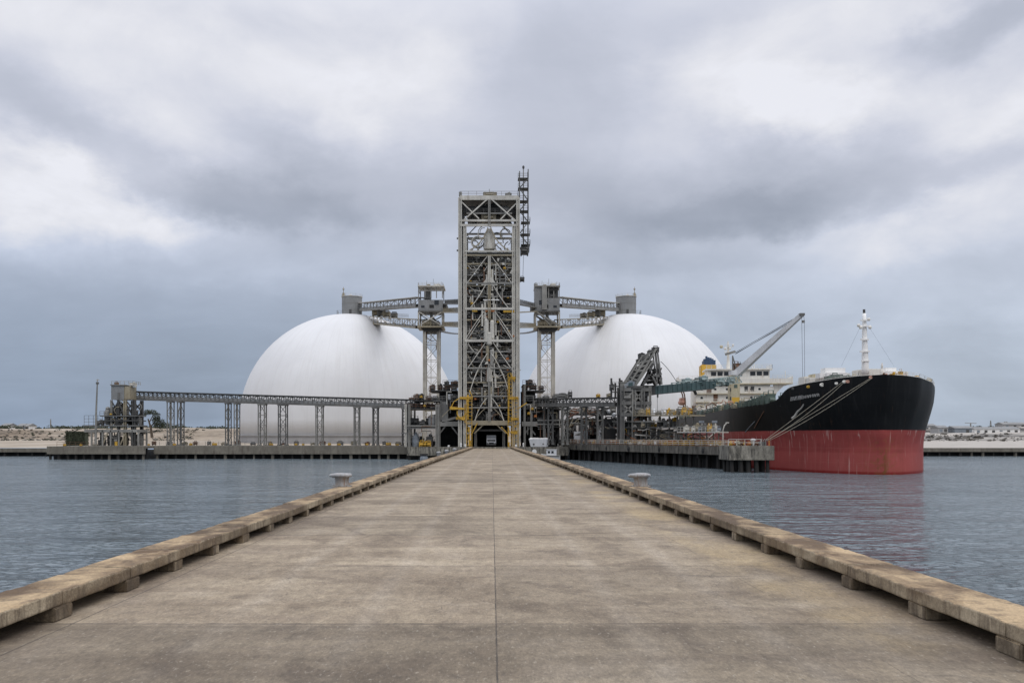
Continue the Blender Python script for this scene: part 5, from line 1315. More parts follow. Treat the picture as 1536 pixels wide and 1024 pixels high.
JZ = 1.2
JP = [(19.5, 232), (43.2, 158), (47.2, 158), (52.5, 205), (53, 246), (19.5, 246)]     # jetty outline
def make_jetty():
    root = thing('jetty', (38, 195, SEA), 'dark piled jetty carrying pipework between the tower quay and the ship', 'jetty')
    MB().prism([(x, y, JZ - .5) for x, y in JP], (0, 0, .5)).build('deck_slab', 'dock_concrete', root)
    a, b = V(19.5, 232, 0), V(43.2, 158, 0); d = (b - a); n = V(d.y, -d.x, 0).normalized()
    if n.x > 0: n = -n
    f = MB(); f.beam(a + n * .3 + V(0, 0, JZ - .75), b + n * .3 + V(0, 0, JZ - .75), .6, 1.56); f.build('fascia', 'jetty_concrete', root)
    f = MB(); f.beam(b + V(-.3, -.3, JZ - .75), V(47.2, 157.7, JZ - .75), .6, 1.56); f.build('end_fascia', 'jetty_concrete', root)
    r = random.Random(2)
    for row, off in ((0, .9), (1, 1.7), (2, 9.5)):
        for i in range(24 if row == 0 else 14):
            t = (i + .4) / (24 if row == 0 else 14); p = a + d * t - n * off + V(r.uniform(-.3, .3), r.uniform(-.3, .3), 0)
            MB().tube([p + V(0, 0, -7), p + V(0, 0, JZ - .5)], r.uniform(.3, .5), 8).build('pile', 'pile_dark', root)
    MB().beam(a - n * 2.4 + V(0, 0, -2.7), b - n * 2.4 + V(0, 0, -2.7), .3, 6.4).build('shade_backing', 'black_gap', root)  # black sheet set close behind the piles to darken the underside
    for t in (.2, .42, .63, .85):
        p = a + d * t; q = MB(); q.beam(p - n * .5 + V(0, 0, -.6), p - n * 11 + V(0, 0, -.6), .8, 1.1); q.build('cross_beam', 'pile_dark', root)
    for t, w in ((.12, .5), (.35, .4), (.5, .7), (.68, .5), (.9, .5)):
        p = a + d * t + n * .62; MB().lathe((p.x, p.y, JZ - 1.3), [(w * .5, 0), (w * .6, .5), (w * .4, .9)], 10).build('fender', 'rubber', root)
    e = MB(); e.beam(a + n * .4 + V(0, 0, JZ + .06), b + n * .4 + V(0, 0, JZ + .06), .3, .18); e.build('edge_beam', 'rust_steel', root)
    q = MB(); q.rail([a + n * .2 + V(0, 0, JZ), b + n * .2 + V(0, 0, JZ)], 1.15, 2.2, .09, 2); q.build('handrail', 'pale_steel', root)
    q = MB(); q.rail([a - n * 1.6 + V(0, 0, JZ), b - n * 1.6 + V(0, 0, JZ)], 1.0, 3.1, .10, 1); q.build('pipe_guard', 'orange_paint', root)
    for off, z, rr, m in ((2.2, .5, .22, 'rust_steel'), (2.8, .75, .16, 'pale_steel'), (3.3, .45, .26, 'mid_steel'), (4.0, .9, .2, 'tan_steel')):
        MB().tube([a - n * off + V(0, 0, JZ + z), a + d * .5 - n * off + V(0, 0, JZ + z), b - d * .02 - n * min(off, 3.3) + V(0, 0, JZ + z)], rr, 8).build('pipeline', m, root)
    for i in range(46):
        t = r.uniform(.02, .98); off = r.uniform(1.0, 3.2); p = a + d * t - n * off; s = r.uniform(.45, .95)
        machine(root, p.x, p.y, JZ, s * 1.3, s, s * 1.25, r.choice(('yellow_paint', 'yellow_paint', 'orange_paint', 'rust_steel', 'tan_steel', 'mid_steel', 'pale_steel', 'yellow_paint')), 'valve', r=r)
    return a, b, d, n
JA, JB, JD, JN = make_jetty()

def jp(px, back):
    """place on the jetty: where the sight line through px meets the line `back` metres behind its front edge"""
    k = (px - CX) / F; a = JA - JN * back
    t = (k * a.y - a.x) / (JD.x - k * JD.y)
    return a + JD * t

def make_jetty_plant():
    r = random.Random(77)
    # clutter between the tower and the loader: decks, tanks, pipe runs
    root = thing('pipe_rack', (jp(885, 6).x, jp(885, 6).y, JZ), 'dense pipe rack of tanks and decks between tower and ship loader on the jetty', 'pipe rack')
    def at(px, back, z=JZ): q = jp(px, back); return V(q.x, q.y, z)
    zz = lambda py, q: Z(py, q.y)
    for px in (848, 858, 872, 884, 897, 908, 921):
        for bk in (4.5, 10):
            q = at(px, bk); MB().hbeam(q, V(q.x, q.y, zz(620 + (px % 3) * 5, q)), .34).build('column', 'grey_steel' if px % 2 else 'mid_steel', root)
    for y, p0, p1, m in ((622, 850, 924, 'mid_steel'), (637, 846, 876, 'pale_steel'), (631, 876, 905, 'tan_steel'), (641, 892, 924, 'mid_steel'), (650, 855, 922, 'dark_steel')):
        q0, q1 = at(p0, 4.5), at(p1, 4.5); b = MB(); z0, z1 = zz(y, q0), zz(y, q1)
        b.beam(V(q0.x, q0.y, z0), V(q1.x, q1.y, z1), .3, .3); b.build('beam', m, root)
        b = MB(); b.beam(V(q0.x, q0.y, z0) - JN * 3, V(q1.x, q1.y, z1) - JN * 3, 6, .1); b.build('deck', 'dark_steel', root)
    for px, py, w, h, m in ((852, 622, 2.2, 2.2, 'dark_steel'), (862, 622, 2.8, 1.6, 'rust_steel'), (872, 622, 2.0, 1.2, 'dark_steel'), (880, 622, 1.8, 1.9, 'mid_steel'), (889, 622, 2.0, 1.4, 'rust_steel'), (900, 622, 2.2, 1.8, 'dark_steel'), (911, 622, 2.0, 2.4, 'mid_steel'), (919, 622, 1.5, 2.6, 'grey_steel'),
                         (852, 637, 2.0, 1.7, 'mid_steel'), (860, 637, 1.8, 1.3, 'blue_grey'), (868, 637, 1.7, 1.9, 'dark_steel'), (880, 632, 1.5, 1.0, 'tan_steel'), (889, 632, 1.1, 1.0, 'tan_steel'), (898, 632, 1.6, 2.0, 'dark_steel'), (904, 641, 1.5, 1.7, 'dark_steel'), (913, 641, 2.2, 2.6, 'dark_steel'), (920, 641, 1.6, 2.8, 'mid_steel'),
                         (850, 668, 1.6, 2.6, 'black_gap'), (858, 668, 1.5, 3.0, 'dark_steel'), (878, 668, 2.0, 2.8, 'dark_steel'), (888, 668, 1.8, 3.2, 'black_gap'), (908, 668, 1.5, 2.4, 'dark_steel')):
        q = at(px, r.uniform(5, 7.5)); machine(root, q.x, q.y, JZ if py == 668 else zz(py, q) , w, 2, h, m, r=r)
    for px, w, py in ((866, 1.9, 647), (878, 1.2, 645), (901, 1.7, 645)):
        q = at(px, 3.6); h = zz(py, q) - JZ
        k = MB().box(q.x - w / 2, q.x + w / 2, q.y - 1, q.y + 1, JZ, JZ + h).build('pale_cabinet', 'spray_white' if px != 878 else 'blue_grey', root, bevel=.06)
        MB().box(q.x - w * .2, q.x + w * .25, q.y - 1.04, q.y - .98, JZ + h * .7, JZ + h * .82).build('vent', 'dark_steel', root)
    q = at(915, 3.4); MB().box(q.x - 1.6, q.x + 1.3, q.y - 1, q.y + 1.6, JZ, zz(643, q)).build('dark_cabinet', 'black_gap', root, bevel=.05)
    q = at(897, 5); MB().lathe(V(q.x, q.y, zz(632, q)), [(.45, 0), (.35, .5), (.35, 1.6), (.55, 1.7), (.5, 2.2), (.2, 2.6)], 12).build('white_stack', 'spray_white', root)
    for px, py in ((913.5, 617), (921, 622)):
        q = at(px, 4.3); MB().ell(V(q.x, q.y, zz(py, q)), .55, .5, .6).build('white_vessel', 'spray_white', root)
    q0, q1 = at(850, 4), at(868, 4); MB().beam(V(q0.x, q0.y, zz(627, q0)), V(q1.x, q1.y, zz(618, q1)), .5, .4).build('chute', 'salmon', root)
    for i in range(34):
        p0 = r.uniform(846, 920); y0 = r.uniform(612, 655); q = at(p0, 4.2); c = V(q.x, q.y, zz(y0, q))
        pts = [c, c + V(0, 0, r.uniform(-2, 2)), c + V(r.uniform(-3, 3), r.uniform(-1, 1), r.uniform(-1.5, 1.5)), c + V(r.uniform(-3, 3), 2, r.uniform(-1, 1))]
        MB().tube(pts, r.uniform(.08, .2), 6).build('pipe', r.choice(('grey_steel', 'mid_steel', 'pale_steel', 'rust_steel', 'tan_steel', 'dark_steel')), root)
    for i in range(80):
        px = r.uniform(846, 926); q = at(px, r.uniform(4.4, 10)); w_ = r.uniform(.4, 1.5)
        machine(root, q.x, q.y, (JZ, zz(622, q), zz(637, q), zz(650, q))[i % 4], w_, 1.2, r.uniform(.6, 2.2), r.choice(('mid_steel', 'grey_steel', 'dark_steel', 'black_gap', 'tan_steel', 'rust_steel', 'dark_steel', 'pale_steel')), 'fitting', r=r)
    for p0, p1 in ((848, 864), (868, 880), (884, 900), (906, 922)):
        q0, q1 = at(p0, 11), at(p1, 11); z1 = zz(628, q0); b = MB(); b.beam(V(q0.x, q0.y, (JZ + z1) / 2), V(q1.x, q1.y, (JZ + z1) / 2), .15, z1 - JZ); b.build('back_panel', 'dark_steel', root)
    # loading platform in front of the ship
    root = thing('loading_platform', (jp(1000, 5).x, jp(1000, 5).y, JZ), 'two-level loading platform with yellow valves and pale decks in front of the black hull', 'loading platform')
    for px in (930, 942, 951, 962, 975, 990, 1004, 1016, 1028, 1040):
        q = at(px, 5 if px < 1000 else 3.6); MB().hbeam(q, V(q.x, q.y, zz(624, q)), .5 if px < 970 else .3).build('column', 'grey_steel' if px % 2 == 0 else 'mid_steel', root)
    for y, p0, p1, m, wd, t in ((623, 936, 1046, 'tan_steel', 3.6, .28), (632, 928, 1000, 'grey_steel', 3.5, .25), (641, 945, 1024, 'mid_steel', 3.2, .22), (648, 1024, 1084, 'pale_steel', 2.6, .22)):
        bk = 5.4 if p1 < 1050 else 2.2
        q0, q1 = at(p0, bk), at(p1, min(bk, 3.6)); b = MB(); b.beam(V(q0.x, q0.y, zz(y, q0)), V(q1.x, q1.y, zz(y, q1)), wd, t); b.build('deck', m, root)
        if y in (623, 648):
            b = MB(); b.rail([V(q0.x, q0.y, zz(y, q0)) + JN * wd * .48, V(q1.x, q1.y, zz(y, q1)) + JN * wd * .48], 1.1, 1.3, .07); b.build('handrail', 'pale_steel' if y == 648 else 'tan_steel', root)
    for i, px in enumerate((938, 946, 955, 962, 972, 981, 988, 996, 1003, 1009, 1015, 1020, 1026, 1031, 1037, 1042)):
        q = at(px, 4.2); machine(root, q.x, q.y, zz(622, q), r.uniform(.6, 1.4), 1, r.uniform(.7, 1.7), ('mid_steel', 'spray_white', 'dark_steel', 'tan_steel', 'yellow_paint', 'spray_white')[i % 6] if px < 1000 else ('yellow_paint', 'tan_steel', 'yellow_paint', 'mid_steel')[i % 4], 'valve', r=r)
    for i, px in enumerate((933, 941, 949, 958, 966, 976, 985, 994, 1003, 1012, 1021)):
        q = at(px, 5); machine(root, q.x, q.y, (JZ, zz(641, q))[i % 2], r.uniform(1, 1.8), 1.4, r.uniform(1.3, 2.4), r.choice(('dark_steel', 'mid_steel', 'black_gap', 'grey_steel', 'pale_steel')), r=r)
    for i, px in enumerate((1030, 1040, 1050, 1060, 1070, 1078)):
        q = at(px, 2.4); machine(root, q.x, q.y, zz(647, q), r.uniform(.5, .9), .8, r.uniform(.5, 1.1), ('grey_steel', 'pale_steel', 'blue_grey')[i % 3], 'valve', r=r)
        q = at(px, 2.4); MB().beam(q, V(q.x, q.y, zz(648, q)), .2).build('post', 'grey_steel', root)
    for i in range(24):
        px = r.uniform(930, 1040); q = at(px, 4.0); z = r.uniform(1.4, 6); c = V(q.x, q.y, z)
        MB().tube([c, c + V(0, 0, r.uniform(.6, 2)), c + V(r.uniform(-2, 2), .4, r.uniform(.3, 2))], r.uniform(.06, .13), 6).build('pipe', r.choice(('grey_steel', 'pale_steel', 'tan_steel', 'yellow_paint', 'mid_steel')), root)
    for px in (1053, 1073):
        q = at(px, 3.4); b = MB(); b.tube([V(q.x, q.y, zz(648, q)), V(q.x, q.y, zz(634, q))], .09, 6); b.build('lamp_pole', 'pale_steel', root)
        MB().box(q.x - .6, q.x + .35, q.y - .2, q.y + .2, zz(634, q), zz(630.5, q)).build('lamp_head', 'blue_grey', root)
    for i in range(90):
        px = r.uniform(926, 1078); bk = r.uniform(2.2, 9 - max(0, px - 960) * .045); q = at(px, bk); w_ = r.uniform(.3, 1.3)
        zt_ = (JZ, JZ, zz(641, q), zz(632, q))[i % 4] if px < 1022 else (JZ, zz(648, q))[i % 2]
        machine(root, q.x, q.y, zt_, w_, 1.0, r.uniform(.5, 2.0), r.choice(('mid_steel', 'grey_steel', 'dark_steel', 'tan_steel', 'rust_steel', 'pale_steel', 'yellow_paint', 'spray_white', 'mid_steel')), 'fitting', r=r)
    for i in range(38):
        px = r.uniform(960, 1084); q = at(px, r.uniform(.9, 2.4)); w_ = r.uniform(.25, .6); machine(root, q.x, q.y, JZ, w_, .5, r.uniform(.5, 1.3), r.choice(('yellow_paint', 'yellow_paint', 'orange_paint', 'pale_steel', 'spray_white', 'yellow_paint')), 'hydrant', r=r)
    for i in range(60):
        px = r.uniform(926, 1080); q = at(px, r.uniform(2.5, 5)); z = r.uniform(1.4, 5.6 if px < 1025 else 3.4); c = V(q.x, q.y, z)
        MB().tube([c, c + V(r.uniform(-1.5, 1.5), 0, r.uniform(-.6, .6)), c + V(r.uniform(-3, 3), .6, r.uniform(-.3, 1.2))], r.uniform(.06, .15), 6).build('hose', r.choice(('grey_steel', 'pale_steel', 'tan_steel', 'mid_steel', 'rust_steel', 'orange_paint')), root)
    for p0, p1, bk, m in ((930, 985, 1.2, 'yellow_paint'), (990, 1040, 1.2, 'yellow_paint'), (1046, 1082, 1.0, 'yellow_paint'), (945, 1030, 2.4, 'tan_steel')):
        b = MB(); b.rail([at(p0, bk), at(p1, bk)], 1.15, 1.1, .09, 1); b.build('yellow_rail' if m == 'yellow_paint' else 'guard_rail', m, root)
    for p0, p1, y0 in ((934, 960, 634), (962, 984, 636), (986, 1010, 644), (1012, 1024, 646)):
        q0, q1 = at(p0, 8.5 - (p0 - 934) * .05), at(p1, 8.5 - (p1 - 934) * .05); z1 = zz(y0, q0)
        b = MB(); b.beam(V(q0.x, q0.y, (JZ + z1) / 2), V(q1.x, q1.y, (JZ + z1) / 2), .15, z1 - JZ); b.build('back_panel', 'mid_steel' if p0 % 4 else 'grey_steel', root)
    # bent lamp post at the end
    q = at(1084.5, 1.2); root = thing('lamp_post', q, 'thin bent grey lamp post at the ship end of the jetty', 'lamp post')
    MB().tube([q, V(q.x, q.y, zz(645, q)), V(q.x + .25, q.y, zz(638, q)), V(q.x + .75, q.y, zz(634, q))], .1, 6).build('pole', 'pale_steel', root)
    MB().box(q.x + .5, q.x + 1.1, q.y - .15, q.y + .15, zz(634.4, q), zz(633, q)).build('lamp_head', 'pale_steel', root)
make_jetty_plant()

def make_loader():
    Y = 204.0; r = random.Random(8)
    root = thing('ship_loader', (X(955, Y), Y, JZ), 'dark ship loader with a tilted lattice arm and a teal boom reaching over the ship', 'ship loader')
    def p(n, m, b): return b.build(n, m, root)
    Q = lambda x, y, dy=0: P(x, y, Y) + V(0, dy, 0)
    # portal
    for px, m in ((931, 'mid_steel'), (948, 'grey_steel'), (961, 'mid_steel'), (972, 'grey_steel')):
        for dy in (-2.5, 2.5): p('portal_leg', m, MB().hbeam(V(X(px, Y), Y + dy, JZ), Q(px, 580, dy), .95 if px != 972 else .6))
    for y in (585, 605, 622):
        for dy in (-2.6, 2.6): p('portal_beam', 'mid_steel', MB().beam(Q(929, y, dy), Q(974, y, dy), .5, .8))
    for a, b in (((931, 622), (948, 606)), ((948, 622), (931, 606)), ((948, 604), (961, 587)), ((961, 604), (948, 587)), ((931, 604), (948, 587)), ((961, 620), (972, 606))):
        for dy in (-2.6, 2.6): p('portal_brace', 'grey_steel', MB().beam(Q(*a, dy), Q(*b, dy), .4))
    for px, py, w, h, m in ((937, 622, 3.0, 2.8, 'dark_steel'), (954, 622, 2.4, 3.0, 'mid_steel'), (938, 605, 2.6, 3.0, 'mid_steel'), (955, 605, 2.0, 2.8, 'black_gap'), (966, 605, 1.4, 2.3, 'dark_steel'), (940, 586, 3.4, 2.6, 'grey_steel'), (967, 588, 2.2, 1.4, 'black_gap'), (966, 626, 1.6, 2.2, 'dark_steel')):
        q = Q(px, py); machine(root, q.x, Y + r.uniform(-1.5, 1), q.z, w, 2.6, h, m, r=r)
    p('turntable', 'dark_steel', MB().lathe((X(952, Y), Y, Z(586, Y)), [(2.8, 0), (3.2, .3), (3.2, .9), (2.2, 1.1)], 20))
    p('machine_house', 'blue_grey', MB().prism([Q(931, 588, -2.2), Q(947, 588, -2.2), Q(950, 574, -2.2), Q(944, 571, -2.2), Q(934, 578, -2.2)], (0, 4.4, 0)))
    p('house_panel', 'teal_paint', MB().prism([Q(939, 585, -2.35), Q(946, 585, -2.35), Q(947, 574, -2.35), Q(941, 575, -2.35)], (0, .14, 0)))
    # two posts on the tail
    for px, y0, y1 in ((917, 597, 567), (923, 597, 574), (929.5, 590, 567), (932.5, 588, 570)):
        p('tail_post', 'dark_steel', MB().hbeam(Q(px, y0), Q(px, y1), .42))
    for y in (579, 588): p('tail_tie', 'dark_steel', MB().beam(Q(916, y), Q(934, y), .25))
    machine(root, X(917.5, Y), Y, Z(586, Y), 1.0, 1, 1.9, 'dark_steel', 'winch')
    q = MB(); q.rail([Q(916, 579), Q(934, 579)], 1.0, .9, .06); p('handrail', 'dark_steel', q)
    # tilted arm: two flat lattice walls, each with edge chords, rungs and a cable tray
    for dy in (-1.4, 1.4):
        c = [((936, 575), (962, 534), .32), ((941, 578), (973, 530), .4), ((948, 584), (983, 523), .45), ((944, 590), (979, 540), .36)]
        for a, b, w in c: p('arm_chord', 'grey_steel', MB().beam(Q(*a, dy), Q(*b, dy), w))
        for i in range(9):
            t = i / 8; a = (938 + 24 * t, 577 - 42 * t); b = (947 + 34 * t, 586 - 60 * t)
            p('arm_rung', r.choice(('mid_steel', 'grey_steel', 'dark_steel')), MB().beam(Q(*a, dy), Q(*b, dy), .3))
            if i < 8:
                b2 = (947 + 34 * (t + .125), 586 - 60 * (t + .125)); p('arm_diagonal', 'mid_steel', MB().beam(Q(*a, dy), Q(*b2, dy), .26))
    p('arm_belt', 'mid_steel', MB().beam(Q(946, 584), Q(977, 534), 2.4, .55)); p('arm_belt', 'dark_steel', MB().beam(Q(943, 580), Q(966, 545), 1.6, .5))
    for a in ((962, 533, 1.3, 1.4), (958, 541, 1.0, 1.2), (975, 528, 1.0, 1.2), (983, 524, 1.4, 1.6), (969, 541, 1.5, 1.6), (952, 556, 1.2, 1.2), (973, 552, 1.2, 1.5), (947, 566, 1.2, 1.1)):
        q = Q(a[0], a[1]); machine(root, q.x, Y, q.z - a[3] / 2, a[2], 2.2, a[3], r.choice(('dark_steel', 'mid_steel')), 'sheave_box', r=r)
    # hanging front frame
    for dy in (-1.2, 1.2):
        for a, b, w in (((984, 523), (987, 545), .35), ((987, 545), (991, 577), .4), ((981, 532), (983, 548), .3), ((972, 562), (978, 545), .5), ((972, 562), (990, 565), .4), ((983, 548), (984, 578), .3), ((963, 578), (974, 558), .5), ((974, 558), (984, 578), .4), ((986, 552), (991, 562), .25), ((991, 552), (985, 566), .25)):
            p('front_frame', 'mid_steel' if w < .5 else 'dark_steel', MB().beam(Q(*a, dy), Q(*b, dy), w))
    for a in ((983, 556, 1.2, 1.6), (979, 570, 2.6, 1.8), (989, 570, 1.0, 1.6), (972, 570, 1.8, 1.6)):
        q = Q(a[0], a[1]); machine(root, q.x, Y, q.z - a[3] / 2, a[2], 2.0, a[3], r.choice(('dark_steel', 'black_gap', 'mid_steel')), 'drive_unit', r=r)
    # boom out over the ship
    b0, b1 = P(966, 586, 204), P(1066, 577, 224)
    p('boom', 'teal_paint', MB().beam(b0, b1, 2.0, 1.95))
    for s in (1, -1):
        d = (b1 - b0); L = MB(); nrm = V(d.y, -d.x, 0).normalized() * 1.06 * s
        for i in range(15):
            a = b0 + d * i / 14 + nrm; L.beam(a + V(0, 0, -1), a + V(0, 0, 1), .16)
        p('boom_stiffener', 'teal_paint', L)
    p('boom_flange', 'dark_steel', MB().beam(b0 - V(0, 0, 1.05), b1 - V(0, 0, 1.05), 2.2, .16))
    p('boom_heel', 'dark_steel', MB().beam(P(960, 587, 203), P(976, 585, 206), 2.5, 2.3))
    e0, e1 = P(1012, 574, 214), P(1108, 564, 233)
    tr = MB(); d = e1 - e0; n_ = V(d.y, -d.x, 0).normalized()
    for s in (-1, 1):
        tr.beam(e0 + n_ * s, e1 + n_ * s, .2); tr.beam(e0 + n_ * s - V(0, 0, 1.7), e1 + n_ * s - V(0, 0, 1.7), .2)
        for i in range(14):
            a, b = e0 + d * i / 14, e0 + d * (i + 1) / 14; tr.beam(a + n_ * s, b + n_ * s - V(0, 0, 1.7), .16); tr.beam(a + n_ * s - V(0, 0, 1.7), a + n_ * s, .16)
            if s > 0: tr.beam(a + n_, a - n_, .14)
    p('boom_walkway', 'pale_teal', tr)
    for px, py, w, h, m, yy in ((1030, 573, 2.2, 1.6, 'pale_teal', 217), (1047, 575, 2.6, 1.8, 'teal_paint', 220), (1055, 570, 2.0, 1.9, 'pale_teal', 222), (1066, 577, 2.4, 2.0, 'teal_paint', 224), (1078, 573, 2.4, 1.5, 'pale_teal', 226), (1086, 577, 2.2, 1.2, 'teal_paint', 228), (1096, 572, 1.8, 1.4, 'pale_teal', 230)):
        q = P(px, py, yy); machine(root, q.x, q.y, q.z - h * .3, w, 1.8, h, m, 'drive_unit', r=r)
    p('boom_spout', 'dark_steel', MB().tube(bez(P(1038, 584, 219), P(1043, 586, 219), P(1044, 592, 219), 5), .35, 8))
    p('stay_rope', 'cable', MB().tube(bez(P(991, 542, 204), P(1002, 551, 207), P(1014, 571, 213), 8), .07, 5))
    p('stay_rope', 'cable', MB().tube(bez(P(1014, 571, 213), P(1030, 577, 216), P(1034, 582, 218), 5), .12, 5))
    p('hanging_rope', 'cable', MB().tube([P(986, 590, 207), P(986, 622, 207)], .05, 5))
    p('boom_hook', 'dark_steel', MB().box(X(985.5, 207), X(987.5, 207), 206.8, 207.2, Z(596, 207), Z(591, 207)))
make_loader()

def make_dolphin():
    x0, x1, y0, y1 = 39.9, 47.6, 146.0, 152.5; zt, zb = 1.5, -.95
    root = thing('mooring_dolphin', ((x0 + x1) / 2, y0, SEA), 'stained concrete mooring dolphin on dark piles beside the red bow', 'mooring dolphin')
    MB().box(x0, x1, y0, y1, zb, zt).build('cap', 'stained_concrete', root, bevel=.08)
    for ix in range(5):
        for iy in range(3):
            x = x0 + .9 + ix * (x1 - x0 - 1.8) / 4 + rng.uniform(-.2, .2); y = y0 + .9 + iy * 2.4
            MB().tube([(x, y, -7), (x + rng.uniform(-.3, .3), y, zb + .1)], rng.choice((.32, .42, .5)), 10).build('pile', 'pile_dark', root)
    q = MB(); q.rail([(x0, y0 + .2, zt), (x1 - 2.2, y0 + .2, zt)], 1.1, 1.5, .08, 1); q.build('handrail', 'pale_steel', root)
    r = random.Random(3)
    for i in range(8): machine(root, x0 + .6 + i * .62, y0 + r.uniform(.9, 2.5), zt, .5, .6, r.uniform(.5, 1.0), ('yellow_paint', 'orange_paint', 'tan_steel', 'rust_steel')[i % 4], 'valve', r=r)
    # gap walkway to the jetty
    MB().box(X(1074, 156), x0 + .5, 150, 152.4, 1.1, 1.35).build('link_walkway', 'grey_steel', root)
    q = MB(); q.rail([(X(1074, 156) , 150, 1.35), (x0 + .4, 150, 1.35)], 1.1, 1.4, .07); q.build('link_rail', 'pale_steel', root)
    hx = 46.0
    hk = thing('mooring_hook', (hx, y0 + 2, zt), 'pale mooring hook stand on the dolphin where the ship lines end', 'mooring hook')
    MB().lathe((hx - 1.4, y0 + 2, zt), [(.5, 0), (.5, .2), (.36, .3), (.32, .8), (.5, .95), (.5, 1.1), (.2, 1.2)], 14).build('capstan', 'spray_white', hk)
    for i in range(3):
        MB().box(hx - .5 + i * .45, hx - .2 + i * .45, y0 + 1.5, y0 + 2.7, zt, zt + .75).build('hook_body', 'mid_steel', hk)
        MB().tube([(hx - .35 + i * .45, y0 + 1.6, zt + .75), (hx - .05 + i * .45, y0 + 1.5, zt + 1.1), (hx + .2 + i * .45, y0 + 1.6, zt + .85)], .09, 6).build('hook', 'iron_grey', hk)
    MB().box(hx + .8, hx + 1.0, y0 + .6, y0 + .8, zt, zt + .9).build('red_post', 'orange_paint', hk)
make_dolphin()

# ------------------------------------------------------------------ ship
STEM = V(62.0, 137.0, 0); AX = V(18.5, 153, 0).normalized(); RT = V(AX.y, -AX.x, 0)     # aft along the keel; to the viewer's right
DECK = [(0, 0), (.25, 1.7), (1, 3.6), (3, 6.4), (8, 10.1), (13, 12.4), (18, 14.3), (28, 16.6), (40, 18), (300, 18)]
WL = [(0, 0), (.25, .55), (1, 1.7), (3, 4.2), (6, 6.9), (10, 9.3), (20, 13.0), (28, 15.4), (40, 17.5), (55, 18), (300, 18)]
TOP = [(0, 12.8), (3, 12.5), (8, 12.0), (12, 11.55), (13.5, 10.9), (15, 9.9), (17, 9.25), (20, 9.0), (30, 8.8), (300, 8.8)]
LEN = 172.0
def hull_half(t, z):
    f = max(0, min(1, (z - 1.0) / 10.5)); f = f * f * (3 - 2 * f)
    w = lerp_tab(WL, t) * (1 - f) + lerp_tab(DECK, t) * f
    if z < 1.5:                                                       # fuller foot: start of the bulb
        w += .35 * min(1, t / .6) * math.exp(-((t - 2.5) / 3) ** 2) * max(0, min(1, (1.5 - z) / 3))
    if t > 150: w *= 1 - .35 * ((t - 150) / 22) ** 2 * (1.2 - min(1, max(0, (z + 3) / 12)))
    return w
def hull_pt(t, z, s): return STEM + AX * t + RT * s * hull_half(t, z) + V(0, 0, z)
def on_hull(px, py, s):
    """hull place of a mark seen in the photograph"""
    best = None; t = .3
    while t < 120:
        q = STEM + AX * t; z = Z(py, q.y - s * .12 * 10)
        for _ in range(2):
            h = hull_pt(t, z, s); z = Z(py, h.y)
        e = abs(h.x / h.y * F + CX - px)
        if best is None or e < best[0]: best = (e, t, z)
        t += .15
    return best[1], best[2], hull_pt(best[1], best[2], s)

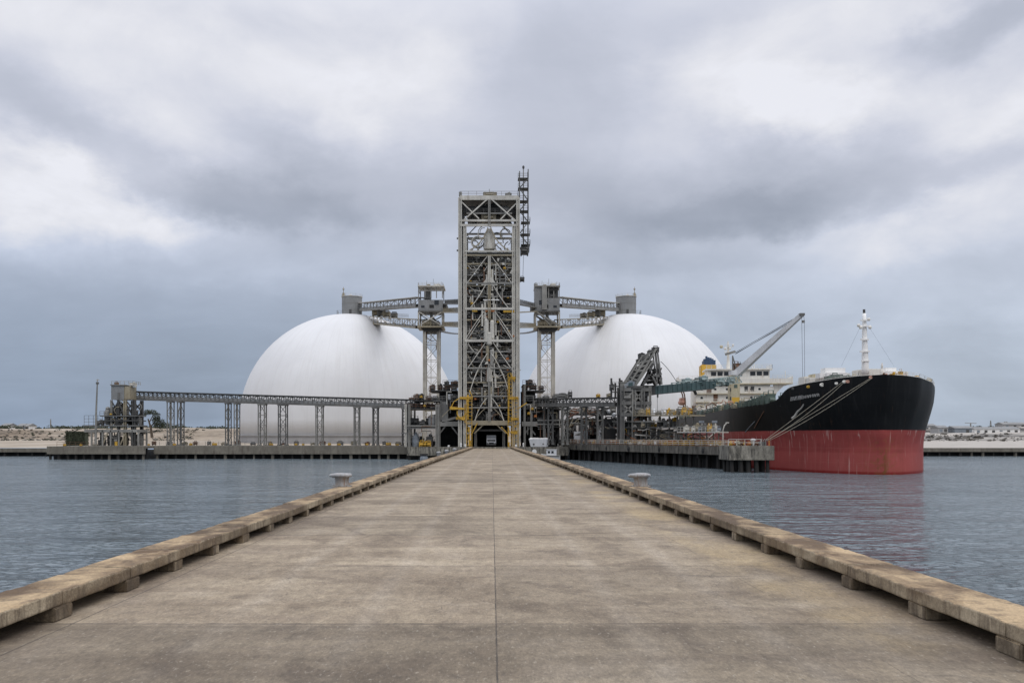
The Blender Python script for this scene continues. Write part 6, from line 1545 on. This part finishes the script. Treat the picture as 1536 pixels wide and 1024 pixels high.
def make_hull_mat():
    m, nt, b = nodes_of('hull_paint'); n = N(nt); p = n.pos(); x, y, z = n.sep(p)
    run = n.noise(n.scale(p, (.55, .55, .06)), 1.0, 6, .65)
    run2 = n.noise(n.scale(p, (1.6, 1.6, .15), (3, 1, 2)), 1.0, 5, .6)
    br = n.noise(n.scale(p, (.10, .10, .25)), 1.0, 6, .6)
    fine = n.noise(p, 1.4, 5, .65)
    wz = n.math('ADD', z, n.math('MULTIPLY', n.math('SUBTRACT', fine, .5), .12))
    red = n.mix(n.ramp(br, .35, .65), (.33, .066, .058), (.235, .044, .040))
    red = n.mix(n.math('MULTIPLY', n.ramp(wz, .55, .3), .45), red, (.36, .085, .075))                 # older, chalked paint below
    red = n.mix(n.math('MULTIPLY', n.ramp(run2, .52, .72), .25), red, (.40, .13, .11))
    red = n.mix(n.math('MULTIPLY', n.ramp(run, .56, .75), .35), red, (.15, .05, .035))
    red = n.mix(n.ramp(wz, -2.45, -2.75), red, (.20, .02, .018))
    # rust streak at the stem
    d = n.new('ShaderNodeVectorMath', operation='SUBTRACT'); n.link(p, d.inputs[0]); d.inputs[1].default_value = tuple(STEM + V(.15, 0, 0))
    dx = n.sep(d.outputs[0])
    near = n.math('EXPONENT', n.math('MULTIPLY', n.math('POWER', n.math('DIVIDE', n.math('ADD', dx[0], n.math('MULTIPLY', n.math('SUBTRACT', fine, .5), 1.1)), n.ramp(run2, .35, .65, .2, .55)), 2.0), -1.0))
    near = n.math('MULTIPLY', near, n.math('MULTIPLY', n.math('MULTIPLY', n.ramp(wz, 2.2, -.6), n.ramp(fine, .38, .6, .35, 1.0)), n.ramp(y, 141, 139)))
    red = n.mix(n.math('MULTIPLY', near, .95), red, (.12, .055, .016))
    wide = n.math('EXPONENT', n.math('MULTIPLY', n.math('POWER', n.math('DIVIDE', dx[0], 2.4), 2.0), -1.0))
    wide = n.math('MULTIPLY', n.math('MULTIPLY', wide, n.ramp(fine, .45, .6)), n.ramp(wz, 3.6, 1.5))
    red = n.mix(n.math('MULTIPLY', wide, .55), red, (.20, .085, .03))
    b.inputs['Specular IOR Level'].default_value = .14
    blk = n.mix(n.ramp(br, .35, .65), (.003, .0036, .0042), (.0065, .0072, .008))
    blk = n.mix(n.math('MULTIPLY', n.ramp(run2, .52, .75), .30), blk, (.030, .030, .030))
    blk = n.mix(n.math('MULTIPLY', n.ramp(run, .6, .78), .35), blk, (.045, .034, .026))
    fl = n.math('FRACT', n.math('MULTIPLY', n.math('ADD', y, n.math('MULTIPLY', x, .35)), .16)); seamv = n.ramp(n.math('ABSOLUTE', n.math('SUBTRACT', fl, .5)), .0, .012, 1.0, 0.0)
    fz = n.math('FRACT', n.math('MULTIPLY', z, .42)); seamh = n.ramp(n.math('ABSOLUTE', n.math('SUBTRACT', fz, .5)), .0, .02, 1.0, 0.0)
    seam = n.math('MULTIPLY', n.math('MAXIMUM', seamv, seamh), n.ramp(br, .38, .6))
    red = n.mix(n.math('MULTIPLY', seam, .30), red, (.42, .16, .13)); blk = n.mix(n.math('MULTIPLY', seam, .35), blk, (.028, .026, .025))
    scr = n.noise(n.scale(p, (2.2, 2.2, .10), (5, 2, 7)), 1.0, 3, .5, .5)
    red = n.mix(n.math('MULTIPLY', n.math('MULTIPLY', n.ramp(scr, .62, .67), n.ramp(br, .40, .52)), .6), red, (.50, .33, .29))
    rr = n.noise(n.scale(p, (1.1, 1.1, .05), (1, 8, 3)), 1.0, 4, .6)
    red = n.mix(n.math('MULTIPLY', n.math('MULTIPLY', n.ramp(rr, .58, .68), n.ramp(fine, .4, .6)), .5), red, (.13, .05, .028))
    blk = n.mix(n.math('MULTIPLY', n.math('MULTIPLY', n.ramp(rr, .60, .70), n.ramp(fine, .4, .6)), .45), blk, (.075, .042, .024))
    c = n.mix(n.ramp(wz, 4.04, 4.16), red, blk)
    n.link(c, b.inputs['Base Color'])
    n.link(n.ramp(wz, 4.05, 4.15, .55, .46), b.inputs['Roughness'])
    w = n.noise(n.scale(p, (.25, .25, .35)), 1.0, 3)
    n.link(n.bump(n.math('ADD', w, n.math('MULTIPLY', fine, .12)), .25, .12), b.inputs['Normal'])
    M['hull_paint'] = m
make_hull_mat()

def make_ship():
    r = random.Random(12)
    root = thing('cargo_ship', STEM + AX * 90 + V(0, 0, SEA), 'black and red cargo ship with white superstructure moored bow first on the right', 'ship')
    def p(n, m, b, **k): return b.build(n, m, root, **k)
    D = lambda t, o, z: STEM + AX * t + RT * o + V(0, 0, z)          # aft, to the right, up
    ts = [0, .12, .25, .5, 1, 1.6, 2.3, 3, 4, 5, 6.5, 8, 10, 11.5, 12.5, 13.2, 13.9, 14.6, 15.5, 16.5, 18, 20, 23, 28, 34, 40, 50, 65, 85, 110, 140, 150, 158, 166, LEN]
    zf = [-6, -4, -3, -2, -1, 0, 1, 2, 3, 4, 5, 6.2, 7.4, 8.2]
    vs, fs = [], []; nz = len(zf) + 5
    for s in (-1, 1):
        for t in ts:
            top = lerp_tab(TOP, t)
            zs = zf + [8.2 + (top - 8.2) * k / 5 for k in range(1, 6)]
            for z in zs:
                q = hull_pt(t, z, s)
                if t < .3 and z > 6: q -= AX * (z - 6) * .12 * (1 - t / .3)      # slight rake at the head of the stem
                vs.append(q)
    nt_ = len(ts)
    for si in (0, 1):
        o = si * nt_ * nz
        for i in range(nt_ - 1):
            for j in range(nz - 1):
                a = o + i * nz + j; fs.append((a, a + 1, a + nz + 1, a + nz))
    for j in range(nz - 1):                                                  # transom
        a, b = (nt_ - 1) * nz + j, nt_ * nz + (nt_ - 1) * nz + j; fs.append((a, a + 1, b + 1, b))
    hb = MB(); hb.add(vs, fs)
    hull = p('hull', 'hull_paint', hb, smooth=True)
    bm = bmesh.new(); bm.from_mesh(hull.data); bmesh.ops.remove_doubles(bm, verts=bm.verts, dist=.003); bmesh.ops.recalc_face_normals(bm, faces=bm.faces); bm.to_mesh(hull.data); bm.free()
    # decks
    dk = MB(); vs, fs = [], []
    tt = sorted([t for t in ts if t >= .5] + [12.59, 12.61])
    for t in tt:
        z = lerp_tab(TOP, t) - 1.0 if t < 12.6 else 8.45
        for s in (-1, 1): vs.append(hull_pt(t, z, s))
    for i in range(len(tt) - 1): fs.append((i * 2, i * 2 + 1, i * 2 + 3, i * 2 + 2))
    p('deck', 'ship_deck', dk.add(vs, fs))
    rim = MB()
    for s in (-1, 1):
        q = [hull_pt(t, lerp_tab(TOP, t) + .05, s) for t in ts if t > .2 and t < 13]; rim.tube(q, .05, 5)
    p('bulwark_rail', 'ship_white', rim)
    for s in (-1, 1):
        q = MB(); q.rail([hull_pt(t, 8.75, s) for t in (21, 28, 34, 40, 50, 65, 85, 110, 140, 150)], 1.15, 2.2, .08, 2); p('deck_rail', 'ship_green' if s < 0 else 'ship_white', q)
        q = MB(); q.rail([hull_pt(t, lerp_tab(TOP, t), s) for t in (.3, 1, 3, 5, 8, 12)], .6, 1.8, .04, 1); p('bow_rail', 'ship_white', q)
    # forecastle gear
    z = 11.6
    def fo(px, Y): return V(X(px, Y), Y, 0)
    def blk(name, m, px0, px1, Y, y0, y1, d=2.0, bev=.15):
        p(name, m, MB().box(X(px0, Y), X(px1, Y), Y, Y + d, Z(y1, Y), Z(y0, Y)), bevel=bev)
    blk('winch_cover', 'mast_white', 1233, 1279, 151, 551, 574, 4, .9)
    blk('deck_house', 'ship_white', 1206, 1220, 158, 564.5, 580, 3, .1); blk('deck_house', 'ship_beige', 1221, 1234, 156, 560.5, 575, 3, .1); blk('deck_house', 'ship_white', 1214, 1240, 155, 566, 577, 2, .1)
    blk('deck_house', 'ship_white', 1302, 1325, 152, 553, 568, 4, .1); blk('tarp_cover', 'mast_white', 1325, 1352, 153, 551, 568, 4, .6); blk('deck_house', 'ship_white', 1351, 1363, 151, 557, 568, 3, .1)
    blk('mast_house', 'ship_white', 1288, 1303, 151, 554, 568, 3, .1)
    for px, y0, w in ((1243, 563, 1.0), (1252, 559.5, 1.2), (1260, 562, 1.3), (1271, 562, .9)):
        q = P(px, 570, 147); machine(root, q.x, q.y, q.z, w, 1.2, Z(y0, 147) - q.z, 'ship_green', 'windlass', r=r)
    for px, y0, w, m in ((1325, 559, .7, 'rust_steel'), (1329, 560, .6, 'salmon'), (1340, 557.5, .9, 'yellow_paint'), (1351, 553, .45, 'yellow_paint'), (1358, 561, .6, 'orange_paint'), (1375, 564, 1.0, 'yellow_paint'), (1393, 567, .7, 'ship_beige'), (1281, 561, .7, 'ship_beige'), (1226, 570, .6, 'dark_steel'), (1239, 569, .5, 'dark_steel')):
        q = P(px, 571 if px < 1370 else 574, 146); machine(root, q.x, q.y, q.z, w, .8, Z(y0, 146) - q.z, m, 'deck_vent', r=r)
    q = P(1323, 568, 147); p('bow_light_mast', 'ship_white', MB().lathe(q, [(.42, 0), (.3, 1.3), (.16, 1.7), (.2, 2.2), (.08, 2.7)], 8))
    # foremast
    fm = thing_part = MB(); b0 = P(1298, 562, 150)
    MBm = MB().tube([b0 + (P(1296.3, 470, 150) - b0) * k / 10 for k in range(11)], .64, 12, r2=.30); fmast = p('foremast', 'mast_white', MBm, smooth=True)
    MB().tube([P(1296.3, 471, 150), P(1296, 464, 150)], .22, 8).build('mast_tip', 'dark_steel', fmast)
    for y, a, c in ((489, 1287, 1306), (480, 1291, 1303), (509, 1291, 1303), (527, 1290, 1304), (541, 1292, 1304)):
        MB().beam(P(a, y, 149.5), P(c, y, 149.5), .3, .25).build('crosstree', 'mast_white', fmast)
    for px, y in ((1288, 488), (1305, 491), (1303, 479), (1291, 491)): MB().ell(P(px, y, 149.4), .32, .3, .32, 8, 5).build('mast_light', 'ship_white', fmast)
    for s, px in ((-1, 1262), (1, 1341)): MB().tube([P(1297 + s * 7, 491, 150), P(px, 549, 152)], .013, 4).build('stay', 'cable', fmast)
    # fairleads and lights in the bulwark
    for px, py, s, m, w in ((1213.5, 580, -1, 'yellow_paint', .35), (1234, 577, -1, 'ship_white', .5), (1255.5, 575, -1, 'ship_white', .3), (1267, 572.5, -1, 'ship_white', .4), (1273, 572.3, -1, 'salmon', .4), (1325, 566, -1, 'salmon', .4), (1330.5, 567.5, 1, 'ship_beige', .45), (1354, 571, 1, 'iron_pale', .15), (1367, 572, 1, 'ship_beige', .5), (1384, 576, 1, 'ship_beige', .45), (1390, 578, 1, 'tan_steel', .4), (1190, 583, -1, 'dark_steel', .3)):
        w *= .68; t, zz, q = on_hull(px, py, s); o = q + RT * s * .1 - AX * .05
        b = MB()
        b.tube([o + V(math.cos(a) * w * .9, 0, math.sin(a) * w * .55) for a in [k * math.pi / 5 for k in range(11)]], .13, 6, caps=False)
        b.ell(o + V(0, .05, 0), w * .55, .12, w * .3, 8, 5)
        p('fairlead', m, b)
    for px, py in ((1395.5, 582), (1392.5, 598)):
        t, zz, q = on_hull(px, py, 1); p('bow_light', 'ship_beige', MB().ell(q + RT * .25, .4, .4, .45, 8, 5))
    # anchor in its pocket on the far flank
    t, zz, q = on_hull(1375, 611, 1); an = MB(); o = q + RT * .25 - AX * .3
    an.beam(o + V(.4, 0, 1.2), o + V(-.7, 0, -1.0), .55, .5); an.beam(o + V(-1.3, 0, -.5), o + V(-.1, 0, -1.6), .5, .6); an.beam(o + V(-1.2, 0, -.6), o + V(-1.0, -.1, .3), .3, .5); an.beam(o + V(-.1, 0, -1.5), o + V(.25, -.1, -.6), .3, .5); an.ell(o + V(.5, 0, 1.3), .6, .4, .6)
    p('anchor', 'dark_steel', an)
    # faded name in small pale letters: worn, unreadable strokes
    nm = MB(); px = 1187.0; i = 0
    while px < 1229:
        py = 598.2 - (px - 1187) * .155
        t, zz, q = on_hull(px, py, -1); h = .34 if i < 9 else .24
        k = MB()
        o = q - RT * .05
        def st(a, c, w): nm.beam(o + V(a[0], a[0] * -.6, a[1]), o + V(c[0], c[0] * -.6, c[1]), w)
        st((-.10, -h), (-.04, h), .09)
        if i % 3 != 1: st((.10, -h), (.06, h * .8), .08)
        if i % 2: st((-.1, h * .1), (.1, h * .2), .07)
        else: st((-.05, h * .9), (.12, h * .7), .07)
        px += 2.15 if i < 9 else 2.7; i += 1
    p('name_lettering', 'hull_name', nm)
    # fender strake, draught stain lines on the side
    for px, y0, y1, m in ((1146, 617, 642, 'rust_steel'), (1132, 632, 648, 'blue_grey')):
        a, b = on_hull(px, y0, -1)[2], on_hull(px - 14, y1, -1)[2]; p('side_scar', m, MB().tube([a - RT * .02, (a + b) / 2 - RT * .06, b - RT * .02], .09, 5))
    # deck clutter along the visible edge
    for i in range(44):
        t = 19 + i * 2.9 + r.uniform(-.8, .8); o = -r.uniform(10, 16.6) if t > 32 else -r.uniform(6, 12); q = D(t, o, 8.45)
        machine(root, q.x, q.y, q.z, r.uniform(1.2, 2.8), 1.6, r.uniform(1.0, 2.4), r.choice(('ship_green', 'ship_green', 'ship_beige', 'salmon', 'ship_white', 'mid_steel', 'tan_steel')), 'deck_machine', r=r)
    for i in range(7):
        t = 20.0 + i * 2; q = D(t, -(lerp_tab(DECK, t) - 1.2), 8.5); machine(root, q.x, q.y, q.z, 1.4, 1.4, 3.0 - i * .25, 'ship_green', 'deck_winch', r=r)
    for i in range(92):
        t = 22 + i * 1.36; q = D(t, -(hull_half(t, 8.8) - r.uniform(.9, 2.2)), 8.45); h_ = r.uniform(.8, 2.1)
        machine(root, q.x, q.y, q.z, r.uniform(.5, 1.5), r.uniform(.8, 1.6), h_, r.choice(('ship_green', 'ship_green', 'pale_teal', 'salmon', 'ship_beige', 'mid_steel', 'ship_green', 'tan_steel')), 'deck_fitting', r=r)
    for i in range(9):
        t = 13.4 + i * .75; w_ = hull_half(t, 8.8); q = D(t, -w_ + r.uniform(.7, 2.4), 8.45); machine(root, q.x, q.y, q.z, r.uniform(.8, 1.3), 1, r.uniform(2.0, 3.1) - .14 * i, ('ship_green', 'mid_steel', 'tan_steel')[i % 3], 'deck_winch', r=r)
    for i in range(26):
        t = 100 + i * 1.8; o = -r.uniform(4, 16); c_ = D(t, o, r.uniform(9.5, 13)); e_ = c_ + RT * r.uniform(-4, 4) + V(0, 0, r.uniform(-1.5, 1.5))
        p('deck_pipework', r.choice(('salmon', 'ship_beige', 'ship_green', 'rust_steel', 'ship_white')), MB().tube([c_, (c_ + e_) / 2 + V(0, 0, 1), e_, V(e_.x, e_.y, 8.4)], r.uniform(.1, .22), 6))
    for off, zz, m in ((-9, 9.6, 'ship_green'), (-7.5, 9.9, 'salmon'), (-6, 9.5, 'ship_beige'), (-13, 9.3, 'ship_green')):
        MB().tube([D(24, off, zz), D(145, off, zz)], .3, 8).build('deck_pipe', m, root)
    for t in (48, 75, 102, 128):
        c = D(t, 0, 8.5); b = MB(); e = AX * 10; f = RT * 8
        b.prism([c - e - f, c + e - f, c + e + f, c - e + f], (0, 0, 1.7)); p('hatch_cover', 'ship_green', b)
    # ------------ superstructure
    T0 = 150.0
    def slab(t0, t1, o0, o1, z0, z1): 
        return MB().prism([D(t0, o0, z0), D(t0, o1, z0), D(t1, o1, z0), D(t1, o0, z0)], (0, 0, z1 - z0))
    h1 = p('house_wall', 'ship_white', slab(T0, T0 + 16, -12.5, 12.5, 8.4, 19.6))
    p('house_side', 'ship_white', slab(T0 + 3, T0 + 20, -16.8, 17, 8.4, 11.4))
    p('bridge_wing', 'ship_white', slab(T0 - .6, T0 + 4.2, -18.4, 18.4, 20.6, 22.2)); p('wing_floor', 'ship_beige', slab(T0 - .8, T0 + 4.6, -18.5, 18.5, 20.3, 20.62))
    for o in (-18.3, 18.3): p('wing_end', 'ship_white', slab(T0 - .7, T0 + 4.3, o - .25, o + .25, 20.6, 22.7))
    p('upper_house', 'ship_white', slab(T0 + .5, T0 + 15, -11.5, 11.5, 19.6, 22.2))
    wh = p('wheelhouse', 'ship_white', slab(T0 - .2, T0 + 9, -8.6, 11.2, 22.2, 25.0))
    p('wheelhouse_roof', 'ship_white', slab(T0 - .9, T0 + 9.6, -9.3, 12.0, 25.0, 25.5))
    for i in range(9):
        o = -7.6 + i * 2.1
        if 3.2 > o > 1.5: continue
        p('window', 'glass_dark', slab(T0 - .3, T0 + .3, o, o + 1.65, 23.2, 24.5))
    q = MB(); q.rail([D(T0 - .8, -9.2, 25.5), D(T0 - .8, 11.9, 25.5), D(T0 + 9, 11.9, 25.5)], 1.2, 1.6, .09); p('roof_rail', 'ship_white', q)
    q = MB(); q.rail([D(T0 - .7, -18.3, 22.2), D(T0 - .7, -9, 22.2)], 1.0, 1.5, .08); q.rail([D(T0 - .7, 12, 22.2), D(T0 - .7, 18.3, 22.2)], 1.0, 1.5, .08); p('wing_rail', 'ship_white', q)
    for zz in (11.5, 14.3, 17.1):
        p('deck_ledge', 'ship_beige', slab(T0 - .9, T0, -13.2, 13.2, zz, zz + .2))
        q = MB(); q.rail([D(T0 - .85, -13.1, zz + .2), D(T0 - .85, 13.1, zz + .2)], 1.0, 1.9, .07); p('ledge_rail', 'ship_white', q)
        for o in (-10.6, -6.2, -2.4, 5.4, 8.0, 10.8):
            if r.random() < .8: p('porthole', 'glass_dark', MB().tube([D(T0 + .05, o, zz + 1.6), D(T0 - .06, o, zz + 1.6)], .42, 12))
    for o, zz, w, h, m in ((-9.0, 17.6, 1.6, 1.6, 'rust_steel'), (-6.8, 14.9, 1.4, 2.2, 'rust_steel'), (-11.5, 8.8, 1.2, 2.1, 'dark_steel'), (-3, 8.8, 1.2, 2.1, 'dark_steel'), (3.2, 8.8, 2.6, 3.4, 'yellow_paint'), (6.8, 9.2, 1.3, 2.0, 'salmon'), (9.6, 12, 1.2, 2.0, 'tan_steel'), (-.3, 18, 1.6, 1.4, 'ship_green'), (3.2, 18.1, 1.1, 1.5, 'dark_steel'), (5.2, 18.1, 1.1, 1.5, 'dark_steel')):
        p('door' if h > 1.9 else 'hatch', m, slab(T0 - .12, T0 + .1, o, o + w, zz, zz + h))
    # wing supports: curved bracket on the right, lifeboat davits on the left
    for s, o0 in ((1, 12.5), (-1, -12.5)):
        br = [D(T0 + .6, o0, 14.5), D(T0 + .6, o0 + s * 1.2, 17.6), D(T0 + .6, o0 + s * 3.2, 19.6), D(T0 + .6, o0 + s * 5.4, 20.3), D(T0 + .6, o0, 20.3)]
        if s > 0: p('wing_bracket', 'ship_white', MB().prism(br, AX * .4))
    lb = MB(); c = D(T0 + 5, -16.5, 16.0)
    lb.ell(c - V(0, 0, 1.4), 1.2, 3.4, 1.0, 12, 8); lb.box(c.x - .7, c.x + .7, c.y - 2, c.y + 1.5, c.z - 1.2, c.z + .1); p('lifeboat', 'salmon', lb, smooth=True)
    for k in (1.8, 8): p('davit', 'rust_steel', MB().tube(bez(D(T0 + k, -15.8, 11.4), D(T0 + k, -15.4, 19.5), D(T0 + k, -17.6, 18.6), 6), .22, 6))
    q = MB(); q.rail([D(T0 + 3, -16.7, 11.4), D(T0 + 16, -16.7, 11.4)], 1.1, 1.5, .09); q.rail([D(T0 + 3, -16.7, 11.4), D(T0 + 3, -12.6, 11.4)], 1.1, 1.2, .09); p('side_rail', 'rust_steel', q)
    for i in range(7):
        q = D(T0 + r.uniform(-6, 2), -17 + i * .75, 8.4 + (3.1 if i % 2 else 0)); machine(root, q.x, q.y, q.z, r.uniform(.8, 1.7), 1.4, r.uniform(1, 2.4), r.choice(('salmon', 'rust_steel', 'tan_steel', 'mid_steel', 'ship_white')), 'deck_machine', r=r)
    for i in range(8):
        q = D(T0 - 3 - r.uniform(0, 4), 6 + i * 1.3, 8.4); machine(root, q.x, q.y, q.z, r.uniform(1, 1.9), 1.4, r.uniform(1.2, 3.6), r.choice(('salmon', 'salmon', 'ship_beige', 'tan_steel', 'ship_white')), 'deck_machine', r=r)
    # funnel
    fn = p('funnel', 'funnel_yellow', MB().prism([D(T0 + 14, -9.2, 21.9), D(T0 + 14, -4.0, 21.9), D(T0 + 20, -4.0, 21.9), D(T0 + 20, -9.2, 21.9)], (0, 0, 6.2)), bevel=.25)
    MB().prism([D(T0 + 14.2, -8.2, 28.1), D(T0 + 14.2, -4.2, 28.1), D(T0 + 19.8, -4.2, 28.1), D(T0 + 19.8, -8.2, 28.1)], (0, 0, 1.5)).build('funnel_top', 'funnel_blue', fn)
    for i, (o, h) in enumerate(((-7.6, .5), (-6.9, 1.5), (-6.2, 1.1), (-5.5, .9), (-4.9, .5))): MB().tube([D(T0 + 16, o, 29.4), D(T0 + 16.3, o - .2, 29.6 + h)], .42, 8).build('exhaust_pipe', 'funnel_blue', fn)
    p('funnel_casing', 'ship_white', slab(T0 + 13, T0 + 20, -9.6, -3.6, 19.6, 21.9)); p('casing_door', 'funnel_yellow', slab(T0 + 12.9, T0 + 13.1, -9.3, -7.7, 22.2, 24.4))
    # radar mast
    Ym = 292; mb = p('radar_mast', 'ship_white', MB().tube([P(1092.5, 558, Ym), P(1092, 512, Ym)], .65, 8, r2=.22))
    for y, a, c in ((520, 1087, 1100), (528, 1086.5, 1097), (517, 1089, 1095)): MB().beam(P(a, y, Ym - .5), P(c, y, Ym - .5), .25, .2).build('crosstree', 'ship_white', mb)
    for px, y, w in ((1082, 520, .6), (1099.5, 517.5, .4), (1088, 523, .5), (1095, 523, .4)): MB().ell(P(px, y, Ym - .5), w, .4, w, 8, 5).build('radar_dome', 'ship_white' if w < .6 else 'ship_beige', mb)
    p('radar_scanner', 'grey_steel', MB().beam(P(1088, 531.5, Ym - 2), P(1103, 527, Ym - 2), .6, .8))
    for px, y0, y1 in ((1129, 556, 549), (1131.5, 556, 546), (1178, 566, 556), (1125, 556, 552)): p('aerial', 'ship_white', MB().tube([P(px, y0, Ym), P(px, y1, Ym)], .12, 5))
    # deck crane
    Yc = 240; cr = p('crane_pedestal', 'ship_beige', MB().box(X(1093.5, Yc), X(1108, Yc), Yc - 1.3, Yc + 1.3, 8.4, Z(563, Yc)), bevel=.12)
    MB().box(X(1095, Yc), X(1109, Yc), Yc - 1.5, Yc + 1.5, Z(563, Yc), Z(556, Yc)).build('crane_house', 'jib_grey', cr)
    fr = MB()
    for dy in (-1.1, 1.1): fr.beam(P(1099, 560, Yc + dy), P(1099, 534, Yc + dy), .3); fr.beam(P(1106, 558, Yc + dy), P(1099, 534, Yc + dy), .25)
    fr.beam(P(1099, 534, Yc - 1.1), P(1099, 534, Yc + 1.1), .3); fr.beam(P(1099, 547, Yc - 1.1), P(1099, 547, Yc + 1.1), .25); fr.build('crane_frame', 'mid_steel', cr)
    machine(root, X(1104, Yc), Yc, Z(556, Yc), 1.4, 1.4, 2.6, 'rust_steel', 'crane_winch'); machine(root, X(1109, Yc), Yc, Z(554, Yc), .8, .8, 2.2, 'dark_steel', 'crane_winch')
    for y in (587, 600): MB().box(X(1093, Yc), X(1094.6, Yc), Yc - 1.45, Yc - 1.2, Z(y, Yc), Z(y - 5, Yc)).build('ladder_cage', 'dark_steel', cr)
    MB().box(X(1096, Yc), X(1107.5, Yc), Yc - 1.36, Yc - 1.25, 8.6, Z(596, Yc)).build('pedestal_band', 'funnel_yellow', cr)
    MB().box(X(1099, Yc), X(1104, Yc), Yc - 1.36, Yc - 1.25, Z(582, Yc), Z(577, Yc)).build('pedestal_door', 'ship_green', cr)
    j0, j1 = P(1102, 563, Yc), P(1203, 471.5, 226); jib = MB().beam(j0, j1, 1.7, 1.9, .95, 1.0).build('jib', 'jib_grey', cr)
    MB().box(X(1199, 226), X(1206, 226), 225.3, 226.7, Z(473.5, 226), Z(470, 226)).build('jib_head', 'mid_steel', cr)
    for (a, b) in (((1102, 529), (1194, 476)), ((1103, 531), (1199, 474)), ((1104, 529.5), (1180, 487))):
        MB().tube([P(*a, Yc), P(*b, 227)], .07, 5).build('topping_rope', 'cable', cr)
    for px in (1203.2, 1206): MB().tube([P(px - .4, 473, 226), P(px + .4 * (px - 1204.6), 482, 226), P(px + 1.2, 588, 226)], .045, 5).build('hoist_rope', 'cable', cr)
    MB().box(X(1203, 226), X(1206.6, 226), 225.7, 226.3, Z(484, 226), Z(480.5, 226)).build('hook_block', 'mid_steel', cr)
    return root
make_ship()

def moor(a, b, sag, label, rad=.036):
    a, b = Vector(a), Vector(b); m = (a + b) / 2 - V(0, 0, sag)
    o = MB().tube(bez(a, m, b, 14), rad, 6).build('mooring_line', 'rope'); tag(o, label, 'mooring line', 'mooring lines from the bow to the dolphin')
LEFT_F = on_hull(1267, 572.5, -1)[2] - RT * .35; BOW_F = on_hull(1325, 566.5, -1)[2] + V(-.2, -.4, 0)
moor(LEFT_F, (46.6, 147.7, 2.5), 0.1, 'upper strand of the two mooring lines from the left side of the bow')
moor(LEFT_F + V(.15, .1, -.2), (46.75, 147.9, 2.4), 1.3, 'lower sagging strand of the two mooring lines from the left side of the bow')
moor(BOW_F, (46.8, 147.6, 2.35), .1, 'upper straight one of the two mooring lines from the stem of the ship')
moor(BOW_F + V(-.1, -.1, -.2), (46.9, 147.7, 2.2), 1.0, 'lower sagging one of the two mooring lines from the stem of the ship')
def make_chafe():
    a, b = P(1202, 612, 147.3), P(1192, 624, 147.3)
    o = MB().tube([a + V(.5, 0, .8), a, (a + b) / 2 + V(-.1, 0, .1), b, b - V(.5, 0, .4)], .13, 7, r2=.22).build('chafing_sleeve', 'grey_steel'); tag(o, 'ragged grey chafing sleeve wrapped round the mooring lines before the black hull', 'sleeve')
make_chafe()

# ------------------------------------------------------------------ far shore
def shed(px0, px1, py, Y, h, label, mt='ring_concrete'):
    x0, x1 = X(px0, Y), X(px1, Y); z = ground_z((x0 + x1) / 2, Y) - .4; d = 9
    root = thing('far_shed', ((x0 + x1) / 2, Y, z), label, 'shed')
    MB().box(x0, x1, Y, Y + d, z, z + h).build('wall', mt, root)
    MB().prism([(x0 - .4, Y - .5, z + h), (x0 - .4, Y + d + .5, z + h), (x0 - .4, Y + d / 2, z + h + 1.3)], (x1 - x0 + .8, 0, 0)).build('roof', 'grey_cladding', root)
    n = max(2, int((x1 - x0) / 4))
    for i in range(min(n, 8)):
        x = x0 + (i + .5) * (x1 - x0) / n; MB().box(x - .8, x + .8, Y - .06, Y + .1, z + .6, z + h * .75).build('door', 'dark_steel' if i % 3 else 'blue_grey', root)
shed(1408, 1422, 645, 470, 3.0, 'short pale shed on the stony bank nearest the ship bow')
shed(1432, 1458, 645, 470, 3.2, 'long pale shed with dark doors on the stony bank right of the ship', 'blue_grey')
shed(1462, 1530, 643, 478, 2.6, 'longest pale shed on the stony bank near the right edge', 'white_paint')
shed(1386, 1404, 641, 530, 2.2, 'low pale shed on the crest of the bank just right of the bow')
shed(1505, 1540, 640, 535, 2.4, 'low pale shed on the crest of the bank at the right edge')
shed(2, 12, 640, 475, 2.6, 'small white shed on the left bank at the picture edge', 'white_paint')
shed(26, 33, 641, 475, 2.4, 'tiny white shed on the left bank, left of a pair', 'white_paint')
shed(36, 42, 641, 476, 2.4, 'tiny white shed on the left bank, right of a pair', 'white_paint')
def far_mast(px, py, Y, label, w=.5, arm=0):
    x = X(px, Y); z = ground_z(x, Y) - .5; h = Z(py, Y)
    root = thing('far_mast', (x, Y, z), label, 'mast')
    b = MB()
    for dx, dy in ((-1, -1), (1, -1), (1, 1), (-1, 1)): b.beam((x + dx * w, Y + dy * w, z), (x + dx * w * .3, Y + dy * w * .3, h), .16)
    for i in range(5):
        za, zb = z + (h - z) * i / 5, z + (h - z) * (i + 1) / 5; wa, wb = w * (1 - .14 * i), w * (1 - .14 * (i + 1))
        b.beam((x - wa, Y - wa, za), (x + wb, Y - wb, zb), .12); b.beam((x + wa, Y + wa, za), (x - wb, Y + wb, zb), .12); b.beam((x - wa, Y - wa, za), (x + wa, Y - wa, za), .12)
    b.build('lattice', 'grey_steel', root)
    if arm: MB().beam((x - arm, Y, h), (x + arm, Y, h - .3), .4).build('arm', 'grey_steel', root)
far_mast(1486, 630.5, 600, 'single thin mast on the skyline at the right', .5)
far_mast(1507, 632, 600, 'left one of two close masts on the skyline at the right edge', .8)
far_mast(1510, 632, 602, 'right one of two close masts on the skyline at the right edge', .8)
far_mast(1456, 634, 600, 'short mast with a level arm on the skyline right of the ship', .5, 4)
far_mast(76, 628, 600, 'thin mast on the skyline above the left bank', .4)
